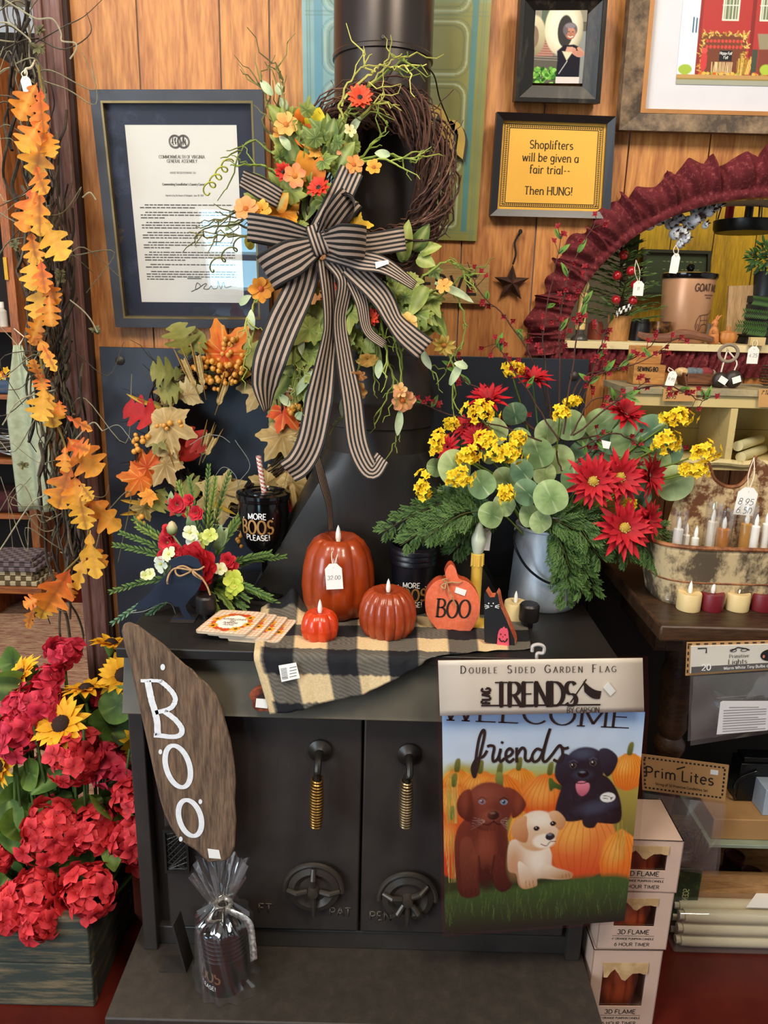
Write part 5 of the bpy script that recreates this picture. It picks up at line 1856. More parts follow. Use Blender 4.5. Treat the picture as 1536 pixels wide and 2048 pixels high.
# ================================================================== things on the stove top
ZS = ZT + 0.0006

def flame(t, p, h, nm='flame_tip'):
 mb = MB(c='#f4f1ea')
 mb.lathe([(0.0001, 0), (h * 0.12, h * 0.03), (h * 0.16, h * 0.25), (h * 0.15, h * 0.5), (h * 0.09, h * 0.8), (0.0001, h)], p, 14)
 f = mb.build(nm, plain('white_led_tip', '#f1efe8', 0.35, var=0.02, sss=0.2), t, label='white plastic flame tip')
 return f

def swing_tag(t, knot, c, w_, h_, words, tilt=0.0, sy=-0.002):
 """card price tag on a string: c = its middle"""
 mb = MB()
 R_ = Matrix.Rotation(tilt, 3, 'Y')
 f = lambda x, z, d: V(c) + R_ @ V((x * w_, sy + d, z * h_))
 mb.prism([(-0.5, -0.5), (0.5, -0.5), (0.5, 0.3), (0.22, 0.5), (-0.22, 0.5), (-0.5, 0.3)], f, -0.0006, 0.0)
 tg = mb.build('price_tag', TAGM, t)
 mb = MB()
 for i, wd in enumerate(words):
  write(mb, wd, lambda x, y: V(c) + R_ @ V((x, sy - 0.0009, y)), min(h_ * 0.22, 0.8 * w_ / text_width(wd)), 0, -h_ * (0.12 + 0.32 * i), wt=0.7, slant=0.15)
 mb.build('handwriting', plain('pencil', '#6b6862', 0.8), tg)
 mb = MB()
 top = f(0, 0.34, -0.0008)
 mb.tube(crom([V(knot), V(knot).lerp(top, 0.5) + V((0.004, -0.002, 0)), top], 5), 0.0009, 5)
 mb.tube(crom([V(knot), V(knot).lerp(top, 0.5) + V((-0.006, -0.002, 0)), top], 5), 0.0009, 5)
 mb.build('tag_string', STRING, tg)
 return tg

def wax_pumpkin(px, top_y, front_y, wp, c, label, lobes, depth, squash=1.0, rim=0.35, ph=0.3, fl_h=30):
 fb = onz(px, front_y, ZS)
 k = psz(fb + V((0, 0, 0.05)))
 r = wp / 2 * k * 1.02
 b = V((at(px, (top_y + front_y) / 2, fb.y + r * 0.8).x, fb.y + r * 0.72, ZS))
 h = at(px, top_y, b.y).z - ZS
 t = thing('pumpkin_candle', label, 'candle', b)
 mb = MB()
 prof = [(r * 0.0, 0.0), (r * 0.66, 0.0), (r * 0.82, h * 0.05), (r * 0.95, h * 0.2), (r, h * 0.42), (r * 0.96, h * 0.64), (r * 0.86, h * 0.82), (r * 0.68, h * 0.95), (r * 0.52, h), (r * rim, h * 0.975), (r * 0.2, h * 0.93), (0.0001, h * 0.92)]
 pp = []
 for (a0, b0), (a1, b1) in zip(prof[:-1], prof[1:]):
  for i in range(3):
   pp.append((a0 + (a1 - a0) * i / 3, b0 + (b1 - b0) * i / 3))
 pp.append(prof[-1])
 mb.lathe(pp, b, lobes * 12, rf=lambda a, i: 1 - depth * (1 - abs(math.sin((a + ph) * lobes / 2)) ** 0.7) * (0.3 if i < 3 else 1))
 mb.build('wax_body', c, t, smooth=80)
 flame(t, b + V((0, 0, h * 0.925)), fl_h * k)
 return t, b, r, h

WAX = plain('amber_wax', '#98380f', 0.32, var=0.12, sc=14, coat=0.35, sss=0.05)
t, b, r, h = wax_pumpkin(676, 1072, 1246, 150, WAX, 'largest rust brown pumpkin candle with a white price tag at the back', 9, 0.10, fl_h=36)
kn = b + V((0.0, -0.002, h * 1.0))
tc_ = at(668, 1152, b.y - r * 1.03)
swing_tag(t, b + V((0, -r * 0.35, h * 1.0)), tc_, 34 * psz(tc_), 54 * psz(tc_), ['32.00'], -0.08)
wax_pumpkin(775, 1178, 1284, 118, plain('rust_wax', '#9a3a16', 0.35, var=0.16, sc=20, coat=0.3), 'squat rust brown ribbed pumpkin candle in front of the black cup', 16, 0.09, ph=0.1)
wax_pumpkin(640, 1222, 1288, 78, plain('orange_wax', '#cf3d12', 0.3, var=0.05, coat=0.3, sss=0.1), 'smallest bright orange pumpkin candle beside the coasters', 8, 0.13, ph=0.0)

BLK = plain('gloss_black_plastic', '#0c0b0c', 0.12, var=0.05)
MATB = plain('satin_black_plastic', '#12131a', 0.35, var=0.05)
gy = 1.37
b = V((at(530, 1180, gy).x, gy, ZS))
t = thing('lidded_goblet', 'black lidded goblet reading MORE BOOS PLEASE with a striped straw', 'goblet', b)
k = psz(at(528, 1050, gy))
zt, zb_, zm = at(528, 992, gy).z, at(528, 1112, gy).z, at(528, 1060, gy).z
R = 50 * k
mb = MB()
mb.lathe([(0.036, ZS), (0.036, ZS + 0.002), (0.010, ZS + 0.008), (0.0055, ZS + 0.02), (0.005, zb_ - 0.012), (0.012, zb_), (R * 0.72, zb_ + (zm - zb_) * 0.45), (R * 0.93, zm), (R * 1.0, zt - 0.03), (R * 0.98, zt - 0.006), (R * 1.05, zt - 0.004), (R * 1.06, zt + 0.004)], (b.x, b.y, 0), 48)
bw = mb.build('bowl', BLK, t)
mb = MB()
mb.lathe([(R * 1.07, zt + 0.002), (R * 1.06, zt + 0.008), (R * 0.9, zt + 0.010), (R * 0.86, zt + 0.007), (R * 0.7, zt + 0.007), (R * 0.68, zt + 0.0095), (R * 0.5, zt + 0.0095), (R * 0.48, zt + 0.007), (R * 0.25, zt + 0.007), (0.0001, zt + 0.008)], (b.x, b.y, 0), 48)
mb.build('lid', BLK, t)
mb = MB()
s0, s1 = V((b.x + 0.002, b.y, zt + 0.004)), at(517, 912, gy)
sd = (s1 - s0)
for i in range(61):
 pass
mb.grid(lambda u, v: s0 + sd * v + V((0.0052 * math.cos(2 * PI * u), 0.0052 * math.sin(2 * PI * u), 0)), 16, 44, lambda u, v: lin('#c2452e') if (u * 2 + v * 9) % 1 < 0.42 else lin('#efe6dc'), closed_u=True)
mb.build('striped_straw', vcol('straw_plastic', 0.35, 0.02), t, label='red and white striped straw')

def boos(t, c, rad, a0, zc, sz, gold='#b98d55'):
 """the cup's three lines of lettering, wrapped round it"""
 fn = cyl_fn(c, rad, a0, 0)
 mb = MB()
 arc = lambda x, y: fn(x, y - 3.0 * x * x)
 write(mb, 'MORE', arc, sz * 0.42, 0, zc + sz * 0.80, wt=1.25, hx=0.95)
 for sg in (-1, 1):
  stroke(mb, [(sg * sz * 1.10, zc + sz * 0.93), (sg * sz * 1.18, zc + sz * 0.93)], arc, sz * 0.09)
 mb.build('white_lettering', WHITE_INK, t)
 mb = MB()
 write(mb, 'PLEASE!', lambda x, y: fn(x, y + 1.5 * x * x), sz * 0.42, 0, zc - sz * 0.85, wt=1.25, hx=0.9)
 mb.build('white_lettering', WHITE_INK, t)
 mb = MB()
 write(mb, 'BOOS', fn, sz * 1.0, 0, zc - sz * 0.32, wt=1.0, hx=0.72, sp=1.1)
 write(mb, 'BOOS', fn, sz * 1.0, sz * 0.05, zc - sz * 0.29, wt=0.45, hx=0.72, sp=1.1)
 mb.build('gold_lettering', plain('gold_ink', gold, 0.4, 0.35), t)

ca = lambda c, dx: math.atan2(CC.y - c.y, CC.x - c.x) + dx
boos(bw, b, lambda z_: R * (1.004 if z_ > zm + 0.012 else 0.945 + 0.06 * max(-1.2, (z_ - zm) / 0.012)) + 0.0012, ca(b, -0.25), at(528, 1046, gy).z, 0.0255)

cy = 1.315
b = V((at(826, 1160, cy).x, cy, ZS))
t = thing('black_tumbler', 'open black tumbler with ribbed rim behind the squat pumpkin candle', 'cup', b)
zt = at(826, 1086, cy).z
k = psz(at(826, 1100, cy))
R = 47.5 * k
r0 = R * 0.8
hh = zt - ZS
pr = [(r0 * 0.95, 0), (r0, 0.002), (r0 + (R - r0) * 0.70, hh * 0.70)]
for i in range(3):
 q = 0.72 + 0.08 * i
 rr = r0 + (R - r0) * q
 pr += [(rr, hh * q), (rr + 0.0022, hh * q + 0.002), (rr + 0.0022, hh * q + 0.008), (rr + 0.0008, hh * q + 0.010)]
pr += [(R, hh), (R - 0.003, hh), (r0 - 0.003, 0.006), (0.0001, 0.006)]
mb = MB()
mb.lathe(pr, b, 48)
bd = mb.build('cup_body', MATB, t)
boos(bd, b, lambda z_: r0 + (R - r0) * (z_ - ZS) / hh + 0.0014, ca(b, -0.05), at(826, 1180, cy).z, 0.0235, '#b5805c')

YB_ = 1.215
OUT = [(893, 1163), (890, 1150), (896, 1136), (904, 1132), (912, 1142), (918, 1160), (936, 1167), (953, 1186), (960, 1210), (957, 1236), (946, 1258), (934, 1267), (905, 1262), (880, 1264), (866, 1252), (853, 1232), (850, 1210), (853, 1188), (866, 1170), (880, 1162)]
zb = min(at(x, y, YB_).z for x, y in OUT)
dz = ZS - zb
t = thing('pumpkin_cutout', 'flat orange wooden pumpkin cut-out lettered BOO with a twine bow', 'ornament', V((at(905, 1265, YB_).x, YB_, ZS)))
pf = lambda x, y, d=0.0: at(x, y, YB_) + V((0, d, dz))
mb = MB()
sm = crom([(x, y, 0) for x, y in OUT], 3, True)
mb.prism([(v_.x, v_.y) for v_ in sm], lambda x, y, d: pf(x, y, d), 0.0, 0.022, front=0, side=1)
mb.build('wood_body', [worn('orange_paint', '#e26a44', '#ee8a68', 0.6, 120, 0.45, 0.8), worn('orange_paint_edge', '#b8441c', '#8c3a18', 0.7, 60)], t, bev=0.001)
mb = MB()
for ch, x in (('B', 883), ('O', 905), ('O', 929)):
 o = pf(x, 1236 if ch == 'B' else 1238, -0.0008)
 kx = psz(o)
 write(mb, ch, plane_fn(o, (1, 0, -0.02), (0.04, 0, 1)), 38 * kx, wt=0.85, thin=0.55, serif=1.0 if ch == 'B' else 0, hx=0.72)
mb.build('lettering', INK, t)
mb = MB()
kn = pf(892, 1166, -0.004)
mb.tube(crom([pf(892, 1166, -0.002), pf(905, 1166, -0.003), pf(922, 1166, -0.002), pf(921, 1164, 0.024), pf(890, 1164, 0.024)], 5, True), 0.0013, 6, closed=True)
mb.tube(crom([kn, pf(882, 1172, -0.006), pf(889, 1176, -0.009), kn, pf(899, 1186, -0.006), pf(912, 1212, -0.004)], 6), 0.0013, 6)
mb.tube(crom([kn, pf(884, 1160, -0.008), pf(893, 1158, -0.006), kn, pf(888, 1180, -0.006)], 6), 0.0013, 6)
mb.build('twine_bow', TWINE, t)
mb = MB()
mb.prism([(912, 1176), (933, 1183), (929, 1194), (909, 1187)], lambda x, y, d: pf(x, y, -d), 0.0016, 0.0005)
mb.build('price_sticker', TAGM, t)

YC = 1.160
z = lambda a, b_: (880 + a / 6.98, 1060 + b_ / 6.98)
OUT = [z(*p_) for p_ in ((615, 895), (640, 840), (680, 910), (700, 935), (765, 930), (790, 860), (812, 900), (830, 1010), (850, 1085), (920, 1230), (985, 1390), (1040, 1520), (1046, 1600), (1020, 1625), (960, 1625), (620, 1560), (614, 1300), (618, 1050))]
zb = min(at(x, y, YC).z for x, y in OUT)
dz = ZS - zb
t = thing('cat_cutout', 'flat black wooden cat cut-out with whiskers holding a pink jack-o-lantern', 'ornament', V((at(1000, 1290, YC).x, YC, ZS)))
pf2 = lambda x, y, d=0.0: at(x, y, YC) + V((0.35 * d, d, dz))
mb = MB()
mb.prism(OUT, pf2, 0.0, 0.020, front=0, side=1)
mb.build('wood_body', [plain('matt_black_paint', '#12141a', 0.7), worn('bare_orange_edge', '#b5512f', '#d07a52', 0.7, 60)], t)
mb = MB()
for x, y in ((682, 1017), (745, 1017)):
 stroke(mb, [(z(x - 8, y)[0], z(x, y)[1]), (z(x + 8, y)[0], z(x, y)[1])], lambda a, b_: pf2(a, b_, -0.0007), 2.6)
for s_ in ([(625, 1038), (685, 1055)], [(622, 1065), (680, 1062)], [(632, 1092), (690, 1072)], [(770, 1055), (830, 1035)], [(772, 1063), (832, 1062)], [(768, 1072), (826, 1088)], [(705, 1052), (722, 1056), (735, 1052)]):
 stroke(mb, [z(*p_) for p_ in s_], lambda a, b_: pf2(a, b_, -0.0007), 1.1)
mb.build('painted_face', WHITE_INK, t)
mb = MB()
pk = [z(*p_) for p_ in ((880, 1360), (885, 1345), (905, 1345), (908, 1362), (940, 1368), (955, 1400), (965, 1500), (968, 1615), (955, 1626), (808, 1604), (802, 1570), (812, 1450), (825, 1395), (850, 1366))]
mb.prism(pk, lambda x, y, d: pf2(x, y, -d), 0.0035, 0.0005)
pk_ = mb.build('pumpkin_bag', plain('pink_paint', '#e2566b', 0.6), t, label='pink painted jack-o-lantern')
mb = MB()
for tri in (((845, 1430), (862, 1428), (858, 1450)), ((905, 1440), (920, 1438), (925, 1456)), ((878, 1468), (890, 1468), (884, 1482))):
 mb.prism([z(*p_) for p_ in tri], lambda x, y, d: pf2(x, y, -d), 0.0045, 0.0036)
stroke(mb, [z(*p_) for p_ in ((832, 1490), (850, 1525), (875, 1540), (890, 1525), (905, 1545), (930, 1530), (948, 1495))], lambda a, b_: pf2(a, b_, -0.0042), 2.6)
mb.build('painted_face', INK, pk_)

yl = 1.252
b = V((at(953, 1150, yl).x, yl, ZS))
k = psz(at(953, 1120, yl))
t = thing('candle_lamp', 'yellow drip candle lamp with pale flame bulb behind the wooden pumpkin', 'lamp', b)
z0, z1 = at(953, 1106, yl).z, at(953, 1200, yl).z
mb = MB()
mb.lathe([(0.026, ZS), (0.026, ZS + 0.004), (0.012, ZS + 0.01), (11.2 * k, ZS + 0.014), (11.2 * k, z0 - 0.022), (11.8 * k, z0 - 0.020), (12 * k, z0 - 0.001), (10 * k, z0), (9 * k, z0 - 0.004)], (b.x, b.y, 0), 28)
for i in range(9):
 a = 2 * PI * i / 9
 q = V((b.x + 12 * k * math.cos(a), b.y + 12 * k * math.sin(a), 0))
 hh = rnd.uniform(0.014, 0.028)
 mb.tube([q + V((0, 0, z0 - 0.001)), q + V((0, 0, z0 - hh)), q + V((0, 0, z0 - hh - 0.002))], [0.0012, 0.0014, 0.0019], 6)
mb.build('candle_stick', plain('yellow_wax', '#dbb348', 0.45, var=0.06, sss=0.1), t)
mb = MB()
pb = at(955, 1080, yl).z
tz_ = at(953, 1040, yl).z
mb.lathe([(8 * k, z0 - 0.002), (11 * k, z0 + 0.004), (14.5 * k, pb - 0.004), (14.8 * k, pb + 0.003), (11 * k, pb + 0.016), (6 * k, pb + 0.028), (2.5 * k, tz_ - 0.004), (0.0002, tz_ + 0.004)], (b.x, b.y, 0), 28)
mb.build('flame_bulb', plain('silicone_bulb', '#c3cbb4', 0.25, var=0.05, sss=0.3), t, label='pale dipped flame bulb')

def tealight(c, r, h, m_, label, fh, group=None):
 t = thing('tealight_candle', label, 'candle', c, 0, group)
 mb = MB()
 mb.lathe([(r * 0.97, 0), (r, 0.002), (r, h * 0.93), (r * 0.95, h), (r * 0.8, h * 0.985), (r * 0.4, h * 0.94), (0.0001, h * 0.92)], c, 36)
 mb.build('wax_body', m_, t)
 flame(t, V(c) + V((0, 0, h * 0.93)), fh)
 mb = MB()
 mb.tube([V(c) + V((0, 0, h * 0.9)), V(c) + V((0, 0, h * 0.99))], 0.0015, 6)
 mb.build('wick', INK, t)
 return t

CREAM = plain('cream_wax', '#ddc48c', 0.45, var=0.04, sss=0.15)
fb = onz(1030, 1246, ZS)
k = psz(fb)
tealight(V((at(1030, 1220, fb.y + 0.02).x, fb.y + 22 * k, ZS)), 22.5 * k, at(1030, 1203, fb.y + 0.02).z - ZS, CREAM, 'cream tealight candle between the cat cut-out and the bucket', 26 * k)

t0 = None
C4 = [onz(389, 1280, ZS), onz(493, 1288, ZS), onz(536, 1242, ZS), onz(442, 1236, ZS)]
p = Print(0, 0, 100, 100, 1.6, '#f3ead8')
for i in range(0, 100, 9):
 p.rect(i, 0, i + 4.5, 100, '#d9863a', 0.42).rect(0, i, 100, i + 4.5, '#d9863a', 0.42)
p.ell(50, 52, 34, 33, '#fbf7ee', soft=0.08)
for i in range(26):
 a = 2 * PI * i / 26
 p.ell(50 + 34 * math.cos(a), 52 + 33 * math.sin(a), 7, 4, rnd.choice(('#d9602a', '#c9422c', '#e0912f', '#7d8a3a', '#b8542a')), rot=math.degrees(a) + 60 + jit(30))
for i, a in enumerate((0.2, 0.95, 2.5, 3.4, 5.6)):
 x, y = 50 + 35 * math.cos(a), 52 + 34 * math.sin(a)
 for j in range(10):
  p.ell(x + 6 * math.cos(j * 0.628), y + 6 * math.sin(j * 0.628), 4.4, 2, '#eda52c', rot=j * 36)
 p.ell(x, y, 3.4, 3.4, '#4a2a14')
for a in (1.5, 4.3, 5.2):
 x, y = 50 + 34 * math.cos(a), 52 + 34 * math.sin(a)
 p.ell(x, y, 8, 6.5, '#dd5a2a', c2='#c23a22')
for i, (lb, dx, dy, z_) in enumerate((('gingham autumn coaster lying lowest, nearest the orange pumpkin', 0.053, 0.000, 0.0), ('gingham autumn coaster second from the bottom of the fan', 0.037, 0.002, 0.0042), ('gingham autumn coaster second from the top of the fan', 0.018, 0.002, 0.0084), ('gingham autumn coaster lying uppermost with its wording in full view', 0.0, 0.0, 0.0126))):
 cc = [p_ + V((dx, dy, z_)) for p_ in C4]
 cq = sum(cc, V((0, 0, 0))) / 4
 fnq = lambda u, v: (cc[3] * (1 - u) * (1 - v) + cc[2] * u * (1 - v) + cc[0] * (1 - u) * v + cc[1] * u * v)
 t = thing('coaster', lb, 'coaster', V((cq.x, cq.y, ZS + z_)), 0, 'fanned coasters')
 mb = MB()
 rr = [(x / 100, y / 100) for x, y in rrect(0, 0, 100, 100, 9)[:-1]]
 mb.prism(rr, lambda x, y, d: fnq(x, y) + V((0, 0, d)), 0.0038, 0.0)
 mb.build('cork_back', plain('cork', '#c9b59a', 0.9), t)
 mb = MB()

 def cf(x, y):
  u, v = x / 100, y / 100
  a, b_ = abs(u - 0.5) * 2, abs(v - 0.5) * 2
  q = 1 - 0.055 * max(0, a + b_ - 1.55) / 0.45
  return fnq(0.5 + (u - 0.5) * q, 0.5 + (v - 0.5) * q) + V((0, 0, 0.0041))
 cp = p.build('printed_face', cf, t, GLOSSP)
 if i == 3:
  mb = MB()
  w_ = (cc[1] - cc[0]).length
  for s_, v in (('AUTUMN LEAVES', 44), ('AND', 52), ('PUMPKINS', 60), ('PLEASE', 68)):
   write(mb, s_, lambda x, y: cf(50 + x * 100 / w_, v - y * 100 / w_) + V((0, 0, 0.0004)), 0.0052, wt=0.9, hx=0.8)
  mb.build('lettering', plain('brown_print', '#6d4a36', 0.7), cp)

t = thing('checked_towel', 'black and cream buffalo check towel spread under the pumpkins and over the edge', 'towel', V((at(700, 1290, 1.2).x, 1.16, ZS)))
YE = 1.112
NS, NT = 110, 74

def towel(u, v):
 px = 517 + 530 * u
 yb_ = 1216 - 8 * u + 30 * u * u
 back = onz(px + 6, yb_ + 2, ZS)
 hang = [0.098, 0.088, 0.072, 0.058, 0.030, -0.004, -0.022, -0.035, -0.045]
 i = u * 8
 i0 = min(7, int(i))
 hl = hang[i0] + (hang[i0 + 1] - hang[i0]) * (i - i0)
 dfront = back.y - YE
 tot = dfront + 0.008 + max(hl, -dfront * 0.9)
 s = v * tot
 ex = at(px + 16 * (1 - u) * v, 1300, YE).x
 x = back.x + (ex - back.x) * min(1, s / max(dfront, 1e-4)) * 0.55
 wv = 0.0016 * math.sin(30 * u + 3 * v) + 0.0012 * math.sin(57 * u)
 wr = 0.004 * max(0, math.sin((u - 0.62) * 30)) * max(0, 1 - abs(u - 0.78) / 0.2) if u > 0.55 else 0
 if s < dfront:
  cr_ = 0.034 * math.exp(-((u - 0.10) / 0.055) ** 2) * max(0, 1 - v / 0.22) ** 1.5 * (1 + 0.4 * math.sin(60 * u))
  return V((x, back.y - s, ZS + 0.0018 + max(0, wv) + wr * (0.4 + 0.6 * v) + cr_))
 q = s - dfront
 rr = 0.006
 if q < rr * 1.57:
  a = q / rr
  return V((x, YE - rr * math.sin(a), ZS + 0.0018 - rr * (1 - math.cos(a)) + max(0, wv) * 0.3))
 d = q - rr * 1.57
 return V((x + 0.24 * d * (1 - u), YE - rr - 0.06 * d - abs(wv) * 1.4 - 0.004 * max(0, math.sin(16 * u)) * d * 8, ZS - rr - d))

def check(u, v):
 P = towel(u, v)
 cu_ = (517 + 530 * u - 536) / 58.0
 hang = 0.098
 back = onz(517 + 530 * u, 1216, ZS)
 s = v * 1.0
 if P.z > ZS - 0.003:
  d = -(P.y - YE)
 else:
  d = (ZS - P.z) + 0.003
 cv = (d - 0.034) / 0.049
 a, b_ = math.floor(cu_) % 2 == 0, math.floor(cv) % 2 == 1
 if u < 0.02 or (hasattr(towel, 'hem') and v > 0.97):
  return lin('#cdb58a')
 wv = 0.9 + 0.2 * ((int(u * NS) + int(v * NT)) % 2)
 if a and b_:
  return lin('#15161b')
 if a or b_:
  c_ = lin('#6d675c') if (int(u * NS) + int(v * NT)) % 2 else lin('#544f47')
  return c_
 return lin('#d8bf92')

mb = MB()
mb.grid(towel, NS, NT, check)
mb.build('cloth', vcol('woven_cotton', 0.85, 0.12, 300, bump=0.15), t, smooth=70, sol=0.0014)
mb = MB()
sk = lambda x, y, d: at(x, y, YE - 0.0145 - d - 0.00012 * (y - 1325))
mb.prism([(557, 1331), (592, 1325), (600, 1356), (563, 1364)], sk, 0.0012, 0.0004)
st = mb.build('barcode_sticker', TAGM, t)
mb = MB()
for i in range(9):
 stroke(mb, [(561 + 0.4 * i, 1338 + 2.6 * i), (573 + 0.4 * i, 1336 + 2.6 * i)], lambda x, y: sk(x, y, 0.0017), rnd.choice((0.8, 1.4)))
for i in range(4):
 stroke(mb, [(579, 1336 + 6 * i), (593, 1333 + 6 * i)], lambda x, y: sk(x, y, 0.0017), 1.0)
mb.build('lettering', INK, st)

c = at(533, 1393, 1.116)
k = psz(c)
t = thing('wood_slice', 'small reddish wood slice with a price sticker hanging under the towel corner', 'ornament', c + V((0, 0, -30 * k)))
mb = MB()
on = [(32 * k * (1 + 0.10 * math.sin(3 * a + 1) + 0.07 * math.sin(7 * a)) * math.cos(a), 28 * k * (1 + 0.08 * math.sin(5 * a)) * math.sin(a)) for a in [2 * PI * i / 36 for i in range(36)]]
mb.prism(on, lambda x, y, d: c + V((x, d, y)), -0.010, 0.0)
mb.build('slice', worn('red_bark', '#5c2413', '#9a4a26', 0.6, 40, bump=0.8), t, bev=0.002)
mb = MB()
mb.prism([(x * 0.5, y * 0.45 + 2 * k) for x, y in on], lambda x, y, d: c + V((x, d, y)), -0.0112, -0.0102)
mb.build('dark_heart', plain('slice_heart', '#2f160d', 0.7), t)
mb = MB()
mb.prism([(-20 * k, -16 * k), (4 * k, -18 * k), (5 * k, 2 * k), (-18 * k, 3 * k)], lambda x, y, d: c + V((x, d, y)), -0.0125, -0.0115)
mb.build('price_sticker', TAGM, t)

YC = 1.235
z = lambda a, b_: (220 + a / 5.908, 1040 + b_ / 5.908)
OUT = [z(*p_) for p_ in ((690, 520), (800, 475), (880, 458), (940, 455), (1040, 500), (1085, 580), (1094, 650), (1090, 720), (1075, 800), (1040, 865), (1010, 910), (940, 980), (895, 1050), (905, 1100), (970, 1192), (1010, 1194), (1010, 1212), (730, 1215), (735, 1195), (880, 1195), (840, 1120), (815, 1060), (770, 1060), (720, 1010), (650, 1000), (560, 1040), (450, 1080), (360, 1090), (270, 1100), (340, 1010), (480, 890), (545, 800), (600, 745), (690, 650), (730, 600), (720, 555))]
dz = ZS - min(at(x, y, YC).z for x, y in OUT)
bf = lambda x, y, d=0.0: at(x, y, YC) + V((0, d, dz))
t = thing('metal_bird', 'flat black sheet metal bird with a twine bow in front of the flowers', 'ornament', bf(*z(900, 1213)))
mb = MB()
mb.prism(OUT, bf, 0.0, 0.0022)
mb.build('silhouette', plain('navy_black_sheet', '#20283a', 0.4, 0.2, 0.06, 5), t)
mb = MB()
mb.prism([z(730, 1196), z(1010, 1196), z(1010, 1212), z(730, 1212)], lambda x, y, d: bf(x, 1245, 0) * 0 + V((bf(x, 1245).x, YC + d, ZS + (0.0012 if y > 1243.5 else 0.0))), -0.012, 0.03)
mb.build('foot_plate', IRON, t)
mb = MB()
kn = bf(*z(985, 612), -0.005)
for pts in ([(985, 612), (880, 570), (800, 590), (790, 640), (840, 680), (930, 650), (985, 612)], [(985, 612), (1060, 610), (1125, 575)], [(985, 612), (800, 590), (720, 650), (698, 720), (695, 775)], [(985, 612), (1040, 650), (1105, 705), (1165, 800), (1200, 900)], [(985, 612), (1010, 660), (1080, 720), (1110, 715)]):
 mb.tube(crom([bf(*z(*p_), -0.004 - 0.006 * rnd.random()) for p_ in pts], 6), 0.0016, 6)
mb.build('twine_bow', TWINE, t)

# ================================================================== plants and wreaths
CURLY = vcol('curly_willow', 0.7, 0.15, 90)

def pxleaf(kind, b, tip, Yb, Yt, wpx, c0, c1, parent, name='leaf', face=(0, -1, 0.25), curl=0.15, fold=0.15, vein=None, mat=None, noise_c=0.15, edge=None):
 """a silk leaf from its stalk end b to its tip (both in frame pixels, at known depths)"""
 B, T = at(*b, Yb), at(*tip, Yt)
 d = T - B
 L = d.length
 M = frame(B, d, V(face) + jv(0.35))
 W = wpx * psz(B)
 mb = MB()
 if kind == 'oak':
  strip_leaf(mb, M, L, W, oak_prof, c0, c1, curl, fold, 30, 0.22, noise_c, vein, edge)
 elif kind == 'maple':
  polar_leaf(mb, M, L, maple_r, c0, c1, 0.3, 5, 80, 0.40, noise_c, vein)
 elif kind == 'ivy':
  polar_leaf(mb, M, L, ivy_r, c0, c1, 0.35, 4, 48, 0.40, noise_c, vein)
 elif kind == 'round':
  polar_leaf(mb, M, L, round_r, c0, c1, 0.25, 4, 36, 0.48, noise_c * 0.6, vein, 0.02)
 else:
  strip_leaf(mb, M, L, W, {'petal': petal_prof, 'point': point_prof, 'broad': broad_prof}[kind], c0, c1, curl, fold, 9, 0, noise_c, vein, edge)
 return mb.build(name, mat or LEAF, parent, sol=0)

def pxflower(c, Y, rpx, nrm, n, c0, c1, eye, parent, name, layers=2, prof=petal_prof, wd=0.42, tilt=0.2, eye_r=0.2, curl=0.2):
 b = at(*c, Y)
 r = rpx * psz(b)
 nn = V(nrm).normalized()
 M = frame(b, nn.orthogonal(), nn)
 mb = MB()
 flower(mb, M, n, r * 0.92, r * wd, c0, c1, tilt, layers, prof, curl, 5, r * 0.08, 0.2)
 f = mb.build(name, PETAL, parent)
 if eye:
  mb = MB(c=eye)
  mb.lathe([(r * eye_r, 0), (r * eye_r * 0.95, r * 0.10), (r * eye_r * 0.5, r * 0.17), (0.0001, r * 0.18)], b, 14, M.to_3x3())
  for i in range(26):
   a, q = i * 2.4, r * eye_r * 0.95 * math.sqrt(i / 26)
   mb.k = mix(lin(eye), (1, 0.9, 0.6), 0.25 * (i % 3) / 2)
   mb.ball(b + M.to_3x3() @ V((q * math.cos(a), q * math.sin(a), r * 0.15 * (1 - 0.4 * i / 26))), r * 0.035, 5)
  mb.build('flower_eye', PETAL, f)
 return f

def vines(mb, path_fn, n, seg, spread, r0, cols, wild=0.25, sides=4):
 """a bundle of n thin strands that wander about a closed or open path"""
 for i in range(n):
  u0 = rnd.random()
  span = rnd.uniform(0.25, 0.7)
  ph, fr_, R_ = rnd.uniform(0, 6.28), rnd.uniform(2, 5), spread * rnd.uniform(0.35, 1.05)
  pts = []
  for k in range(seg + 1):
   u = u0 + span * k / seg
   c, e1, e2 = path_fn(u)
   a = ph + fr_ * 2 * u * PI * 0.6 + wild * math.sin(9 * u + ph)
   rr = R_ * (1 + 0.22 * math.sin(13 * u + ph * 3)) * (1 + jit(0.08))
   pts.append(c + e1 * rr * math.cos(a) + e2 * rr * math.sin(a))
  mb.k = lin(rnd.choice(cols))
  mb.tube(pts, [r0 * rnd.uniform(0.6, 1.3)] * len(pts), sides)

YWR = 1.300
wc = at(752, 362, YWR)
wk = psz(wc)
t = thing('grapevine_wreath', 'brown twig wreath with striped bow and trailing autumn flowers hanging on the stovepipe', 'wreath', wc + V((0, 0, -165 * wk)))
RA, RB = 122 * wk, 138 * wk

def ringpath(u):
 a = 2 * PI * u
 c = wc + V((RA * math.cos(a), 0, RB * math.sin(a)))
 return c, V((math.cos(a), 0, math.sin(a))), V((0, 1, 0))

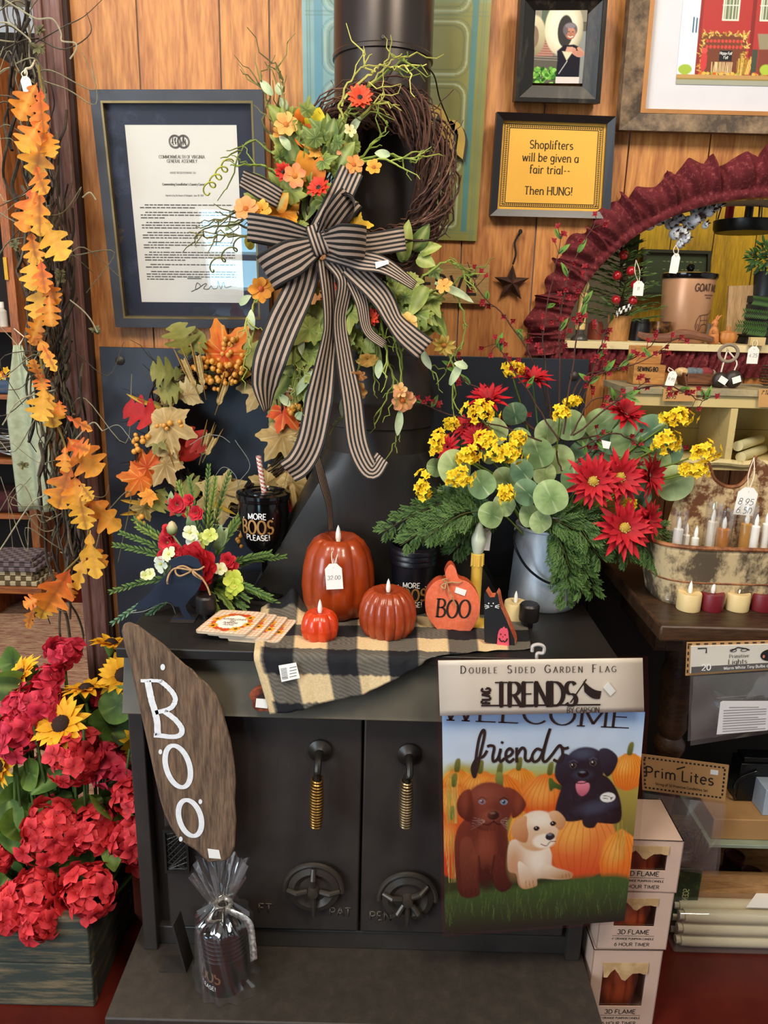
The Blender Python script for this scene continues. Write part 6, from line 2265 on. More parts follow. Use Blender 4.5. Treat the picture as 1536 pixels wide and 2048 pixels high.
mb = MB()
vines(mb, ringpath, 190, 46, 42 * wk, 0.0013, ('#3a241c', '#4b3026', '#5d3d30', '#2c1b16', '#6b4a3a'), 0.5, 4)
for i in range(40):
 a = rnd.uniform(-0.6, 3.4)
 c = wc + V((RA * math.cos(a), -0.01, RB * math.sin(a)))
 d = V((math.cos(a + jit(1.4)), -0.2, math.sin(a + jit(1.4))))
 mb.k = lin(rnd.choice(('#4b3026', '#6b4a3a')))
 mb.tube(wander(c + d * 20 * wk, c + d * rnd.uniform(38, 62) * wk, 5, 0.12), 0.0007, 4)
mb.build('twig_ring', TWIG, t)
mb = MB(c='#2b211c')
mb.tube(crom([wc + V((0, 0.0, RB + 20 * wk)), at(800, 128, 1.31), at(862, 142, 1.40), at(880, 200, 1.47), at(905, 260, 1.53)], 6), 0.0013, 5)
mb.build('hanging_wire', plain('dark_wire', '#241c18', 0.6, 0.4), t)
GL = (('#5f7230', '#93a04a'), ('#3f5a28', '#7d8f3e'), ('#6e7f35', '#a6ad58'), ('#48602c', '#6f8340'))
for b, tip, k_, wd in (((600, 330), (560, 290), 'ivy', 60), ((620, 340), (640, 270), 'point', 40), ((650, 330), (672, 262), 'point', 42), ((668, 345), (700, 290), 'ivy', 60), ((610, 300), (606, 250), 'point', 40), ((640, 300), (640, 240), 'point', 44),
                       ((660, 300), (655, 225), 'point', 40), ((575, 330), (545, 300), 'ivy', 50), ((655, 380), (640, 440), 'ivy', 60), ((600, 400), (585, 360), 'ivy', 55), ((690, 400), (715, 420), 'ivy', 50), ((700, 370), (720, 330), 'point', 40),
                       ((590, 440), (612, 470), 'ivy', 62), ((625, 390), (610, 440), 'point', 44), ((540, 380), (500, 345), 'point', 34), ((575, 350), (560, 320), 'ivy', 55),
                       ((640, 560), (612, 590), 'ivy', 60), ((610, 580), (590, 640), 'ivy', 66), ((640, 640), (618, 700), 'ivy', 70), ((600, 640), (570, 690), 'ivy', 60), ((640, 600), (655, 650), 'point', 40), ((690, 660), (660, 710), 'ivy', 74),
                       ((720, 560), (770, 585), 'ivy', 70), ((745, 570), (735, 610), 'ivy', 60), ((770, 560), (800, 540), 'ivy', 60), ((790, 570), (815, 600), 'ivy', 64), ((700, 540), (690, 590), 'ivy', 60), ((640, 540), (620, 570), 'point', 40),
                       ((805, 520), (815, 440), 'point', 46), ((825, 500), (860, 450), 'point', 46), ((840, 505), (880, 488), 'point', 44), ((815, 520), (795, 490), 'point', 40), ((835, 515), (870, 530), 'point', 40), ((860, 530), (880, 560), 'ivy', 46),
                       ((800, 560), (770, 620), 'ivy', 58), ((835, 600), (870, 590), 'point', 30), ((840, 620), (865, 650), 'ivy', 60), ((855, 640), (880, 600), 'ivy', 50), ((590, 700), (620, 740), 'ivy', 70), ((650, 690), (690, 700), 'ivy', 60), ((580, 660), (560, 710), 'ivy', 60), ((690, 690), (712, 690), 'ivy', 60)):
 g = rnd.choice(GL)
 Y = 1.262 + jit(0.012)
 pxleaf(k_, b, tip, Y + 0.01, Y - 0.006, wd * (0.75 if k_ == 'point' else 1), g[0], g[1], t, vein='#b7bd78', noise_c=0.2)
for i in range(135):
 x, y = rnd.choice(((560, 300), (590, 270), (620, 250), (650, 280), (545, 420), (575, 450), (700, 620), (620, 720), (590, 740), (720, 660), (800, 600), (840, 620), (600, 320), (640, 300), (570, 380), (610, 400), (660, 360), (690, 330), (610, 620), (640, 650), (600, 680), (690, 600), (740, 580), (780, 570), (660, 560), (830, 590)))
 x, y = x + jit(36), y + jit(34)
 dx, dy = jit(52), jit(26) + (-44 if y < 470 else 46)
 g = rnd.choice(GL + ((('#b8701c', '#dd9a2c'),) if i % 9 == 0 else ()))
 Y = 1.258 + jit(0.016)
 pxleaf(rnd.choice(('ivy', 'ivy', 'point')), (x, y), (x + dx, y + dy), Y + 0.008, Y - 0.006, 34, g[0], g[1], t, vein='#a8b070', noise_c=0.25)
for b, tip, k_, c0, c1, nm in (((600, 420), (525, 440), 'maple', '#d97a14', '#f0a428', 'maple_leaf'), ((598, 432), (540, 380), 'maple', '#d98016', '#efb032', 'maple_leaf'), ((690, 430), (735, 480), 'maple', '#d9a01c', '#efc032', 'maple_leaf'),
                               ((625, 300), (598, 230), 'point', '#c4510f', '#e06a1a', 'orange_leaf'), ((620, 290), (590, 270), 'round', '#c9580f', '#df6b18', 'orange_leaf'), ((622, 245), (590, 225), 'round', '#d9661a', '#e0781f', 'orange_leaf'), ((632, 260), (612, 205), 'point', '#a4981a', '#c7b82a', 'yellow_leaf'), ((628, 260), (638, 216), 'point', '#d9c21c', '#efdc3a', 'yellow_leaf'),
                               ((620, 360), (600, 300), 'point', '#b8721c', '#d99028', 'orange_leaf'), ((630, 370), (640, 312), 'point', '#b4601a', '#d98228', 'orange_leaf'), ((640, 370), (600, 330), 'point', '#a0801f', '#c79a2c', 'orange_leaf'),
                               ((640, 515), (616, 540), 'round', '#d9a414', '#f0c22c', 'yellow_leaf'), ((648, 545), (640, 575), 'point', '#c98a14', '#e0a422', 'yellow_leaf'), ((720, 545), (745, 570), 'point', '#d07a16', '#e89a26', 'orange_leaf'), ((510, 492), (490, 480), 'round', '#8f8f35', '#a89a3a', 'leaf')):
 Y = 1.258 + jit(0.01)
 pxleaf(k_, b, tip, Y + 0.008, Y - 0.006, 46, c0, c1, t, nm, vein='#f2cf6a' if k_ == 'maple' else None)
for b, tip in (((600, 660), (602, 710)), ((560, 790), (580, 812)), ((590, 830), (612, 835)), ((618, 778), (612, 818)), ((690, 790), (684, 835)), ((800, 820), (796, 872)), ((760, 720), (755, 757)), ((845, 700), (860, 740)), ((900, 770), (925, 720)), ((935, 735), (910, 725)), ((870, 565), (950, 600)), ((545, 190), (520, 160)), ((560, 190), (556, 165)), ((572, 220), (562, 195)), ((580, 300), (560, 270)), ((700, 270), (720, 230)), ((450, 460), (480, 440)), ((480, 610), (500, 590)), ((505, 660), (500, 620)), ((590, 790), (625, 740)), ((780, 310), (750, 305))):
 Y = 1.255 + jit(0.012)
 pxleaf('petal', b, tip, Y, Y - 0.004, 17, '#9db388', '#cdd7b0', t, 'pale_leaf', fold=0.3)
for c, r, n, c0, c1, ey, nm in (((720, 196), 27, 12, '#d9432a', '#e8552f', '#1f1210', 'red_daisy'), ((638, 376), 26, 10, '#c22a1e', '#e2402a', '#22100c', 'red_daisy'), ((668, 594), 30, 13, '#e0662a', '#e23f2a', '#2a1510', 'red_daisy'), ((742, 636), 20, 9, '#e0522a', '#e8402a', None, 'red_daisy'), ((566, 344), 20, 9, '#c22a1e', '#d9352a', '#22100c', 'red_daisy'),
        ((590, 352), 25, 6, '#e09a4a', '#dd7f5a', '#c9782a', 'peach_blossom'), ((572, 250), 26, 7, '#d99a4f', '#e8ae62', '#b8702a', 'peach_blossom'), ((492, 418), 26, 8, '#dd8a4a', '#e09a62', '#b8601a', 'peach_blossom'), ((525, 420), 20, 8, '#e8a032', '#f0bb4a', None, 'peach_blossom'), ((522, 578), 26, 8, '#d98432', '#eea23a', '#c9582a', 'peach_blossom'),
        ((585, 628), 22, 7, '#d98f1f', '#efb234', '#b86a14', 'peach_blossom'), ((592, 602), 18, 7, '#d98f1f', '#efb234', None, 'peach_blossom'), ((735, 718), 22, 8, '#e0a84a', '#efc067', None, 'peach_blossom'), ((712, 780), 24, 8, '#e0a052', '#eab86a', '#d4702a', 'peach_blossom'), ((718, 750), 16, 7, '#dd8f4a', '#e8a86a', None, 'peach_blossom'), ((806, 800), 27, 8, '#dd9a4f', '#e8a47a', '#d4702a', 'peach_blossom'), ((800, 780), 16, 6, '#e0a85a', '#e8b87a', None, 'peach_blossom'),
        ((888, 690), 24, 10, '#c9a83f', '#e0c267', '#b8702a', 'peach_blossom'), ((816, 645), 22, 7, '#d0a850', '#dfba70', '#b8802a', 'peach_blossom'), ((888, 572), 17, 6, '#dd9a3a', '#e8a45a', None, 'peach_blossom'), ((708, 330), 20, 6, '#d98f3a', '#c9824a', '#b8602a', 'peach_blossom'), ((748, 335), 18, 6, '#d98a2a', '#e8a23a', '#a8601a', 'peach_blossom'), ((686, 300), 15, 5, '#b86a4a', '#c98a5a', None, 'peach_blossom'), ((535, 445), 16, 6, '#b8352a', '#8f2a1a', '#2a1510', 'red_daisy'), ((700, 262), 14, 5, '#d9c98a', '#e8dca8', None, 'peach_blossom'), ((560, 268), 18, 5, '#d0923f', '#e0a856', None, 'peach_blossom')):
 nr = (jit(0.4), -1, 0.25 + jit(0.45) - (0.7 if nm == 'peach_blossom' and c[1] > 650 else 0))
 pxflower(c, 1.245 + jit(0.01), r, nr, n, c0, c1, ey, t, nm, 2 if nm == 'red_daisy' else 1, petal_prof if n > 8 else broad_prof, 0.42 if n > 8 else 0.66, 0.35, 0.22)
SPR = ([(690, 250), (680, 210), (700, 160), (725, 130), (745, 108)], [(690, 250), (700, 215), (740, 165), (775, 130), (800, 105)], [(700, 220), (760, 150), (800, 128), (815, 105)], [(672, 260), (690, 200), (735, 150), (748, 140), (760, 130), (790, 136), (805, 130), (858, 130)],
       [(650, 290), (690, 235), (720, 225)], [(720, 230), (760, 205), (770, 185)], [(560, 300), (575, 240), (560, 180), (553, 130)], [(575, 300), (545, 240), (530, 200), (522, 150)], [(565, 290), (555, 220), (565, 170), (560, 140)], [(570, 300), (530, 250), (538, 200), (525, 175)], [(600, 330), (540, 300), (500, 280), (470, 320)],
       [(700, 330), (740, 300), (770, 260), (775, 240)], [(690, 340), (760, 310), (815, 320), (820, 325)], [(700, 320), (750, 320), (800, 318), (848, 312)], [(540, 470), (500, 440), (460, 430), (430, 420)], [(530, 470), (480, 450), (420, 455), (390, 475)], [(540, 460), (500, 470), (450, 470), (415, 480)], [(550, 440), (490, 415), (450, 440), (425, 445)],
       [(560, 350), (520, 332), (480, 330), (462, 333)], [(730, 540), (770, 600), (780, 640), (790, 690), (800, 760), (790, 800)], [(700, 560), (720, 640), (725, 700), (712, 760), (690, 820), (662, 870)], [(720, 600), (745, 680), (750, 740), (748, 790)], [(780, 640), (800, 700), (805, 760), (800, 830), (790, 880), (795, 905)], [(760, 620), (770, 700), (785, 760), (770, 800), (745, 850)],
       [(800, 700), (830, 640), (850, 720), (870, 760)], [(830, 600), (870, 640), (890, 690), (910, 740), (908, 800), (925, 830)], [(850, 590), (900, 580), (930, 640), (925, 690)], [(870, 600), (920, 560), (940, 545), (935, 540), (900, 518)], [(610, 620), (590, 690), (588, 750), (585, 790)], [(620, 610), (605, 700), (600, 780), (612, 810)], [(520, 590), (500, 620), (495, 650), (500, 700)], [(530, 580), (510, 610), (505, 690), (490, 720)], [(680, 600), (745, 590), (760, 640), (760, 680)], [(690, 620), (740, 660), (770, 700), (772, 760)], [(650, 600), (640, 660), (640, 720)], [(840, 560), (880, 530), (900, 520), (925, 540), (940, 560)])
for i, s_ in enumerate(SPR):
 mb = MB()
 Y0 = 1.262 + jit(0.012)
 P = crom([at(x + jit(3), y + jit(3), Y0 - 0.02 * j / len(s_)) for j, (x, y) in enumerate(s_)], 5)
 P = [p_ + jv(0.0022) for p_ in P]
 c = rnd.choice(('#7d8f3a', '#9aa84f', '#6c7a34', '#a8a552')) if i not in (3,) else '#c2bd62'
 if 6 <= i <= 9 or 14 <= i <= 17:
  c = rnd.choice(('#5c5a34', '#7a7440'))
 mb.k = lin(c)
 mb.tube(P, taper(len(P), 0.0021, 0.0009), 5)
 for j in range(3 + i % 3):
  q = rnd.randrange(len(P) // 3, len(P) - 1)
  d = (P[q + 1] - P[q]).normalized() + jv(0.7)
  e = P[q] + d * rnd.uniform(0.02, 0.05)
  mb.tube(wander(P[q], e, 5, 0.1), taper(6, 0.0014, 0.0006), 4)
 mb.build('willow_spray', CURLY, t)
for cx_, cy_, ax_, ay_, n in ((410, 385, 48, -62, 4), (418, 540, 70, -62, 3)):
 mb = MB(c='#a8a83c' if n == 4 else '#6c6a3a')
 P = []
 for i in range(n * 14 + 1):
  s_ = i / (n * 14)
  a = 2 * PI * n * s_
  P.append(at(cx_ + ax_ * s_ + 9 * math.cos(a), cy_ + ay_ * s_ + 9 * math.sin(a), 1.255 + 0.006 * math.sin(a)))
 mb.tube(P, 0.0013, 5)
 mb.build('tendril', CURLY, t)

STR = [plain('ribbon_black', '#16130f', 0.75, var=0.08, sc=200), plain('ribbon_tan', '#a08c7c', 0.8, var=0.08, sc=200)]
YBW = 1.232
NSTR = 11

def ribbon(pts, w, parent, name='ribbon_tail', tilt=0.0, wave=0.0):
 """flat tail: pts = (px, py, Y offset, width share)"""
 P = crom([at(p_[0], p_[1], YBW + p_[2]) for p_ in pts], 8)
 n = len(P)
 Wd = []
 for i in range(n):
  s_ = i / (n - 1) * (len(pts) - 1)
  k = min(len(pts) - 2, int(s_))
  a, b_ = pts[k][3], pts[k + 1][3]
  Wd.append(a + (b_ - a) * (s_ - k))
 mb = MB()
 vd = []
 for i in range(n):
  d = P[min(n - 1, i + 1)] - P[max(0, i - 1)]
  s_ = d.cross(V((0, -1, 0))).normalized()
  q = max(-1, min(1, Wd[i]))
  vd.append(s_ * q + V((0, -1, 0)) * math.sqrt(max(0, 1 - q * q)) * 0.6)
 k = psz(P[0]) * w
 mb.grid(lambda u, v: P[int(round(u * (n - 1)))] + vd[int(round(u * (n - 1)))] * (v - 0.5) * k + V((0, 0.003 * math.sin(2 * PI * v) * wave, 0)), n - 1, NSTR * 2, mi=lambda i, j: (j // 2) % 2)
 return mb.build(name, STR, parent, sol=0.0005, smooth=60)

def loop(c, ang, L, w, depth, parent, tilt=0.25, Y=0.0, fat=1.0):
 """one bow loop leaving c at screen angle ang (degrees, 0 = towards +x, 90 = up)"""
 c = at(*c, YBW + Y)
 k = psz(c)
 d = V((math.cos(math.radians(ang)), 0, math.sin(math.radians(ang))))
 s_ = V((-d.z, 0, d.x))
 if s_.z < 0:
  s_ = -s_
 wv = (s_ + V((0, -tilt, 0))).normalized()
 mb = MB()

 def f(u, v):
  a = 2 * PI * u
  x = L * k * (1 - math.cos(a)) / 2
  y = -depth * k * math.sin(a) * (0.4 + 0.6 * (1 - math.cos(a)) / 2)
  pinch = 0.45 + 0.55 * min(1, (1 - math.cos(a)) / 0.9)
  return c + d * x + V((0, y, 0)) + wv * (v - 0.5) * w * k * pinch * (1 if abs(y) >= 0 else 1)
 mb.grid(f, 36, NSTR * 2, mi=lambda i, j: (j // 2) % 2)
 return mb.build('ribbon_loop', STR, parent, sol=0.0005, smooth=60)

bow = thing('ribbon_bow', '', '', at(640, 470, YBW))
for k_ in ('label', 'category'):
 del bow[k_]
bow.parent = t
bow.location = at(640, 470, YBW) - t.location
loop((640, 482), 52, 104, 66, 36, bow, 0.9, -0.006)
loop((640, 480), 172, 146, 58, 34, bow, 0.5, 0.0)
loop((640, 490), 208, 124, 74, 38, bow, 0.3, -0.008)
loop((640, 482), -2, 92, 72, 44, bow, 0.6, -0.010)
cO = at(648, 474, YBW - 0.012)
kO = psz(cO)
dO, sO = V((0.62, 0, 0.78)), V((-0.78, 0, 0.62))
mb = MB()
mb.grid(lambda u, v: cO + dO * 86 * kO * (1 - math.cos(2 * PI * u)) / 2 + sO * 27 * kO * math.sin(2 * PI * u) * (0.35 + 0.65 * (1 - math.cos(2 * PI * u)) / 2) + V((0.1, -1, 0.3)) * (v - 0.3) * 42 * kO, 40, NSTR * 2, mi=lambda i, j: (j // 2) % 2)
mb.build('ribbon_loop', STR, bow, sol=0.0005, smooth=60)
ribbon([(650, 478, 0.006, 1), (720, 490, 0.012, 1), (810, 478, 0.016, 1)], 46, bow)
ribbon([(560, 398, 0.012, 0.9), (525, 378, 0.006, 1), (483, 356, 0.0, 0.8)], 42, bow)
ribbon([(640, 470, 0.008, 1), (672, 410, 0.006, 1), (704, 340, 0.004, 0.95)], 52, bow)
tl = ribbon([(655, 500, -0.004, 1), (720, 520, -0.008, 1), (770, 532, -0.012, 0.8), (830, 572, -0.008, 0.45)], 42, bow)
ribbon([(612, 520, 0.002, 1), (598, 580, -0.004, 0.9), (566, 650, -0.010, 1), (540, 720, -0.014, 1), (530, 770, -0.012, 0.75), (533, 822, -0.008, 0.12)], 68, bow, wave=1)
ribbon([(652, 520, 0.004, 0.6), (660, 600, 0.0, 0.5), (660, 660, -0.004, 0.42), (650, 730, -0.010, 0.7), (638, 800, -0.014, 1), (622, 880, -0.018, 1), (600, 925, -0.022, 1), (575, 944, -0.026, 0.95)], 58, bow, wave=1)
ribbon([(660, 510, 0.004, 0.9), (690, 560, 0.0, 0.7), (680, 640, 0.004, 0.6), (690, 720, 0.0, 0.75), (704, 800, -0.006, 0.95), (716, 890, -0.014, 1), (742, 940, -0.022, 0.9), (765, 915, -0.016, 0.75)], 46, bow)
ribbon([(700, 530, 0.004, 0.9), (760, 590, 0.0, 0.9), (788, 640, -0.006, 0.7), (812, 668, -0.010, 0.9), (850, 700, -0.008, 1)], 52, bow)
ribbon([(690, 530, 0.006, 0.9), (722, 600, 0.004, 0.8), (735, 660, 0.0, 0.6), (770, 690, -0.002, 0.5)], 34, bow)
ribbon([(630, 905, 0.03, 0.4), (645, 960, 0.05, 0.5), (658, 1010, 0.06, 0.35), (662, 1062, 0.07, 0.3)], 30, bow)
mb = MB()
kc = at(641, 478, YBW - 0.012)
kk = psz(kc)
mb.grid(lambda u, v: kc + V((0.94, 0, 0.34)) * (v - 0.5) * 44 * kk + V((-0.34, 0, 0.94)) * 30 * kk * math.cos(PI * u) + V((0, -12 * kk * math.sin(PI * u), 0)), 14, NSTR * 2, mi=lambda i, j: (j // 2) % 2)
mb.build('bow_knot', STR, bow, sol=0.0005)
mb = MB()
mb.prism([(750, 524), (776, 520), (778, 527), (752, 537)], lambda x, y, d: at(x, y, YBW - 0.016 - d), 0.0012, 0.0)
mb.build('price_sticker', TAGM, tl)

YM = 1.475
wc2 = at(447, 868, YM)
k2 = psz(wc2)
t = thing('leaf_wreath', 'autumn maple leaf wreath with berries and wheat leaning on the metal shield', 'wreath', wc2 + V((0, 0, -170 * k2)))

def ring2(u):
 a = 2 * PI * u
 return wc2 + V((132 * k2 * math.cos(a), 0.006, 138 * k2 * math.sin(a))), V((math.cos(a), 0, math.sin(a))), V((0, 1, 0))

mb = MB()
vines(mb, ring2, 80, 40, 26 * k2, 0.0015, ('#241812', '#382418', '#4a3422', '#1c130e'), 0.5)
for i in range(70):
 a = rnd.uniform(0, 2 * PI)
 c = wc2 + V((132 * k2 * math.cos(a), 0.002, 138 * k2 * math.sin(a)))
 d = V((math.cos(a + jit(0.7)), jit(0.2), math.sin(a + jit(0.7))))
 mb.k = lin(rnd.choice(('#1c1410', '#2c2018', '#5a4428')))
 mb.tube(wander(c, c + d * rnd.uniform(40, 95) * k2, 5, 0.06), taper(6, 0.0012, 0.0004), 4)
mb.build('twig_ring', TWIG, t)
TAN = ('#a8854c', '#c9ab72')
OLV = ('#5f6128', '#8f8a42')
for kind, b, tip, wd, c0, c1, nm in (
  ('oak', (376, 716), (352, 648), 62, '#7d7a35', '#9a964a', 'olive_oak_leaf'), ('oak', (380, 712), (404, 668), 60, '#5f6430', '#8a8740', 'olive_oak_leaf'), ('oak', (368, 748), (300, 742), 56, OLV[0], OLV[1], 'olive_oak_leaf'), ('oak', (372, 770), (318, 790), 54, '#6a6c30', '#8f8a42', 'olive_oak_leaf'),
  ('maple', (418, 742), (482, 668), 90, '#d4381a', '#ef8a26', 'orange_maple_leaf'), ('maple', (446, 742), (478, 720), 60, '#e0651c', '#efa032', 'orange_maple_leaf'),
  ('oak', (336, 848), (248, 812), 62, '#c01a1e', '#a01016', 'red_oak_leaf'), ('maple', (400, 810), (420, 905), 100, *TAN, 'tan_maple_leaf'), ('maple', (405, 850), (402, 790), 110, TAN[0], '#d2bb84', 'tan_maple_leaf'),
  ('oak', (358, 838), (378, 922), 66, '#c9321a', '#a81c12', 'red_oak_leaf'), ('oak', (372, 850), (410, 900), 50, '#b8281a', '#8f1a10', 'red_oak_leaf'),
  ('maple', (520, 770), (478, 838), 100, *TAN, 'tan_maple_leaf'), ('maple', (555, 835), (505, 905), 104, '#a07a3a', '#c4a264', 'tan_maple_leaf'), ('maple', (552, 870), (598, 880), 90, '#b0925a', '#c9ab72', 'tan_maple_leaf'),
  ('maple', (548, 800), (590, 850), 70, '#d0401a', '#e8602a', 'orange_maple_leaf'), ('maple', (590, 815), (610, 860), 56, '#c9321a', '#dd4a22', 'orange_maple_leaf'),
  ('maple', (300, 930), (258, 985), 80, '#d9601a', '#e07a26', 'orange_maple_leaf'), ('maple', (282, 960), (310, 905), 66, '#b83a12', '#d9601a', 'orange_maple_leaf'), ('maple', (310, 980), (284, 1005), 46, '#d97a1c', '#e89a32', 'orange_maple_leaf'),
  ('maple', (350, 900), (310, 960), 80, '#8a6a34', '#b0905a', 'tan_maple_leaf'), ('maple', (360, 880), (330, 930), 84, TAN[0], TAN[1], 'tan_maple_leaf'), ('oak', (345, 965), (395, 985), 60, OLV[0], OLV[1], 'olive_oak_leaf'), ('oak', (330, 975), (310, 1020), 60, '#6a6a2c', '#8f8a3c', 'olive_oak_leaf'), ('maple', (300, 1000), (275, 1035), 60, '#7a6a30', '#a08a4a', 'tan_maple_leaf'),
  ('maple', (440, 940), (445, 1035), 92, '#b09050', '#d2b67c', 'tan_maple_leaf'), ('maple', (425, 985), (478, 960), 84, '#a8884a', '#c9aa6c', 'tan_maple_leaf'), ('maple', (575, 935), (600, 1000), 80, '#9a7a40', '#bfa064', 'tan_maple_leaf'), ('maple', (555, 950), (510, 985), 70, '#a8884a', '#c9aa6c', 'tan_maple_leaf'),
  ('maple', (375, 990), (345, 1025), 60, '#b8261c', '#d0382a', 'red_leaf'), ('maple', (570, 1000), (590, 1015), 50, '#b8161a', '#c9262a', 'red_leaf'), ('maple', (320, 860), (308, 900), 60, '#6a6430', '#8f8648', 'olive_leaf'), ('maple', (470, 720), (520, 690), 50, '#8a8a44', '#a8a45a', 'olive_leaf'), ('maple', (560, 720), (610, 700), 60, '#6a7a3a', '#8f964a', 'olive_leaf')):
 Y = 1.452 + jit(0.012)
 if kind == 'maple':
  bx, by = b
  tip = (bx + (tip[0] - bx) * 1.16, by + (tip[1] - by) * 1.16)
  ox, oy = (bx + tip[0]) / 2 - 447, (by + tip[1]) / 2 - 868
  qd = math.hypot(ox, oy)
  if qd < 112:
   s_ = (112 - qd) / max(qd, 1)
   b, tip = (bx + ox * s_, by + oy * s_), (tip[0] + ox * s_, tip[1] + oy * s_)
 else:
  wd *= 1.25
 pxleaf(kind, b, tip, Y + 0.008, Y - 0.008, wd, c0, c1, t, nm, noise_c=0.22, vein='#d9c690' if 'tan' in nm else ('#f0c060' if 'orange' in nm else None))

for i in range(34):
 a = 2 * PI * i / 34 + jit(0.1)
 if -0.9 < a - 4.7 < 0.5:
  continue
 ra, ro = 112 + jit(14), 150 + jit(24)
 a2 = a + jit(0.5)
 c_ = rnd.choice((TAN, OLV, ('#7a5c2e', '#a88a52'), ('#6a3a1c', '#9a6a34'), TAN, ('#5a5a2a', '#7f7f3e')))
 Y = 1.462 + jit(0.006)
 pxleaf(rnd.choice(('maple', 'oak')), (447 + ra * math.cos(a), 868 - ra * math.sin(a)), (447 + ro * 1.08 * math.cos(a2), 868 - ro * 1.08 * math.sin(a2)), Y + 0.006, Y - 0.006, 46, c_[0], c_[1], t, 'dry_leaf', noise_c=0.25)

def wheat(b, tip, Y, c, parent, n=13):
 B, T = at(*b, Y), at(*tip, Y - 0.006)
 mb = MB(c=c)
 d = (T - B)
 mb.tube([B, B + d * 0.5, T], 0.0010, 4)
 for i in range(n):
  p_ = B + d * (0.35 + 0.62 * i / n)
  for sg in (-1, 1):
   q = (d.normalized() + d.cross(V((0, 1, 0))).normalized() * 0.42 * sg + V((0, -0.3, 0))).normalized()
   mb.k = mix(lin(c), lin('#6e4f22'), rnd.uniform(0, 0.4))
   strip_leaf(mb, frame(p_, q, (0, -1, 0.2)), 0.014, 0.0055, petal_prof, c, '#e0c68a', 0.1, 0.3, 4)
   mb.tube([p_ + q * 0.012, p_ + q * 0.012 + (d.normalized() * 0.8 + q * 0.4) * 0.022], 0.0004, 3)
 return mb.build('wheat_ear', LEAF, parent)

for b, tip in (((402, 800), (368, 722)), ((412, 800), (396, 715)), ((405, 925), (427, 880)), ((398, 930), (415, 870)), ((430, 830), (450, 770)), ((575, 940), (562, 1000)), ((580, 945), (590, 1005)), ((590, 870), (612, 850)), ((560, 870), (600, 880)), ((570, 745), (612, 735)), ((330, 860), (345, 900))):
 wheat(b, tip, 1.444 + jit(0.008), '#b08c4a', t)
for b, tip in (((470, 770), (530, 705)), ((480, 765), (540, 712)), ((472, 760), (522, 700)), ((330, 820), (250, 790)), ((300, 1010), (240, 1000)), ((300, 1020), (238, 1030)), ((395, 990), (470, 1030))):
 pxleaf('petal', b, tip, 1.458, 1.448, 9, '#8a6a1c', '#c9a032', t, 'golden_husk', fold=0.4)
mb = MB()
for i in range(26):
 px, py = rnd.choice(((560, 760), (580, 870), (430, 1035), (540, 750), (600, 900)))
 b = at(px + jit(25), py + jit(20), 1.462)
 mb.k = lin(rnd.choice(('#c9bda4', '#a8977a', '#e0d6c0')))
 mb.tube(wander(b, b + V((rnd.uniform(0.03, 0.08), -0.004, jit(0.02))), 5, 0.06), 0.0012, 4)
mb.build('raffia_strands', TWIG, t)
BER = plain('amber_berry', '#d9973a', 0.35, var=0.15, sc=30, coat=0.2)
for cx_, cy_, n, sx, sy in ((455, 745, 26, 34, 26), (425, 765, 10, 26, 16), (465, 695, 12, 22, 26), (400, 728, 8, 16, 16), (340, 850, 9, 26, 8), (272, 895, 8, 6, 30), (285, 1040, 5, 10, 10), (585, 818, 7, 14, 10), (480, 1070, 8, 6, 26), (292, 870, 6, 8, 14)):
 mb = MB()
 st = at(cx_, cy_ + sy, 1.455)
 sm = MB(c='#4a3420')
 for i in range(n):
  p_ = at(cx_ + jit(sx), cy_ + jit(sy), 1.442 + jit(0.006))
  mb.ball(p_, rnd.uniform(0.0042, 0.0062), 9)
  sm.tube([st, st.lerp(p_, 0.6) + jv(0.004), p_], 0.0007, 4)
 bs = sm.build('berry_stem', TWIG, t)
 mb.build('berry_cluster', BER, bs)

YA = 1.315
base = V((at(408, 1180, YA).x, YA, ZT))
t = thing('flower_arrangement', 'small arrangement of red flowers and green wheat grass behind the metal bird', 'flower arrangement', base + V((0, 0, 0.0006)))
mb = MB(c='#1a1714')
kA = psz(base)
mb.lathe([(24 * kA, 0.0006), (27 * kA, 0.002), (30 * kA, 22 * kA), (31 * kA, 52 * kA), (29 * kA, 54 * kA), (28 * kA, 50 * kA), (0.0001, 46 * kA)], base, 28)
mb.build('black_pot', plain('pot_black', '#171719', 0.4), t)
hub = base + V((0, 0, 0.045))

def grass(tip, Y, parent, c0='#4a6a2a', c1='#9ab44a', droop=0.2, n=13, ll=0.019):
 T = at(*tip, Y)
 mdl = hub.lerp(T, 0.5) + V((0, 0, droop * (T - hub).length * 0.4))
 P = crom([hub, mdl, T], 10)
 mb = MB(c=c0)
 mb.tube(P, taper(len(P), 0.0016, 0.0005), 5)
 N = len(P)
 for i in range(n):
  s_ = 0.34 + 0.64 * i / n
  q = s_ * (N - 1)
  a = P[int(q)].lerp(P[min(N - 1, int(q) + 1)], q - int(q))
  d = (P[min(N - 1, int(q) + 1)] - P[int(q)]).normalized()
  for sg in (-1, 1):
   sd = (d + d.cross(V((0, -1, 0.2))).normalized() * 0.42 * sg + jv(0.15)).normalized()
   strip_leaf(mb, frame(a, sd, (0, -1, 0.4)), ll * (1.1 - 0.5 * s_), 0.0038, petal_prof, c0, c1, 0.1, 0.25, 3)
 return mb.build('wheat_grass', LEAF, parent)

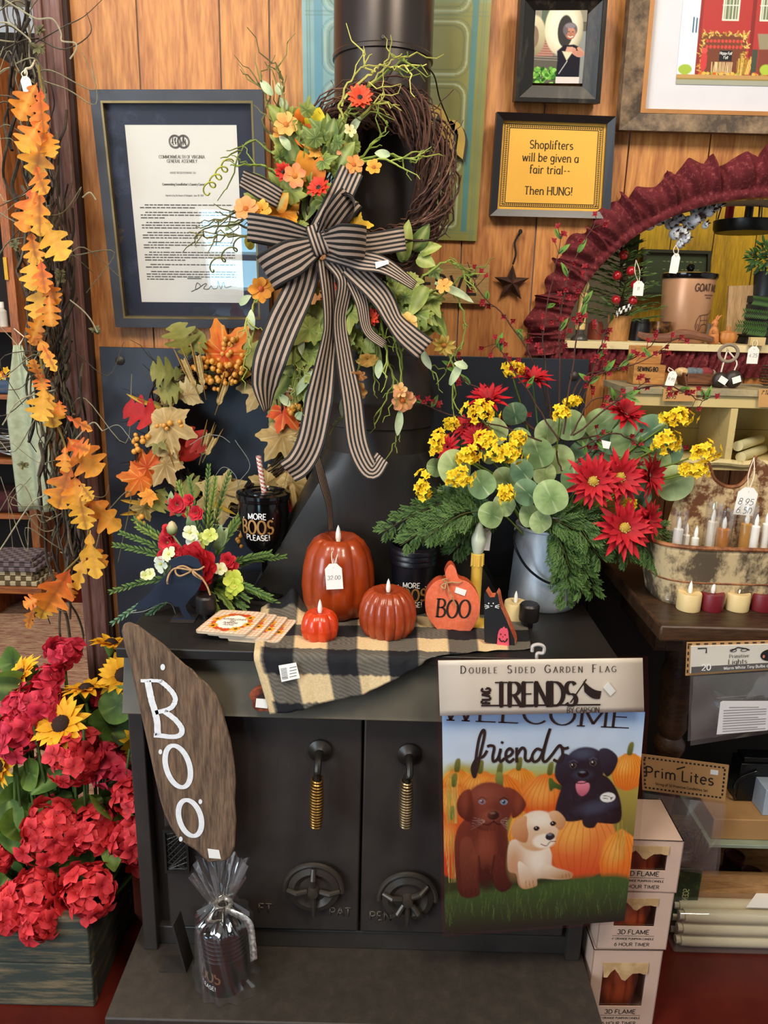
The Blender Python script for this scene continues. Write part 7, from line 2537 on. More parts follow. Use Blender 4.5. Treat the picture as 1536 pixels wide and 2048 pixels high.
for tip, dY, c0 in (((222, 1088), -0.02, 0), ((235, 1063), 0.0, 0), ((270, 1050), 0.03, 1), ((215, 1185), -0.03, 0), ((218, 1250), -0.06, 2), ((275, 1250), -0.075, 2), ((262, 1035), 0.04, 0), ((418, 925), 0.05, 0), ((432, 950), 0.02, 1), ((355, 960), 0.05, 1), ((378, 950), 0.06, 0), ((480, 1040), 0.03, 0), ((498, 1005), 0.05, 1), ((545, 1105), 0.0, 0), ((575, 1112), 0.02, 0), ((560, 1210), -0.03, 0), ((545, 1195), -0.05, 0), ((470, 1225), -0.05, 1), ((440, 1240), -0.06, 1), ((500, 1200), -0.04, 0), ((460, 940), 0.06, 0)):
 g = (('#2f4a1e', '#71903a'), ('#46621f', '#9aac4a'), ('#2f5238', '#7aa478'))[c0]
 grass(tip, YA + dY, t, g[0], g[1])
for tip in ((455, 1200), (430, 1215), (480, 1170), (490, 1215), (470, 1190)):
 grass(tip, YA - 0.03, t, '#34592c', '#7a9a4a', 0.1, 24, 0.022)
bc = at(395, 1130, YA - 0.03)
kb = psz(bc)
M = frame(bc, (0, 0, 1), (-0.35, -1, 0.25))
mb = MB()
flower(mb, M, 9, 44 * kb, 40 * kb, '#8f0f18', '#c81c28', 0.35, 3, broad_prof, 0.35, 6, 0.004, 0.3)
mb.build('red_bloom', PETAL, t, label='large open red bloom')
for c, r in (((335, 1085), 22), ((338, 1062), 16), ((393, 1026), 17), ((350, 1100), 16), ((355, 1010), 20), ((455, 1122), 18), ((462, 1135), 16), ((378, 1000), 14), ((325, 1110), 12)):
 pxflower(c, YA - 0.02 + jit(0.01), r, (jit(0.5), -1, 0.4 + jit(0.3)), 6, '#a01420', '#cf2434', None, t, 'red_carnation', 3, broad_prof, 0.8, 0.3)
for c, r, c0, c1 in (((402, 1080), 19, '#b4c64a', '#dfe486'), ((420, 1070), 16, '#b8c850', '#e0e68a'), ((380, 1065), 17, '#dfe6a8', '#f4f4d8'), ((386, 1082), 15, '#d9e0c0', '#eef0e0'), ((322, 1128), 18, '#cfdcc0', '#e8eed8'), ((338, 1108), 16, '#e0e69a', '#f0f0c8'), ((440, 1138), 14, '#e8eab0', '#f4f4d0'), ((466, 1158), 20, '#b4c83a', '#d4de62'), ((470, 1172), 18, '#a8c034', '#cddc5a'), ((300, 1148), 13, '#d0dc8a', '#eceec0'), ((290, 1150), 11, '#d0dc8a', '#eceec0'), ((462, 1185), 14, '#b0c63a', '#cddc5a')):
 pxflower(c, YA - 0.035 + jit(0.008), r, (jit(0.5), -1, 0.3 + jit(0.4)), 5, c0, c1, '#d9d25a', t, 'pale_green_blossom', 1, broad_prof, 0.9, 0.25, 0.16)
for b, tip in (((348, 1020), (338, 985)), ((352, 1030), (372, 1000)), ((430, 1100), (455, 1060)), ((440, 1090), (440, 1050)), ((385, 1060), (378, 1030)), ((330, 1160), (338, 1130)), ((335, 1150), (355, 1120))):
 pxleaf('point', b, tip, YA - 0.01, YA - 0.02, 20, '#5f7d50', '#a8bc8a', t, 'silver_leaf')
mb = MB()
b = at(344, 1058, YA - 0.03)
mb.lathe([(0.001, -0.012), (0.008, -0.006), (0.0095, 0.003), (0.005, 0.012), (0.001, 0.015)], b, 16, cs=[lin('#6f8a4a'), lin('#7f9a5a'), lin('#b8b88a'), lin('#d9c8a0'), lin('#e0c8a0')], rf=lambda a, i: 1 + 0.08 * math.sin(6 * a))
mb.tube([b + V((0, 0, -0.01)), b.lerp(hub, 0.5), hub], 0.0016, 5, cs=[lin('#7f9a5a')] * 3)
mb.build('flower_bud', PETAL, t)
for s_ in ([(330, 1160), (310, 1190), (280, 1215), (262, 1225), (290, 1222), (320, 1208), (342, 1208), (352, 1230)], [(470, 880), (500, 930), (478, 965), (470, 1000)], [(380, 890), (410, 872), (440, 872), (460, 885)], [(420, 970), (445, 935), (470, 950), (480, 985)], [(205, 862), (235, 850), (255, 870), (262, 880)]):
 mb = MB(c='#8f948a')
 mb.tube(crom([at(x, y, YA - 0.05 if y > 1000 else 1.43) for x, y in s_], 6), 0.0007, 4)
 mb.build('wire_tendril', CURLY, t)

YK = 1.375
bb = V((at(1082, 1215, YK).x, YK, ZS))
kB = psz(at(1082, 1130, YK))
zt = at(1082, 1050, YK).z
t = thing('galvanized_bucket', 'galvanised metal bucket holding the large bouquet on the stove top', 'bucket', bb)
R0, R1 = 68 * kB, 60 * kB
GALV = worn('galvanised_metal', '#97a2ae', '#ccd4dc', 0.4, 18, 0.35, 0.7, 0.3, (1, 1, 0.35), 0.1)
mb = MB()
mb.lathe([(R0 * 0.98, ZS), (R0, ZS + 0.003), (R0, ZS + 0.012), (R0 * 0.985, ZS + 0.014), (R1, zt - 0.004), (R1 + 0.003, zt - 0.002), (R1 + 0.003, zt + 0.002), (R1 - 0.001, zt + 0.002), (R0 * 0.95, ZS + 0.006), (0.0001, ZS + 0.006)], (bb.x, bb.y, 0), 56)
mb.build('bucket_body', GALV, t)
mb = MB()
P = [V((bb.x - R1 - 0.002, bb.y - 0.004, zt - 0.008)), at(1028, 1085, YK - R0 - 0.004), at(1050, 1130, YK - R0 - 0.007), at(1085, 1160, YK - R0 - 0.008), at(1115, 1166, YK - R0 - 0.006), at(1148, 1140, YK - R0 * 0.6), V((bb.x + R1 + 0.003, bb.y - 0.004, zt - 0.008))]
mb.tube(crom(P, 6), 0.0024, 7)
mb.build('bail_handle', plain('dark_wire_handle', '#2a2c30', 0.4, 0.6), t)
mb = MB()
for sg in (-1, 1):
 mb.ball(V((bb.x + sg * (R1 + 0.001), bb.y - 0.003, zt - 0.008)), 0.006, 10)
mb.build('handle_ears', GALV, t)

hubB = V((bb.x, YK, zt - 0.02))
t = thing('bouquet', 'large bouquet of red dahlias, yellow blooms, round leaves and cedar in the bucket', 'bouquet', hubB)
YQ = 1.30

def stalk(b, parent, c='#4f6a34'):
 mb = MB(c=c)
 mb.tube(crom([hubB + V((jit(0.02), jit(0.02), -0.03)), hubB.lerp(b, 0.5) + V((0, 0, 0.02)), b], 5), 0.0016, 5)
 mb.build('flower_stem', LEAF, parent)

EUC = (('#6f8d52', '#9db47a'), ('#58784a', '#7f9c68'), ('#7d985c', '#b2c48c'), ('#4a6a4e', '#6f8f6c'))
for (cx_, cy_), r, dY in (((911, 937), 38, -0.05), ((963, 969), 30, -0.06), ((1054, 985), 28, -0.07), ((1102, 996), 36, -0.09), ((1045, 944), 26, -0.04), ((1010, 960), 26, -0.03), ((1141, 853), 32, 0.02), ((1300, 862), 34, 0.0), ((1262, 882), 42, 0.01), ((1082, 1045), 24, -0.08), ((984, 1030), 28, -0.07), ((963, 1017), 22, -0.05), ((897, 992), 24, -0.03), ((872, 935), 20, 0.0), ((1030, 830), 26, 0.02), ((995, 862), 28, 0.0), ((1095, 867), 28, 0.02), ((1346, 965), 38, 0.0), ((1275, 994), 28, -0.03), ((1312, 925), 32, 0.02), ((1077, 908), 32, 0.0), ((1060, 1032), 24, -0.06), ((1200, 850), 34, 0.04), ((1170, 910), 34, 0.05), ((1220, 880), 30, 0.03), ((985, 905), 26, 0.02), ((1120, 920), 30, 0.03), ((1180, 870), 28, 0.05), ((935, 985), 24, -0.02), ((1010, 1010), 24, -0.05), ((1150, 960), 30, 0.0), ((1040, 880), 24, 0.03), ((1340, 905), 26, 0.03), ((1090, 950), 24, 0.0), ((920, 900), 24, 0.03), ((1230, 920), 30, 0.04)):
 g = rnd.choice(EUC)
 b = at(cx_, cy_, YQ + dY)
 r *= psz(b)
 out = (b - hubB)
 d = V((out.x, 0, out.z)).normalized() + V((jit(0.5), jit(0.3), jit(0.5)))
 mb = MB()
 polar_leaf(mb, frame(b - d.normalized() * r * 0.95, d, (jit(0.45), -1, 0.35 + jit(0.35))), r * 2.0, round_r, g[0], g[1], 0.22, 4, 40, 0.48, 0.08, '#c3d0a0', 0.02)
 mb.build('round_leaf', LEAF, t)

DAR, DAL = '#8f0d18', '#cc1d2b'
for (cx_, cy_), r, dY, n in (((1186, 963), 56, -0.07, (-0.1, -1, 0.3)), ((1239, 955), 54, -0.06, (0.15, -1, 0.3)), ((1300, 950), 46, -0.03, (0.75, -0.8, 0.2)), ((1248, 1056), 58, -0.07, (0.05, -1, 0.35)), ((1296, 1040), 44, -0.05, (0.7, -0.7, 0.2)), ((1066, 757), 40, 0.02, (0.1, -0.35, 1)), ((977, 798), 44, 0.02, (-0.2, -0.5, 1)), ((950, 876), 30, -0.02, (-0.3, -0.8, 0.6)), ((928, 855), 28, 0.01, (-0.5, -0.7, 0.6)), ((895, 894), 28, -0.02, (-0.5, -0.8, 0.4)), ((1252, 828), 46, 0.02, (0.2, -0.55, 0.9))):
 b = at(cx_, cy_, YQ + dY)
 ey = '#b89a34' if (cx_, cy_) in ((1186, 963), (1239, 955), (1248, 1056)) else None
 f = pxflower((cx_, cy_), YQ + dY, r * 1.14, n, 11, DAR, DAL, ey, t, 'red_dahlia', 3, point_prof, 0.235, 0.10, 0.17, 0.10)
 stalk(b + V((0, 0.006, 0)), f)

def yellow(c, r, Y, tall=1.0):
 b = at(*c, Y)
 k = psz(b)
 mb = MB()
 n = int(8 + r * 0.75)
 sk = V((rnd.uniform(0.75, 1.25), 1, rnd.uniform(0.75, 1.15)))
 for i in range(n):
  zz = 1 - 1.5 * (i + 0.5) / n
  a = i * 2.4
  q = math.sqrt(max(0, 1 - zz * zz))
  d = V((q * math.cos(a), -abs(q * math.sin(a)) * 0.9 - 0.1, zz))
  p_ = b + V((d.x * sk.x * r * k / max(1, tall) ** 0.5, d.y * r * k * 0.8, d.z * sk.z * r * k * tall)) * 1.0
  p_ = b + (p_ - b) * rnd.uniform(0.45, 1.12)
  nn = (d + jv(0.4)).normalized()
  flower(mb, frame(p_, nn.orthogonal(), nn), 5, 9.5 * k, 8 * k, '#e0b012', '#ffe22e', 0.5, 1, petal_prof, 0.2, 2, 0, 0.3)
 f = mb.build('yellow_bloom', PETAL, t)
 stalk(b + V((0, 0.012, -0.005)), f, '#7a8f34')

for c, r, dY, tl_ in (((960, 826), 30, -0.03, 0.9), ((936, 914), 25, -0.05, 1), ((1013, 908), 40, -0.06, 0.75), ((918, 956), 28, -0.08, 1.1), ((846, 980), 21, -0.06, 1.7), ((1011, 990), 21, -0.09, 1.3), ((1123, 826), 20, 0.0, 0.8), ((1026, 740), 22, 0.03, 0.9), ((877, 888), 20, -0.01, 1.4), ((1352, 836), 33, -0.03, 0.8), ((1332, 885), 30, -0.05, 1), ((1408, 905), 25, -0.05, 1.1), ((1400, 940), 18, -0.05, 1.1), ((1373, 942), 13, -0.04, 1), ((1146, 803), 18, 0.03, 0.6), ((1260, 1010), 12, -0.04, 1), ((1034, 880), 20, -0.03, 1), ((972, 882), 20, -0.04, 1), ((905, 850), 16, 0.02, 1)):
 yellow(c, r, YQ + dY, tl_)

def cedar(b, tip, Yb, Yt, wd=46):
 B, T = at(*b, Yb), at(*tip, Yt)
 L = (T - B).length
 P = crom([B, B.lerp(T, 0.5) + V((0, -0.01, 0.16 * L * (1 if T.z < B.z + 0.02 else 0.3))), T], 8)
 mb = MB(c='#4c4a24')
 mb.tube(P, taper(len(P), 0.0018, 0.0006), 5)
 N = len(P)
 k = psz(B)
 for i in range(13):
  s_ = 0.12 + 0.88 * i / 13
  q = s_ * (N - 1)
  i0 = min(N - 2, int(q))
  a = P[i0].lerp(P[i0 + 1], q - i0)
  d = (P[i0 + 1] - P[i0]).normalized()
  for sg in (-1, 1):
   sd = (d * 0.8 + d.cross(V((0, -1, 0.15))).normalized() * 0.75 * sg + V((jit(0.15), jit(0.3), jit(0.15) - 0.1))).normalized()
   ln = wd * k * (0.35 + 0.75 * math.sin(PI * min(1, 0.25 + 0.7 * s_))) * rnd.uniform(0.8, 1.1)
   e = a + sd * ln
   for j in range(7):
    w_ = a.lerp(e, 0.15 + 0.85 * j / 7)
    for s2 in (-1, 1):
     s3 = (sd + sd.cross(V((0, -1, 0.3))).normalized() * 0.6 * s2 + jv(0.2)).normalized()
     c0 = rnd.choice(('#1c3318', '#2a4520', '#365426', '#4c6a30'))
     strip_leaf(mb, frame(w_, s3, (0, -1, 0.5)), 0.0115 * (1.15 - 0.5 * j / 7), 0.0030, petal_prof, c0, '#5f7f3c', 0.1, 0.3, 2)
 return mb.build('cedar_sprig', LEAF, t)

cb = (1010, 1020)
for b, tip, yb, yt in (((1000, 1020), (757, 1068), 1.29, 1.24), ((990, 1030), (800, 1092), 1.28, 1.22), ((1000, 1030), (850, 1076), 1.28, 1.20), ((990, 1030), (880, 1040), 1.30, 1.26), ((985, 1035), (905, 1105), 1.33, 1.31), ((1000, 1040), (935, 1075), 1.33, 1.31), ((960, 1020), (820, 1040), 1.31, 1.28), ((1000, 1040), (890, 1068), 1.31, 1.27),
                       ((1100, 1050), (1140, 1170), 1.27, 1.245), ((1090, 1050), (1165, 1190), 1.27, 1.25), ((1100, 1050), (1190, 1192), 1.28, 1.27), ((1110, 1060), (1135, 1212), 1.27, 1.25), ((1100, 1045), (1205, 1120), 1.28, 1.24), ((1105, 1040), (1225, 1065), 1.29, 1.25), ((1120, 1030), (1180, 1085), 1.28, 1.23), ((1110, 1040), (1150, 1120), 1.27, 1.25),
                       ((1180, 1040), (1260, 1120), 1.30, 1.26), ((1220, 1050), (1322, 1132), 1.30, 1.26), ((1150, 1030), (1230, 1100), 1.30, 1.25), ((1240, 1040), (1330, 1080), 1.32, 1.30), ((1100, 1060), (1140, 1140), 1.26, 1.235), ((1110, 1060), (1175, 1150), 1.27, 1.25), ((1060, 1040), (1150, 1060), 1.26, 1.23)):
 cedar(b, tip, yb, yt)

for s_ in ([(1120, 880), (1122, 760), (1120, 640), (1140, 540), (1196, 440)], [(1110, 880), (1075, 740), (1010, 640), (960, 580), (935, 520)], [(1130, 870), (1180, 760), (1290, 720), (1352, 676)], [(1125, 870), (1150, 700), (1165, 620), (1178, 560)], [(1150, 870), (1250, 790), (1330, 770), (1400, 800), (1415, 792)], [(1080, 880), (1000, 850), (900, 830), (830, 800)], [(1090, 880), (1000, 800), (930, 760), (900, 720)], [(1140, 880), (1300, 850), (1340, 880), (1345, 920)],
           [(1130, 880), (1170, 780), (1200, 690), (1235, 600)], [(1110, 870), (1090, 740), (1090, 640), (1120, 480)], [(1120, 880), (1050, 780), (1000, 700), (990, 690)], [(1160, 900), (1230, 870), (1290, 900), (1320, 960)], [(1100, 890), (1060, 850), (1000, 840), (960, 835)], [(1140, 870), (1185, 800), (1240, 800), (1300, 760)], [(1110, 900), (1130, 940), (1180, 900), (1200, 860)], [(1125, 860), (1160, 760), (1230, 730), (1290, 700), (1312, 672)]):
 mb = MB(c='#4a2e26')
 Y0 = YQ + 0.02 + jit(0.03)
 P = crom([at(x + jit(3), y + jit(3), Y0) for x, y in s_], 6)
 P = [p_ + jv(0.0015) for p_ in P]
 N = len(P)
 mb.tube(P, taper(N, 0.0017, 0.0007), 5)
 fm, lf = MB(), MB()
 for j in range(15):
  q = rnd.randrange(N // 3, N)
  d = (P[min(N - 1, q)] - P[q - 1]).normalized()
  sd = (d * 0.6 + V((jit(1), jit(0.5), jit(1)))).normalized()
  e = P[q] + sd * rnd.uniform(0.008, 0.026)
  mb.tube([P[q], P[q].lerp(e, 0.5) + jv(0.002), e], 0.0006, 4)
  if j % 4 == 3:
   strip_leaf(lf, frame(P[q], sd, (0, -1, 0.4)), 0.026, 0.009, point_prof, '#3c6a2a', '#6f9a3c', 0.2, 0.2, 5)
  else:
   n_ = (V((jit(0.6), -1, jit(0.6)))).normalized()
   M = frame(e, n_.orthogonal(), n_)
   flower(fm, M, 4, 0.0068, 0.0048, '#5f0a14', '#a8202c', 0.5, 1, petal_prof, 0.1, 2)
   fm.col('#8f1420')
   fm.ball(e, 0.0024, 6)
 tw = mb.build('berry_twig', TWIG, t)
 fm.build('blossoms', PETAL, tw)
 lf.build('foliage', LEAF, tw)
mb = MB()
mb.prism([(1203, 880), (1222, 884), (1218, 898), (1206, 896)], lambda x, y, d: at(x, y, YQ - 0.012 - d), 0.0012, 0)
mb.build('price_sticker', TAGM, t)
tq = at(971, 1078, YQ - 0.02)
swing_tag(t, at(985, 1045, YQ - 0.02), tq, 20 * psz(tq), 46 * psz(tq), [], 0.05)

# ================================================================== arched pass-through with its red ruffle
cx, cz, rx, rz = HOLE
RUF = worn('red_calico', '#5c0f18', '#9c4a48', 0.9, 140, 0.52, 0.72, bump=0.3)
t = thing('ruffled_valance', 'dark red calico ruffle pinned round the arched opening', 'ruffle', V((cx, YW, cz)))
NU = 420
ph = [rnd.uniform(0, 6) for _ in range(8)]

def ruff(s_, v):
 """s_: 0..1 up and over the arch from its lower end; v: 0 inner edge .. 1 outer edge"""
 a = PI * (-0.02 + 0.86 * s_)
 ca_, sa_ = -math.cos(a), math.sin(a)
 w_ = 0.078 + 0.006 * math.sin(50 * s_ + ph[1])
 fr_ = 165 * s_
 g = math.sin(fr_ + 1.2 * math.sin(fr_ * 0.37 + ph[0]) + ph[2])
 out = v * w_ * (1 + 0.10 * g * v)
 hump = math.sin(PI * min(1, max(0, (v - 0.22) / 0.78))) if v > 0.22 else 0.35 * math.sin(PI * v / 0.22)
 y = YW - 0.004 - 0.022 * hump * (0.75 + 0.25 * g) - 0.010 * v * (0.6 + g * 0.6) - 0.004 * math.sin(fr_ * 2.3 + 5 * v) * (0.4 + v)
 tang = 0.010 * v * math.sin(fr_ * 0.5 + ph[3])
 return V((cx + (rx + out) * ca_ - tang * sa_, y, cz + (rz + out) * sa_ + tang * ca_))

mb = MB()
mb.grid(lambda u, v: ruff(u, v), NU, 14)
mb.build('arch_ruffle', RUF, t, smooth=80)
xL, xR = at(1072, 715, YW).x, cx + rx
zb0 = at(1200, 700, YW).z

def ruff2(u, v):
 fr_ = 190 * u
 g = math.sin(fr_ + 1.3 * math.sin(fr_ * 0.31))
 x = xL + (xR - xL) * u + 0.004 * math.sin(fr_ * 0.5) * v
 h = 0.048 + 0.006 * math.sin(14 * u + 1) + 0.018 * max(0, 1 - u * 5)
 return V((x, YW - 0.006 - 0.010 * (0.6 + 0.4 * g) * math.sin(PI * (0.15 + 0.8 * v)) - 0.004 * math.sin(fr_ * 1.9 + 6 * v), zb0 + 0.006 - h * v))

mb = MB()
mb.grid(ruff2, 320, 10)
mb.build('sill_ruffle', RUF, t, smooth=80)
mb = MB()
xs0 = at(1128, 690, YW).x
zsl = at(1300, 686, YW - 0.02).z
mb.box(xs0, cx + rx + 0.1, YW - 0.022, YW + 0.13, zsl - 0.014, zsl)
mb.build('trim_5', worn('chippy_cream_paint', '#d8c797', '#8a7a52', 0.7, 30, 0.58, 0.7), kind='structure', bev=0.001)
ZL = zsl + 0.0005
YSL = YW + 0.045

def onsill(px, Y=None):
 Y = Y or YSL
 return V((at(px, 660, Y).x, Y, ZL))

def zat(px, py, Y):
 return at(px, py, Y).z

b = onsill(1160, YW + 0.02)
k = psz(b)
t = thing('candle_lamp', 'ivory electric candle lamp on the sill inside the arch', 'lamp', b)
mb = MB()
mb.lathe([(17 * k, 0), (17 * k, 3 * k), (13 * k, 9 * k), (9 * k, 12 * k), (8 * k, 22 * k)], b, 24)
mb.build('lamp_base', plain('pewter', '#4c4a48', 0.4, 0.6), t)
mb = MB()
hc_ = zat(1160, 585, b.y) - ZL
mb.lathe([(8 * k, 20 * k), (9.5 * k, 22 * k), (8.5 * k, hc_ - 1 * k), (6 * k, hc_)], b, 20)
mb.build('candle_tube', plain('ivory_tube', '#d9bd7c', 0.5), t)
mb = MB()
mb.lathe([(5 * k, hc_), (10 * k, hc_ + 6 * k), (11 * k, hc_ + 13 * k), (7 * k, hc_ + 24 * k), (2 * k, hc_ + 36 * k), (0.0001, hc_ + 40 * k)], b, 18)
mb.build('flame_bulb', plain('amber_bulb', '#b5b070', 0.15, coat=0.4), t)

Yt_ = YW + 0.075
b = onsill(1245, Yt_)
k = psz(b)
t = thing('tabletop_tree', 'small fir tree with red berries and checked ribbon in a wooden pot on the sill', 'tree', b)
mb = MB()
mb.lathe([(20 * k, 0), (23 * k, 46 * k), (24 * k, 48 * k), (21 * k, 48 * k), (18 * k, 6 * k), (0.0001, 6 * k)], onsill(1237, Yt_), 24)
mb.build('wooden_pot', wood('pot_wood', '#8a5a2c', '#bd8a50', 'Z', 2, 0.6, 0.2, False), t)
mb = MB(c='#3b2a1c')
top = at(1243, 440, Yt_)
mb.tube([b + V((0, 0, 0.01)), b.lerp(top, 0.5), top], [0.005, 0.004, 0.001], 6)
for i in range(64):
 s_ = (i + 0.5) / 64
 p_ = b.lerp(top, 0.16 + 0.82 * s_)
 a = i * 2.4
 L = (1 - s_) ** 0.8 * 74 * k + 12 * k
 d = V((math.cos(a), math.sin(a) * 0.6, 0.15 + 0.3 * s_)).normalized()
 e = p_ + d * L
 mb.col('#3b2a1c').tube([p_, e], [0.0012, 0.0005], 4)
 for j in range(11):
  q = p_.lerp(e, 0.15 + 0.85 * j / 11)
  for sg in (-1, 1):
   sd = (d + d.cross(V((0, 0, 1))).normalized() * 0.7 * sg + V((0, 0, jit(0.4)))).normalized()
   c0 = rnd.choice(('#1f3d1c', '#2f5226', '#44662e', '#6f7a32'))
   strip_leaf(mb, frame(q, sd, (0, -1, 0.6)), 0.016, 0.0022, petal_prof, c0, '#56763a', 0.1, 0.1, 2)
mb.build('foliage', LEAF, t)
for px, py in ((1247, 510), (1234, 551), (1262, 542), (1232, 600), (1266, 601), (1247, 480), (1270, 570)):
 mb = MB()
 mb.ball(at(px, py, Yt_ - 0.03), 9 * k, 12)
 mb.build('red_berry', plain('red_berry', '#a81420', 0.25, var=0.12, coat=0.4), t)
mb = MB()
P = crom([at(1232, 630, Yt_ - 0.03), at(1240, 622, Yt_ - 0.035), at(1255, 616, Yt_ - 0.035), at(1266, 611, Yt_ - 0.03)], 6)
mb.grid(lambda u, v: P[int(round(u * (len(P) - 1)))] + V((0, 0, 13 * k)) * (v - 0.5), len(P) - 1, 4, mi=lambda i, j: (i // 2 + j // 2) % 2)
mb.build('checked_ribbon', [plain('check_black', '#1a1a1c', 0.8), plain('check_white', '#dcdad2', 0.8)], t, sol=0.0006)
c = at(1276, 577, Yt_ - 0.045)
swing_tag(t, at(1272, 520, Yt_ - 0.03), c, 20 * k, 27 * k, ['11'], 0.0)

Yc = YW + 0.075
b = onsill(1366, Yc)
k = psz(b)
t = thing('goat_milk_tin', 'large tapered copper tin lettered GOAT MILK with a black lid on the sill', 'tin', b)
hh = zat(1366, 552, Yc) - ZL
mb = MB()
rt, rb = 50 * k, 43 * k
mb.lathe([(rb * 0.97, 0), (rb, 0.002), (rt, hh - 0.003), (rt * 0.98, hh)], b, 48)
tb = mb.build('tin_body', plain('copper_tin', '#b98a66', 0.35, 0.25, 0.05, 8), t)
mb = MB()
mb.lathe([(rt * 1.03, hh - 0.006), (rt * 1.06, hh - 0.003), (rt * 1.06, hh + 0.004), (rt * 0.98, hh + 0.006), (rt * 0.3, hh + 0.009), (0.0001, hh + 0.009)], b, 48)
mb.lathe([(0.004, hh + 0.009), (0.008, hh + 0.014), (0.009, hh + 0.019), (0.005, hh + 0.024), (0.0001, hh + 0.025)], b, 16)
mb.build('lid', BLK, t)
fn = cyl_fn(b, lambda y: rb + (rt - rb) * y / hh + 0.0012, math.radians(-90 + 32), ZL)
mb = MB()
write(mb, 'GOAT MILK', fn, 13 * k, 0, hh - 29 * k, wt=1.2, hx=0.75)
for y, wd in ((hh - 36 * k, 22), (hh - 41 * k, 14), (16 * k, 34), (11 * k, 40), (20 * k, 20)):
 x = -wd / 2 * k
 while x < wd / 2 * k:
  stroke(mb, [(x, y), (x + 2.2 * k, y)], fn, 2.2 * k)
  x += 3.6 * k
GT = [(-26, 34), (-24, 46), (-19, 54), (-8, 56), (6, 57), (16, 60), (20, 66), (25, 64), (31, 56), (28, 52), (22, 50), (18, 44), (17, 34), (16, 24), (13, 24), (12, 36), (2, 38), (-10, 36), (-13, 26), (-17, 24), (-16, 36), (-21, 38), (-23, 26), (-26, 34)]
stroke(mb, [(x * k * 0.8, y * k * 0.95) for x, y in GT], fn, 1.3 * k)
for s_ in ([(-16, 54), (-14, 44), (-16, 36)], [(-2, 56), (-1, 44), (0, 38)], [(8, 56), (10, 46), (10, 38)], [(-14, 45), (10, 46)]):
 stroke(mb, [(x * k * 0.8, y * k * 0.95) for x, y in s_], fn, 0.9 * k)
mb.build('lettering', plain('tin_ink', '#4a3222', 0.6), tb)

b = onsill(1320, YW + 0.035)
k = psz(b)
mb = MB()
mb.lathe([(16 * k, 0.0005), (18 * k, 0.002), (19.5 * k, 40 * k), (18.5 * k, 40 * k), (16.5 * k, 6 * k), (0.0001, 6 * k)], b, 24)
solo('votive_glass', mb, worn('mercury_glass', '#3a2212', '#8a6034', 0.2, 60, 0.45, 0.65, 0.4), 'brown mottled votive glass standing before the copper tin', 'candle holder', b)
for px, w_, h_, lb, c in ((1190, 16, 36, 'dull red square block behind the ivory electric candle', '#7a3a2a'), (1280, 20, 44, 'dark blue bottle shape in shadow beside the wooden pot', '#14161c')):
 b = onsill(px, YW + 0.105)
 mb = MB()
 mb.lathe([(w_ * k, 0), (w_ * k, h_ * k * 0.8), (w_ * k * 0.8, h_ * k), (0.0001, h_ * k)], b, 20)
 solo('jar', mb, plain('jar_' + c[1:], c, 0.4), lb, 'jar', b)
mb = MB()
P = [at(1275, 668, YW + 0.0), at(1295, 674, YW - 0.004), at(1330, 676, YW - 0.005), at(1362, 668, YW - 0.004), at(1395, 672, YW - 0.003), at(1425, 680, YW)]
P = [V((p_.x, p_.y, max(p_.z, ZL + 0.006))) for p_ in P]
PP = crom(P, 6)
mb.tube(PP, [0.0055 + 0.004 * math.sin(3.1 * i / len(PP)) for i in range(len(PP))], 8)
base_ = V((P[2].x, P[2].y, ZL))
solo('driftwood_strip', mb, wood('brown_branch', '#4a2a1c', '#8a5a40', 'X', 2, 0.7, 0.5, False), 'curved brown stick lying along the sill in front of the tin', 'stick', base_)
b = onsill(1428, YW + 0.015)
k = psz(b)
t = thing('rabbit_figurine', 'small tan carved rabbit figurine sitting upright on the sill', 'figurine', b)
mb = MB()
mb.lathe([(9 * k, 0), (12 * k, 5 * k), (11 * k, 16 * k), (8 * k, 28 * k), (5.5 * k, 33 * k), (6.5 * k, 38 * k), (6 * k, 43 * k), (2.5 * k, 47 * k), (0.0001, 48 * k)], b, 20, rf=lambda a, i: 1 + 0.06 * math.sin(7 * a + i))
mb.ball(b + V((-6 * k, -4 * k, 40 * k)), 3.2 * k, 8)
for sg in (-1, 1):
 mb.tube([b + V((-3 * k, -9 * k, 22 * k)), b + V((-7 * k, -10 * k, 25 * k + sg * 2 * k))], [3 * k, 2 * k], 7)
mb.build('rabbit_body', plain('tan_resin', '#b9743c', 0.6, var=0.2, sc=120, bump=0.4), t)
for dx in (3, 7):
 mb = MB()
 mb.tube([b + V((dx * k * 0.4, 0, 45 * k)), b + V((dx * k, 0.002, 51 * k)), b + V((dx * k * 1.9, 0.003, 56 * k))], [2 * k, 2.6 * k, 0.8 * k], 7)
 mb.build('ear', plain('tan_resin', '#b9743c', 0.6), t)
b = onsill(1457, YW + 0.02)
mb = MB()
mb.lathe([(10 * k, 0), (17 * k, 6 * k), (19 * k, 13 * k), (16 * k, 22 * k), (7 * k, 26 * k), (3 * k, 25 * k), (3.5 * k, 34 * k), (0.0001, 35 * k)], b, 40, rf=lambda a, i: 1 - 0.09 * (1 - abs(math.sin(a * 4))) if i < 5 else 1)
solo('gourd', mb, plain('tan_gourd', '#b8783a', 0.5, var=0.15), 'small tan ribbed gourd beside the carved rabbit', 'gourd', b)
t = None
q = pquad((1458, 572), (1512, 570), (1452, 668), (1504, 668), YW + 0.085)
b = q.base.copy()
b.z = ZL
mb = MB()
qbox(mb, q, 0, 1, 0, 1, -0.006, 0)
dzz = ZL - min(v_.z for v_ in mb.v)
for v_ in mb.v:
 if v_.z < ZL + 0.03:
  v_.z = ZL if v_.z < ZL + 0.012 else v_.z
solo('wooden_board', mb, wood('pale_board', '#8a6a42', '#b8966a', 'Z', 2, 0.6, 0.2), 'small pale wooden board with nail holes propped behind the gourd', 'board', b)
b = onsill(1412, YW + 0.10)
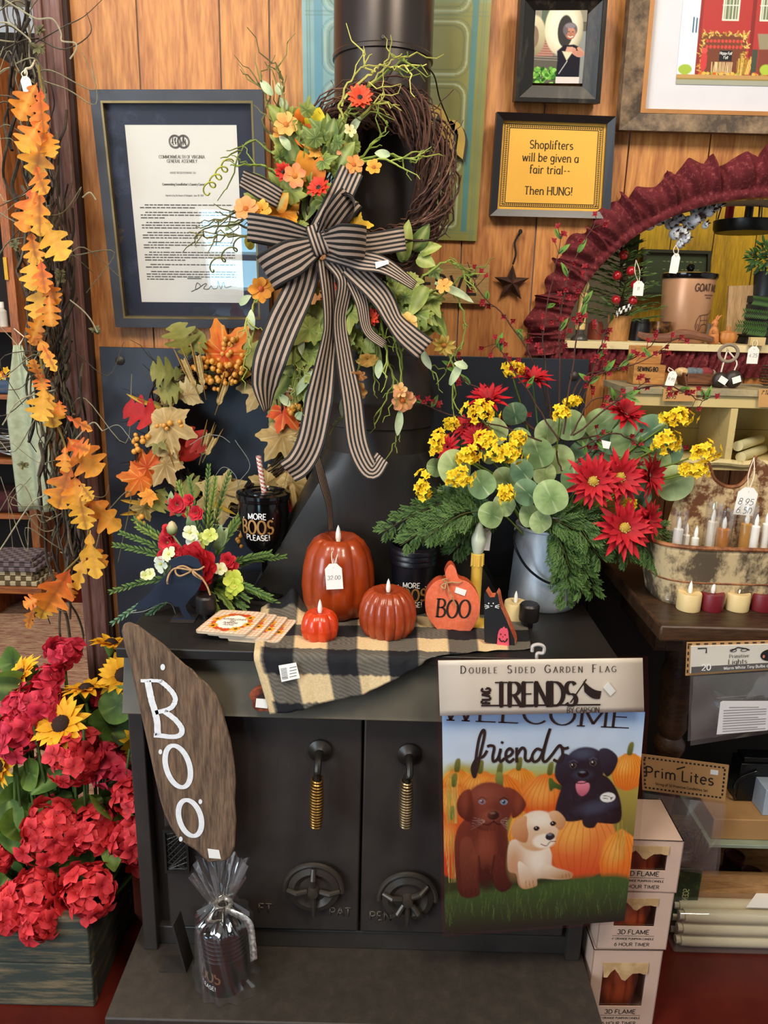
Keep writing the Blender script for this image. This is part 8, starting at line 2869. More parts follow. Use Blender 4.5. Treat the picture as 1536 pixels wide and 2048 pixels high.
mb = MB()
mb.lathe([(10 * k, 0), (11 * k, 20 * k), (9 * k, 36 * k), (3 * k, 42 * k), (0.0001, 44 * k)], b, 18, rf=lambda a, i: 1 + 0.1 * math.sin(9 * a + 2 * i))
solo('foil_bundle', mb, plain('grey_foil', '#8a8880', 0.35, 0.5, bump=0.6), 'crumpled grey foil bundle half behind the tin', 'bundle', b)
b0 = V((at(1528, 590, YW + 0.08).x, YW + 0.08, ZL))
k = psz(b0)
t = thing('potted_topiary', 'dark bucket of clipped greenery standing on a dark slatted box at the picture edge', 'plant', b0)
mb = MB()
for i in range(6):
 z0 = ZL + i * 16 * k
 mb.box(b0.x - 30 * k, b0.x + 45 * k, b0.y - 0.02, b0.y + 0.03, z0, z0 + 12 * k)
mb.box(b0.x - 27 * k, b0.x + 42 * k, b0.y - 0.017, b0.y + 0.027, ZL, ZL + 92 * k)
mb.build('slatted_box', plain('dark_slats', '#1c1a14', 0.7), t)
z0 = ZL + 92 * k
mb = MB()
mb.lathe([(20 * k, z0), (24 * k, z0 + 44 * k), (25 * k, z0 + 46 * k), (22 * k, z0 + 46 * k)], (b0.x, b0.y, 0), 24)
mb.build('dark_bucket', plain('dark_bucket', '#2a2c2c', 0.4, 0.4), t)
mb = MB()
for i in range(420):
 d = V((jit(1), jit(1), jit(1)))
 if d.length > 1 or d.length < 0.3:
  continue
 p_ = V((b0.x + 6 * k, b0.y - 0.005, z0 + 70 * k)) + V((d.x * 46 * k, d.y * 0.04, d.z * 34 * k))
 strip_leaf(mb, frame(p_, d + jv(0.6), (0, -1, 0.5)), 0.018, 0.006, petal_prof, '#1c3a18', rnd.choice(('#3c5f2a', '#56803a')), 0.1, 0.2, 3)
for px, py in ((1490, 625), (1480, 648), (1500, 660), (1510, 600), (1475, 655)):
 p_ = at(px, py, b0.y - 0.035)
 e = V((b0.x, b0.y - 0.035, p_.z - 0.004))
 for j in range(14):
  q_ = e.lerp(p_, j / 13)
  for sg in (-1, 1):
   strip_leaf(mb, frame(q_, V((-0.5, -0.2, sg * 0.7)), (0, -1, 0.3)), 0.012, 0.003, petal_prof, '#24421c', '#4c7030', 0.1, 0.2, 2)
mb.build('foliage', LEAF, t)
q = pquad((1286, 498), (1422, 502), (1284, 590), (1418, 594), YB - 0.02)
t = thing('chalkboard', 'dark green framed chalkboard on the yellow boards seen through the arch', 'chalkboard', q.base)
mb = MB()
qframe(mb, q, 0.05, 0.07, -0.015, 0.004)
mb.build('frame', plain('dark_green_frame', '#14211a', 0.5), t)
mb = MB()
qbox(mb, q, 0.04, 0.96, 0.06, 0.94, -0.012, -0.002)
mb.build('slate', plain('green_slate', '#1f3527', 0.6), t)
mb = MB()
for v_ in (0.25, 0.42):
 u = 0.3
 while u < 0.85:
  stroke(mb, [(u, v_), (u + 0.04, v_)], lambda x, y: q(x, y, -0.0014), 0.03)
  u += rnd.uniform(0.05, 0.09)
mb.build('chalk_writing', plain('faded_chalk', '#5a6a52', 0.9), t)
Yg = YW + 0.06
t = thing('cotton_garland', 'garland of white cotton bolls in brown husks draped under the arch', 'garland', at(1340, 430, Yg))
mb = MB(c='#2c1c16')
mb.tube(crom([at(1240, 440, Yg), at(1300, 430, Yg), at(1350, 425, Yg), at(1420, 408, Yg), at(1470, 392, Yg)], 5), 0.004, 6)
mb.build('garland_stem', TWIG, t)
COT = plain('raw_cotton', '#cdd0d4', 0.95, var=0.1, sc=160, bump=0.6)
for px, py, r in ((1258, 446, 11), (1280, 452, 13), (1300, 446, 13), (1322, 440, 14), (1340, 450, 14), (1350, 470, 14), (1364, 462, 13), (1378, 448, 15), (1392, 438, 15), (1405, 428, 15), (1420, 418, 14), (1355, 440, 13), (1372, 474, 12), (1335, 425, 12), (1388, 420, 12), (1410, 448, 9), (1362, 486, 12), (1436, 410, 12), (1310, 432, 11)):
 b = at(px, py, Yg - 0.012 + jit(0.008))
 k = psz(b)
 mb = MB()
 for j in range(3):
  mb.ball(b + V((jit(0.5), jit(0.3), jit(0.5))) * r * k * 0.8, r * k * 0.75, 10)
 cb_ = mb.build('cotton_boll', COT, t)
 mb = MB()
 for j in range(4):
  a = 2 * PI * j / 4 + jit(0.4)
  d = V((math.cos(a), -0.95, math.sin(a)))
  strip_leaf(mb, frame(b + V((0, -0.003, 0)), d, (0, -1, 0.2)), r * k * 1.5, r * k * 0.5, point_prof, '#20130e', '#4a3226', -0.3, 0.3, 4)
 mb.build('husk', LEAF, cb_)
c = at(1349, 527, Yg - 0.02)
swing_tag(t, at(1352, 490, Yg - 0.02), c, 17 * psz(c), 38 * psz(c), [], 0.06)
Yh = YW + 0.16
b = at(1490, 458, Yh)
k = psz(b)
t = thing('hanging_tray', 'round black hanging tray seen from below with two tapers under the arch top', 'candle tray', b)
mb = MB()
mb.lathe([(0.0001, -0.008), (56 * k, -0.008), (60 * k, 0.0), (61 * k, 0.016), (59 * k, 0.017), (58 * k, 0.002), (0.0001, 0.002)], b, 40)
mb.build('tray', plain('black_tin', '#23231f', 0.35, 0.5), t)
mb = MB()
for a in (0.6, 2.6, 4.7):
 mb.tube([b + V((55 * k * math.cos(a), 55 * k * math.sin(a), 0.01)), V((b.x, b.y, 1.75))], 0.0014, 5)
mb.build('hanging_chain', plain('chain_iron', '#1d1c1a', 0.5, 0.5), t)
for px, c, lb in ((1461, '#a81c28', 'red taper candle standing on the round hanging tray'), (1500, '#1c1a1c', 'black taper candle standing on the round hanging tray')):
 cb_ = V((at(px, 440, Yh - 0.03).x, Yh - 0.02, b.z + 0.003))
 mb = MB()
 mb.lathe([(8 * k, 0), (8 * k, 70 * k), (2 * k, 84 * k), (0.0001, 85 * k)], cb_, 16)
 solo('taper_candle', mb, plain('taper_' + c[1:], c, 0.4), lb, 'candle', cb_)

# ================================================================== cream cubby shelf, the table and what stands there
CRM = worn('old_cream_paint', '#cdb87e', '#8f7f4f', 0.65, 20, 0.55, 0.75, bump=0.15)
YC0, YC1 = 1.40, 1.545
zt_ = at(1350, 776, YC0).z
zb_ = at(1350, 925, YC0).z
xa = at(1262, 780, YC0).x
xd = at(1466, 800, YC0).x
xe = xa + 2 * (xd - xa) + 0.01
t = thing('cubby_shelf', 'old cream painted wooden cubby shelf on the wall below the arch', 'shelf', V(((xa + xe) / 2, YC1, zb_)))
mb = MB()
mb.box(xa - 0.012, xe + 0.012, YC0 - 0.006, YC1, zt_ - 0.012, zt_)
mb.build('top_board', worn('worn_grey_top', '#8f8468', '#b7a67a', 0.7, 20, 0.4, 0.7), t, bev=0.001)
mb = MB()
mb.box(xa, xe, YC0, YC0 + 0.012, zt_ - 0.034, zt_ - 0.0125)
mb.build('top_rail', CRM, t, bev=0.001)
for x in (xa, xd, xe - 0.012):
 mb = MB()
 mb.box(x, x + 0.013, YC0 + 0.0005, YC1 - 0.009, zb_ + 0.0005, zt_ - 0.035)
 mb.build('divider', CRM, t, bev=0.0008)
mb = MB()
n = 3
for i in range(n):
 z0 = zb_ + (zt_ - zb_) * i / n
 mb.box(xa, xe, YC1 - 0.008, YC1 - 0.0005, z0 + 0.0008, zb_ + (zt_ - zb_) * (i + 1) / n - 0.013 * (i == n - 1))
mb.build('back_board', plain('cream_back', '#b9ab74', 0.75, var=0.08), t)
mb = MB()
mb.box(xa - 0.006, xe + 0.006, YC0 - 0.004, YC1, zb_ - 0.012, zb_)
mb.build('bottom_board', CRM, t, bev=0.001)
mb = MB()
mb.tube(crom([V((xa + (xe - xa) * i / 14, YC0 - 0.006, zb_ + 0.003 + 0.002 * math.sin(i * 2.2))) for i in range(15)], 3), 0.0065, 7)
mb.build('carved_edge', worn('carved_cream', '#d8c690', '#8f7f50', 0.6, 60, 0.5, 0.7), t)
for px0, py0, px1, py1, wr in ((1327, 775, 1393, 803, ('5" Timer Candles', '$8.95')), (1518, 778, 1560, 815, ('7" Timer',))):
 mb = MB()
 Yp = YC0 - 0.0085
 mb.prism([(px0, py0), (px1, py0 + 1), (px1 - 1, py1), (px0 - 2, py1 - 1)], lambda x, y, d: at(x, y, Yp - d), 0.0008, 0.0)
 cd = mb.build('price_card', plain('kraft_card', '#c09257', 0.75, var=0.04), t)
 mb = MB()
 for i, s_ in enumerate(wr):
  o = at(px0 + 4, py0 + 11 + 11 * i, Yp - 0.0014)
  write(mb, s_, plane_fn(o, (1, 0, 0), (0, 0, 1)), 8 * psz(o), wt=0.75, slant=0.25, align='l', hx=0.62 if i == 0 else 0.8)
 mb.build('handwriting', INK, cd)
for px, py, lb in ((1512, 885, 'cream candle tube lying lowest in the second cubby'), (1506, 866, 'cream candle tube lying upper in the second cubby')):
 b = at(px, py, YC0 + 0.03)
 z_ = zb_ + 0.010 if py > 880 else zb_ + 0.031
 mb = MB()
 c0_ = V((b.x - 0.03, YC0 + 0.02, z_))
 mb.tube([c0_ + V((0, 0, 0)), c0_ + V((0.045, 0.05, 0)), c0_ + V((0.09, 0.10, 0))], 0.0098, 14)
 solo('candle_tube', mb, plain('pale_tube', '#d6cfa0', 0.5), lb, 'candle', c0_ + V((0.04, 0.05, -0.01)))
ZC = zt_ + 0.0005

def oncub(px, Y):
 return V((at(px, 760, Y).x, Y, ZC))

b = oncub(1292, 1.47)
k = psz(b)
t = thing('sewing_box', 'small wooden sewing box with raised lid on the cream shelf', 'box', b)
BOXW = wood('box_wood', '#8a5a28', '#c08a4a', 'X', 2.5, 0.55, 0.2, False)
mb = MB()
mb.box(b.x - 32 * k, b.x + 30 * k, 1.452, 1.49, ZC, ZC + 38 * k)
bx = mb.build('box_body', BOXW, t, bev=0.001)
mb = MB()
mb.box(b.x - 34 * k, b.x + 32 * k, 1.488, 1.493, ZC + 38 * k, ZC + 74 * k)
mb.build('lid', BOXW, t, bev=0.001)
mb = MB()
write(mb, 'SEWING BOX', plane_fn((b.x - 4 * k, 1.4512, ZC + 26 * k), (1, 0, 0), (0, 0, 1)), 8 * k, wt=1.3, hx=0.75)
mb.build('lettering', INK, bx)
c = at(1342, 757, 1.43)
tg = thing('price_tag_stand', 'white price tag leaning on the front of the sewing box', 'price tag', V((c.x, 1.43, ZC)))
swing_tag(tg, at(1338, 735, 1.445), V((c.x, 1.43, ZC + 15 * psz(c))), 18 * psz(c), 30 * psz(c), ['9.95'], 0.2)
b = oncub(1395, 1.46)
t = thing('trencher_bowl', 'dark wooden trough bowl of fabric scraps on the cream shelf', 'bowl', b)
mb = MB()
mb.prism([(-38 * k, 26 * k), (-30 * k, 0), (30 * k, 0), (40 * k, 26 * k), (36 * k, 26 * k), (27 * k, 4 * k), (-27 * k, 4 * k), (-34 * k, 26 * k)], lambda x, z, y: V((b.x + x, b.y + y, ZC + z)), -0.022, 0.022)
mb.box(b.x - 29 * k, b.x + 30 * k, b.y - 0.022, b.y - 0.018, ZC + 1 * k, ZC + 25 * k)
mb.build('bowl_body', wood('dark_trough', '#3a1f12', '#7a4a2a', 'X', 2, 0.6, 0.2, False), t, bev=0.001)
for px, c, r in ((1362, '#c9a97a', 12), (1382, '#5f6b72', 13), (1396, '#5f6b72', 12), (1410, '#7a2a2c', 14), (1420, '#c9bba0', 9), (1372, '#b0603a', 8)):
 mb = MB()
 mb.ball(V((at(px, 740, b.y).x, b.y - 0.004, ZC + 26 * k)), r * k, 12, 1.2, 1, 0.75)
 mb.build('fabric_scrap', plain('scrap_' + c[1:], c, 0.9, var=0.3, sc=200), t)
for px, r, lb in ((1440, 15, 'smaller dark rounded ornament with a white sticker on the cream shelf'), (1466, 17, 'larger dark rounded ornament with a white sticker on the cream shelf')):
 b = oncub(px, 1.425)
 t = thing('hanging_ornament', lb, 'ornament', b)
 mb = MB()
 mb.ball(b + V((0, 0, r * k)), r * k, 18, 1, 0.7, 1)
 mb.build('ornament_body', plain('dark_gourd', '#2a2018', 0.5), t)
 mb = MB()
 c = b + V((1 * k, -r * k * 0.7 - 0.0008, r * k))
 R_ = Matrix.Rotation(0.5 if r == 15 else -0.35, 3, 'Y')
 mb.prism([(-8, -6), (8, -6), (8, 6), (-8, 6)], lambda x, z, d: c + R_ @ V((x * k, d, z * k)), -0.0006, 0.0006)
 mb.build('price_sticker', TAGM, t)
 mb = MB()
 mb.tube(crom([b + V((0, 0, 2 * r * k)), b + V((2 * k, 0, 2 * r * k + 16 * k)), at(1455, 700, 1.435)], 4), 0.0014, 5)
 mb.build('cord', STRING, t)
b = at(1455, 706, 1.43)
t = thing('wooden_ring', 'small wooden ring handle hung above the dark ornaments', 'ring', b)
mb = MB()
mb.tube([b + V((18 * k * math.cos(a), -0.004, 16 * k * math.sin(a))) for a in [2 * PI * i / 24 for i in range(24)]], 0.0032, 7, closed=True)
mb.build('ring_body', plain('grey_driftwood', '#8a7a66', 0.8), t)
mb = MB()
mb.tube([at(1452, 690, YW - 0.02), at(1455, 700, 1.43)], 0.001, 5)
mb.build('cord', STRING, t)
c = at(1505, 710, YW - 0.045)
t = thing('price_tag', 'large white card price tag hanging in front of the red ruffle', 'price tag', c)
swing_tag(t, at(1512, 676, YW - 0.03), c, 22 * psz(c), 34 * psz(c), ['4.25'], 0.0)
mb = MB()
cb_ = at(1516, 683, YW - 0.035)
kq = psz(cb_)
mb.box(cb_.x - 15 * kq, cb_.x + 15 * kq, cb_.y, cb_.y + 0.01, cb_.z - 8 * kq, cb_.z + 8 * kq)
mb.build('card_hanger', plain('buff_card', '#c9b07a', 0.8), t)
b = oncub(1536, 1.45)
mb = MB()
for i in range(7):
 for j in range(12):
  a = 2 * PI * j / 12 + i * 0.25
  rr = (4 + 13 * math.sin(PI * (i + 0.7) / 8)) * k
  p_ = b + V((rr * math.cos(a) * 0.8, rr * math.sin(a) * 0.8, (4 + i * 6) * k))
  mb.k = lin('#3a2a20')
  strip_leaf(mb, frame(p_, V((math.cos(a), math.sin(a), 0.5)), (0, 0, 1)), 9 * k, 8 * k, broad_prof, '#2c1f18', '#6a5444', 0.1, 0.1, 2)
solo('pine_cone', mb, LEAF, 'dark pine cone at the picture edge on the cream shelf', 'pine cone', b)

ZTB = 0.712
YT0 = 1.145
xt = at(1346, 1252, YT0).x
TBW = wood('dark_table_wood', '#1c110a', '#4c3320', 'X', 1.3, 0.45, 0.25, False, False, 30)
t = thing('wooden_table', 'dark old wooden table with thick top and turned leg beside the stove', 'table', V((xt + 0.35, 1.34, ZF)))
mb = MB()
mb.box(xt - 0.02, xt + 0.8, YT0, 1.55, ZTB - 0.028, ZTB)
mb.build('table_top', TBW, t, bev=0.004)
mb = MB()
mb.box(xt + 0.05, xt + 0.75, YT0 + 0.14, YT0 + 0.16, ZTB - 0.11, ZTB - 0.0285)
mb.box(xt + 0.03, xt + 0.05, YT0 + 0.14, 1.50, ZTB - 0.11, ZTB - 0.0285)
mb.build('apron', TBW, t, bev=0.001)
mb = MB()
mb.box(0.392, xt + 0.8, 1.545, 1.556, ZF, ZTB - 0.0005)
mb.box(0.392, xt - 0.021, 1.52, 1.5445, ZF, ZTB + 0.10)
mb.build('back_or_shade_panel', plain('dark_shade_panel', '#1a110c', 0.7), t)  # added dark panel; its colour stands for the shade beneath and beside the table
lx = at(1352, 1420, YT0 + 0.16).x
LP = [(0.017, ZF), (0.020, 0.0), (0.017, 0.10), (0.022, 0.16), (0.019, 0.20), (0.026, 0.30), (0.020, 0.36), (0.030, 0.385), (0.030, 0.395), (0.021, 0.41), (0.029, 0.43), (0.026, 0.46), (0.031, 0.48), (0.029, 0.52), (0.034, 0.54), (0.027, 0.57), (0.033, 0.60), (0.033, ZTB - 0.0285)]
for x, y in ((lx, YT0 + 0.17), (lx + 0.72, YT0 + 0.17)):
 mb = MB()
 mb.lathe(LP, (x, y, 0), 24)
 mb.build('leg', TBW, t)

YU = 1.215
ub = V((at(1480, 1190, YU).x, 1.30, ZTB + 0.0005))
t = thing('handled_tub', 'rusty flaking metal caddy with arched handle full of candle bags on the table', 'caddy', ub)
RUST = worn('rusty_paint', '#d2b88a', '#6b3f22', 0.7, 24, 0.47, 0.56, 0.1, (1, 1, 1), 0.4)
RUST2 = worn('rusty_grey_paint', '#cdb68a', '#5a4c3a', 0.7, 20, 0.46, 0.57, 0.1, (1, 1, 0.6), 0.4)
hw, hd_ = ub.x - at(1318, 1100, YU).x, 0.085
ztub = at(1420, 1098, YU).z

def tubwall(u, v):
 a = 2 * PI * u
 e = 0.55
 cx_, sy_ = math.copysign(abs(math.cos(a)) ** e, math.cos(a)), math.copysign(abs(math.sin(a)) ** e, math.sin(a))
 k_ = 0.82 + 0.18 * v
 return V((ub.x + hw * k_ * cx_, ub.y + hd_ * k_ * sy_, ub.z + (ztub - ub.z) * v))

mb = MB()
mb.grid(tubwall, 64, 10, closed_u=True)
mb.add([tubwall(i / 64, 0) for i in range(64)], [list(range(64))])
mb.build('tub_body', RUST2, t, sol=0.002)
mb = MB()
mb.tube([tubwall(i / 64, 1) for i in range(64)], 0.004, 7, closed=True)
mb.tube([tubwall(i / 64, 0.42) * 1.0 + V((0, 0, 0)) for i in range(64)], 0.0022, 6, closed=True)
mb.build('rolled_rim', worn('rust_rim', '#6b3a1c', '#a0673a', 0.6, 40), t)
hx_, hz_ = at(1462, 945, 1.30).x, at(1462, 920, 1.30).z
ztop = at(1380, 925, 1.30).z
NB = 24
mb = MB()
hr = 0.5 * (at(1500, 950, 1.30).x - at(1420, 950, 1.30).x)
out = []
xl = ub.x - hw * 0.86
OUTL = [(1325, 1110), (1330, 1060), (1345, 1010), (1370, 960), (1395, 930), (1412, 915), (1420, 935), (1428, 957), (1445, 970), (1462, 974), (1480, 970), (1496, 952), (1504, 930), (1512, 912), (1530, 925), (1560, 960), (1590, 1010), (1606, 1060), (1610, 1110)]
mb.prism(OUTL, lambda x, y, d: at(x, y, 1.30 + d), 0.0, 0.004)
mb.build('arched_handle', RUST, t)
mb = MB()
mb.tube(crom([at(x, y, 1.302) for x, y in OUTL[5:14]], 4), 0.0035, 7)
mb.build('handle_roll', worn('rust_rim', '#6b3a1c', '#a0673a', 0.6, 40), t)
swing_tag(t, at(1508, 915, 1.296), at(1491, 1002, 1.275), 38 * psz(ub), 54 * psz(ub), ['8.95', '6.50'], 0.08)
for i, (px, top, w_, c0, lb) in enumerate(((1352, 1030, 26, '#e6e2da', 'clear packet of white tapers at the near end of the rusty caddy'), (1368, 1042, 22, '#e2ddd4', 'white candle leaning beside the packet of tapers in the rusty caddy'), (1388, 1048, 20, '#dedace', 'short white candle in the middle of the rusty caddy'), (1418, 1015, 26, '#e6dccb', 'white flame tip candle in a clear bag in the rusty caddy'), (1442, 1030, 32, '#b9762c', 'tan battery candle in a clear bag in the rusty caddy'), (1486, 1020, 30, '#c08a3a', 'tan candle painted with red hearts in the rusty caddy'), (1505, 1025, 22, '#e4dfd6', 'white candle right behind the heart candle in the rusty caddy'), (1525, 1020, 22, '#e4dfd6', 'white candle at the far end of the rusty caddy'))):
 Yp = 1.252 + 0.012 * (i % 2)
 b = V((at(px, 1100, Yp).x, Yp, ub.z + 0.006))
 k = psz(at(px, 1090, Yp))
 hh = zat(px, top + 28, Yp) - b.z
 t = thing('bagged_candle', lb, 'candle', b)
 mb = MB()
 r_ = w_ * 0.36 * k
 mb.lathe([(r_, 0), (r_, hh), (r_ * 0.7, hh + 0.002), (0.0001, hh + 0.001)], b, 18)
 cb_ = mb.build('wax_body', plain('bag_' + c0[1:], c0, 0.5, var=0.06), t)
 flame(t, b + V((0, 0, hh)), 26 * k)
 if 'hearts' in lb:
  mb = MB()
  for dx, dz in ((-4, 16), (6, 12)):
   c = b + V((dx * k, -r_ - 0.0012, hh * 0.35 + dz * k * 0.3))
   mb.add([c + V((math.sin(a) ** 3 * 4.5 * k, 0, (13 * math.cos(a) - 5 * math.cos(2 * a) - 2 * math.cos(3 * a) - math.cos(4 * a)) * 0.28 * k)) for a in [2 * PI * j / 24 for j in range(24)]], [list(range(24))])
  mb.build('painted_hearts', plain('heart_red', '#b8262a', 0.5), cb_)
 if i in (0, 3, 4, 5):
  mb = MB()
  mb.grid(lambda u, v: V((b.x + (r_ + 0.004) * math.cos(2 * PI * u) * (1 + 0.1 * math.sin(14 * u * PI)) * (1.0 + 0.12 * v), b.y + (r_ + 0.003) * math.sin(2 * PI * u), b.z + (hh + 0.035) * v)), 30, 8, closed_u=True)
  mb.build('clear_bag', FILM, t)
MAR = plain('maroon_wax', '#6e1420', 0.45, var=0.05, sss=0.05)
for px, m_, lb in ((1384, CREAM, 'cream tealight candle nearest the table corner under the rusty caddy'), (1430, MAR, 'dark red tealight between two cream ones on the table edge'), (1482, CREAM, 'cream tealight candle between two dark red ones on the table edge'), (1531, MAR, 'dark red tealight at the picture edge on the table')):
 fb = onz(px, 1226, ZTB + 0.0005)
 k = psz(fb)
 c = V((fb.x, fb.y + 22 * k, ZTB + 0.0005))
 tealight(c, 23.5 * k, 36 * k, m_, lb, 27 * k)

KRA = plain('kraft_header', '#b98c5a', 0.7, var=0.05)
DKB = plain('dark_print', '#2a2117', 0.7)

def bag(name, label, Q, hv, Y, contents, words, header):
 """a clear bag with a card header; Q = four frame corners tl tr bl br"""
 q = pquad(*Q, Y, Y + 0.02)
 t = thing(name, label, 'bag of lights', q.base)
 mb = MB()
 qbox(mb, q, -0.01, 1.01, 0.0, hv, -0.001, 0.0012)
 hd_ = mb.build('card_header', header, t)
 mb = MB()
 mb.grid(lambda u, v: q(u, hv + (1 - hv) * v, 0.010 + 0.022 * math.sin(PI * v) * math.sin(PI * u) + 0.0035 * math.sin(13 * u + 9 * v) * math.sin(PI * v)), 26, 20)
 mb.grid(lambda u, v: q(u, hv + (1 - hv) * v, -0.002 - 0.008 * math.sin(PI * v) * math.sin(PI * u)), 6, 6)
 mb.build('clear_bag', BAGF, t, smooth=60)
 mb = MB(c='#2a1c14')
 for i in range(26):
  P = [q(0.2 + 0.6 * rnd.random(), hv + (1 - hv) * (0.35 + 0.6 * rnd.random()), 0.004 + 0.008 * rnd.random()) for _ in range(4)]
  mb.tube(crom(P, 4), 0.0009, 4)
 mb.build('light_string', plain('brown_wire', contents, 0.5), t)
 return t, hd_, q

Q = ((1384, 1292), (1600, 1286), (1376, 1484), (1590, 1450))
t, hd_, q = bag('light_string_bag', 'clear bag of warm white light string with a white header hanging from the table', Q, 0.27, 1.125, '#2c211b', None, plain('white_header', '#d9d2c4', 0.55, var=0.03))
mb = MB()
qbox(mb, q, -0.045, 1.0, -0.03, 0.30, -0.003, -0.0015)
mb.build('backing_card', KRA, hd_)
mb = MB()
for i in range(14):
 u = -0.035 + 0.075 * i
 qbox(mb, q, u, u + 0.035, -0.02, -0.008, -0.0014, -0.0008)
for i in range(5):
 qbox(mb, q, -0.036, -0.024, 0.0 + 0.06 * i, 0.03 + 0.06 * i, -0.0014, -0.0008)
mb.build('card_border', DKB, hd_)
mb = MB()
qbox(mb, q, 0.0, 1.0, 0.205, 0.268, 0.0012, 0.0016)
mb.build('grey_band', plain('grey_band', '#5a5652', 0.6), hd_)
mb = MB()
for s_, u, v_, sz, kw in (('Primitive', 0.44, 0.112, 0.036, dict(wt=0.75, thin=0.45, serif=0.7)), ('Lights', 0.43, 0.172, 0.05, dict(wt=0.75, thin=0.4, serif=0.7))):
 qtext(mb, q, s_, u, v_, sz, 0.0020, hx=0.9, **kw)
stroke(mb, [(0.05, 0.02), (0.13, 0.02), (0.13, 0.07)], lambda x, y: q(x, y, 0.002), 0.012)
for c in (0.38, 0.48):
 stroke(mb, [(c + 0.03 * math.cos(a), 0.052 + 0.014 * math.sin(a)) for a in [PI * i / 10 for i in range(21)]], lambda x, y: q(x, y, 0.002), 0.006)
stroke(mb, [(0.36, 0.055), (0.42, 0.022), (0.50, 0.038), (0.53, 0.055)], lambda x, y: q(x, y, 0.002), 0.012)
mb.add([q(0.72 + 0.085 * math.cos(a), 0.12 + 0.065 * math.sin(a), 0.0018) for a in [2 * PI * i / 28 for i in range(28)]], [list(range(28))])
mb.build('lettering', INK, hd_)
mb = MB()
for u, v_ in ((0.665, 0.13), (0.72, 0.138), (0.77, 0.135)):
 mb.add([q(u + 0.011 * math.cos(a), v_ + 0.018 * math.sin(a), 0.0022) for a in [2 * PI * i / 12 for i in range(12)]], [list(range(12))])
mb.build('pictured_bulbs', plain('bulb_print', '#d9826a', 0.5), hd_)
mb = MB()
qtext(mb, q, '20', 0.14, 0.215, 0.058, 0.0022, wt=1.2, serif=0.5)
qtext(mb, q, 'Warm White Tiny Bulbs on Brown Wire', 0.62, 0.236, 0.030, 0.0022, wt=0.95, hx=0.86)
mb.build('white_lettering', WHITE_INK, hd_)
mb = MB()
sf = lambda u, v_, d: q(u, v_, 0.036 + d)
mb.prism([(0.20, 0.46), (0.22, 0.45), (0.68, 0.50), (0.67, 0.80), (0.64, 0.83), (0.18, 0.80)], lambda x, y, d: sf(x, y, d), 0.0, -0.0006)
sl = mb.build('paper_slip', plain('white_slip', '#dcd6d4', 0.6, var=0.02), t)
mb = MB()
for i in range(10):
 v_ = 0.52 + 0.028 * i
 stroke(mb, [(0.23 if i else 0.28, v_), (0.62 if i % 4 else 0.55, v_ + 0.03)], lambda x, y: sf(x, y, 0.0006), 0.008)
mb.build('lettering', plain('slip_ink', '#8a8684', 0.7), sl)

Q = ((1284, 1508), (1456, 1530), (1290, 1722), (1432, 1745))
t, hd_, q = bag('light_string_bag', 'clear bag of light string under a kraft header with dotted border behind the boxes', Q, 0.32, 1.255, '#4a3a34', None, KRA)
mb = MB()
for i in range(20):
 for v_ in (0.018, 0.285):
  qbox(mb, q, 0.02 + 0.048 * i, 0.046 + 0.048 * i, v_, v_ + 0.014, 0.0012, 0.0016)
for i in range(7):
 for u in (0.012, 0.955):
  qbox(mb, q, u, u + 0.022, 0.035 + 0.036 * i, 0.055 + 0.036 * i, 0.0012, 0.0016)
mb.build('card_border', DKB, hd_)
mb = MB()
qtext(mb, q, 'Prim Lites', 0.45, 0.145, 0.092, 0.0018, wt=0.85, hx=0.98)
qtext(mb, q, 'String of 50 Primitive Candlelites Set', 0.47, 0.245, 0.022, 0.0018, wt=0.9, hx=0.85)
stroke(mb, [(0.40, 0.09), (0.45, 0.075), (0.50, 0.06)], lambda x, y: q(x, y, 0.0018), 0.012)
mb.build('lettering', INK, hd_)
mb = MB()
qbox(mb, q, 0.80, 0.89, 0.055, 0.095, 0.0014, 0.002)
mb.build('price_sticker', TAGM, hd_)
mb = MB()
mb.prism([(0.05, 0.40), (0.18, 0.34), (0.24, 0.42), (0.14, 0.53)], lambda x, y, d: q(x, y, 0.014 + d), 0, -0.0006)
mb.build('wire_label', TAGM, t)

b = V((at(1480, 1760, 1.36).x, 1.36, ZF))
t = thing('wooden_crate', 'low open wooden crate with candle jars under the table', 'crate', V((b.x, 1.40, ZF)))
CW = wood('crate_wood', '#7a4f26', '#b98a55', 'X', 1.6, 0.65, 0.2, False)
x0, x1 = at(1405, 1800, 1.33).x, at(1405, 1800, 1.33).x + 0.36
zc0, zc1 = at(1450, 1800, 1.33).z, at(1450, 1770, 1.33).z
for nm, bxx in (('front_board', (x0, x1, 1.36, 1.372, ZF, zc1)), ('side_board', (x0, x0 + 0.012, 1.3725, 1.52, ZF, zc1)), ('back_board', (x0, x1, 1.5205, 1.532, ZF, zc1 + 0.02)), ('crate_floor', (x0 + 0.0125, x1, 1.3725, 1.52, ZF + 0.002, ZF + 0.012))):
 mb = MB()
 mb.box(*bxx)
 mb.build(nm, CW, t, bev=0.001)
for px, py, r, lb in ((1505, 1745, 22, 'brown wax candle jar in front inside the low crate'), (1470, 1710, 20, 'round wax jar lid up behind the front one in the crate'), (1440, 1740, 16, 'small amber jar at the near end of the low crate')):
 Yj = 1.41 if py > 1730 else 1.46
 c = at(px, py, Yj)
 k = psz(c)
 bz = V((c.x, Yj, ZF + 0.0125))
 t2_ = thing('candle_jar', lb, 'candle', bz)
 hh = max(0.05, c.z - bz.z)
 mb = MB()
 mb.lathe([(r * k * 0.8, 0), (r * k, 0.01), (r * k, hh), (r * k * 0.9, hh + 0.001), (r * k * 0.85, hh - 0.004), (0.0001, hh - 0.004)], bz, 24)
 mb.build('jar_body', plain('brown_wax_jar', '#5a3026', 0.4, coat=0.2), t2_)
zsx = at(1480, 1690, 1.30).z
x0 = at(1418, 1690, 1.30).x
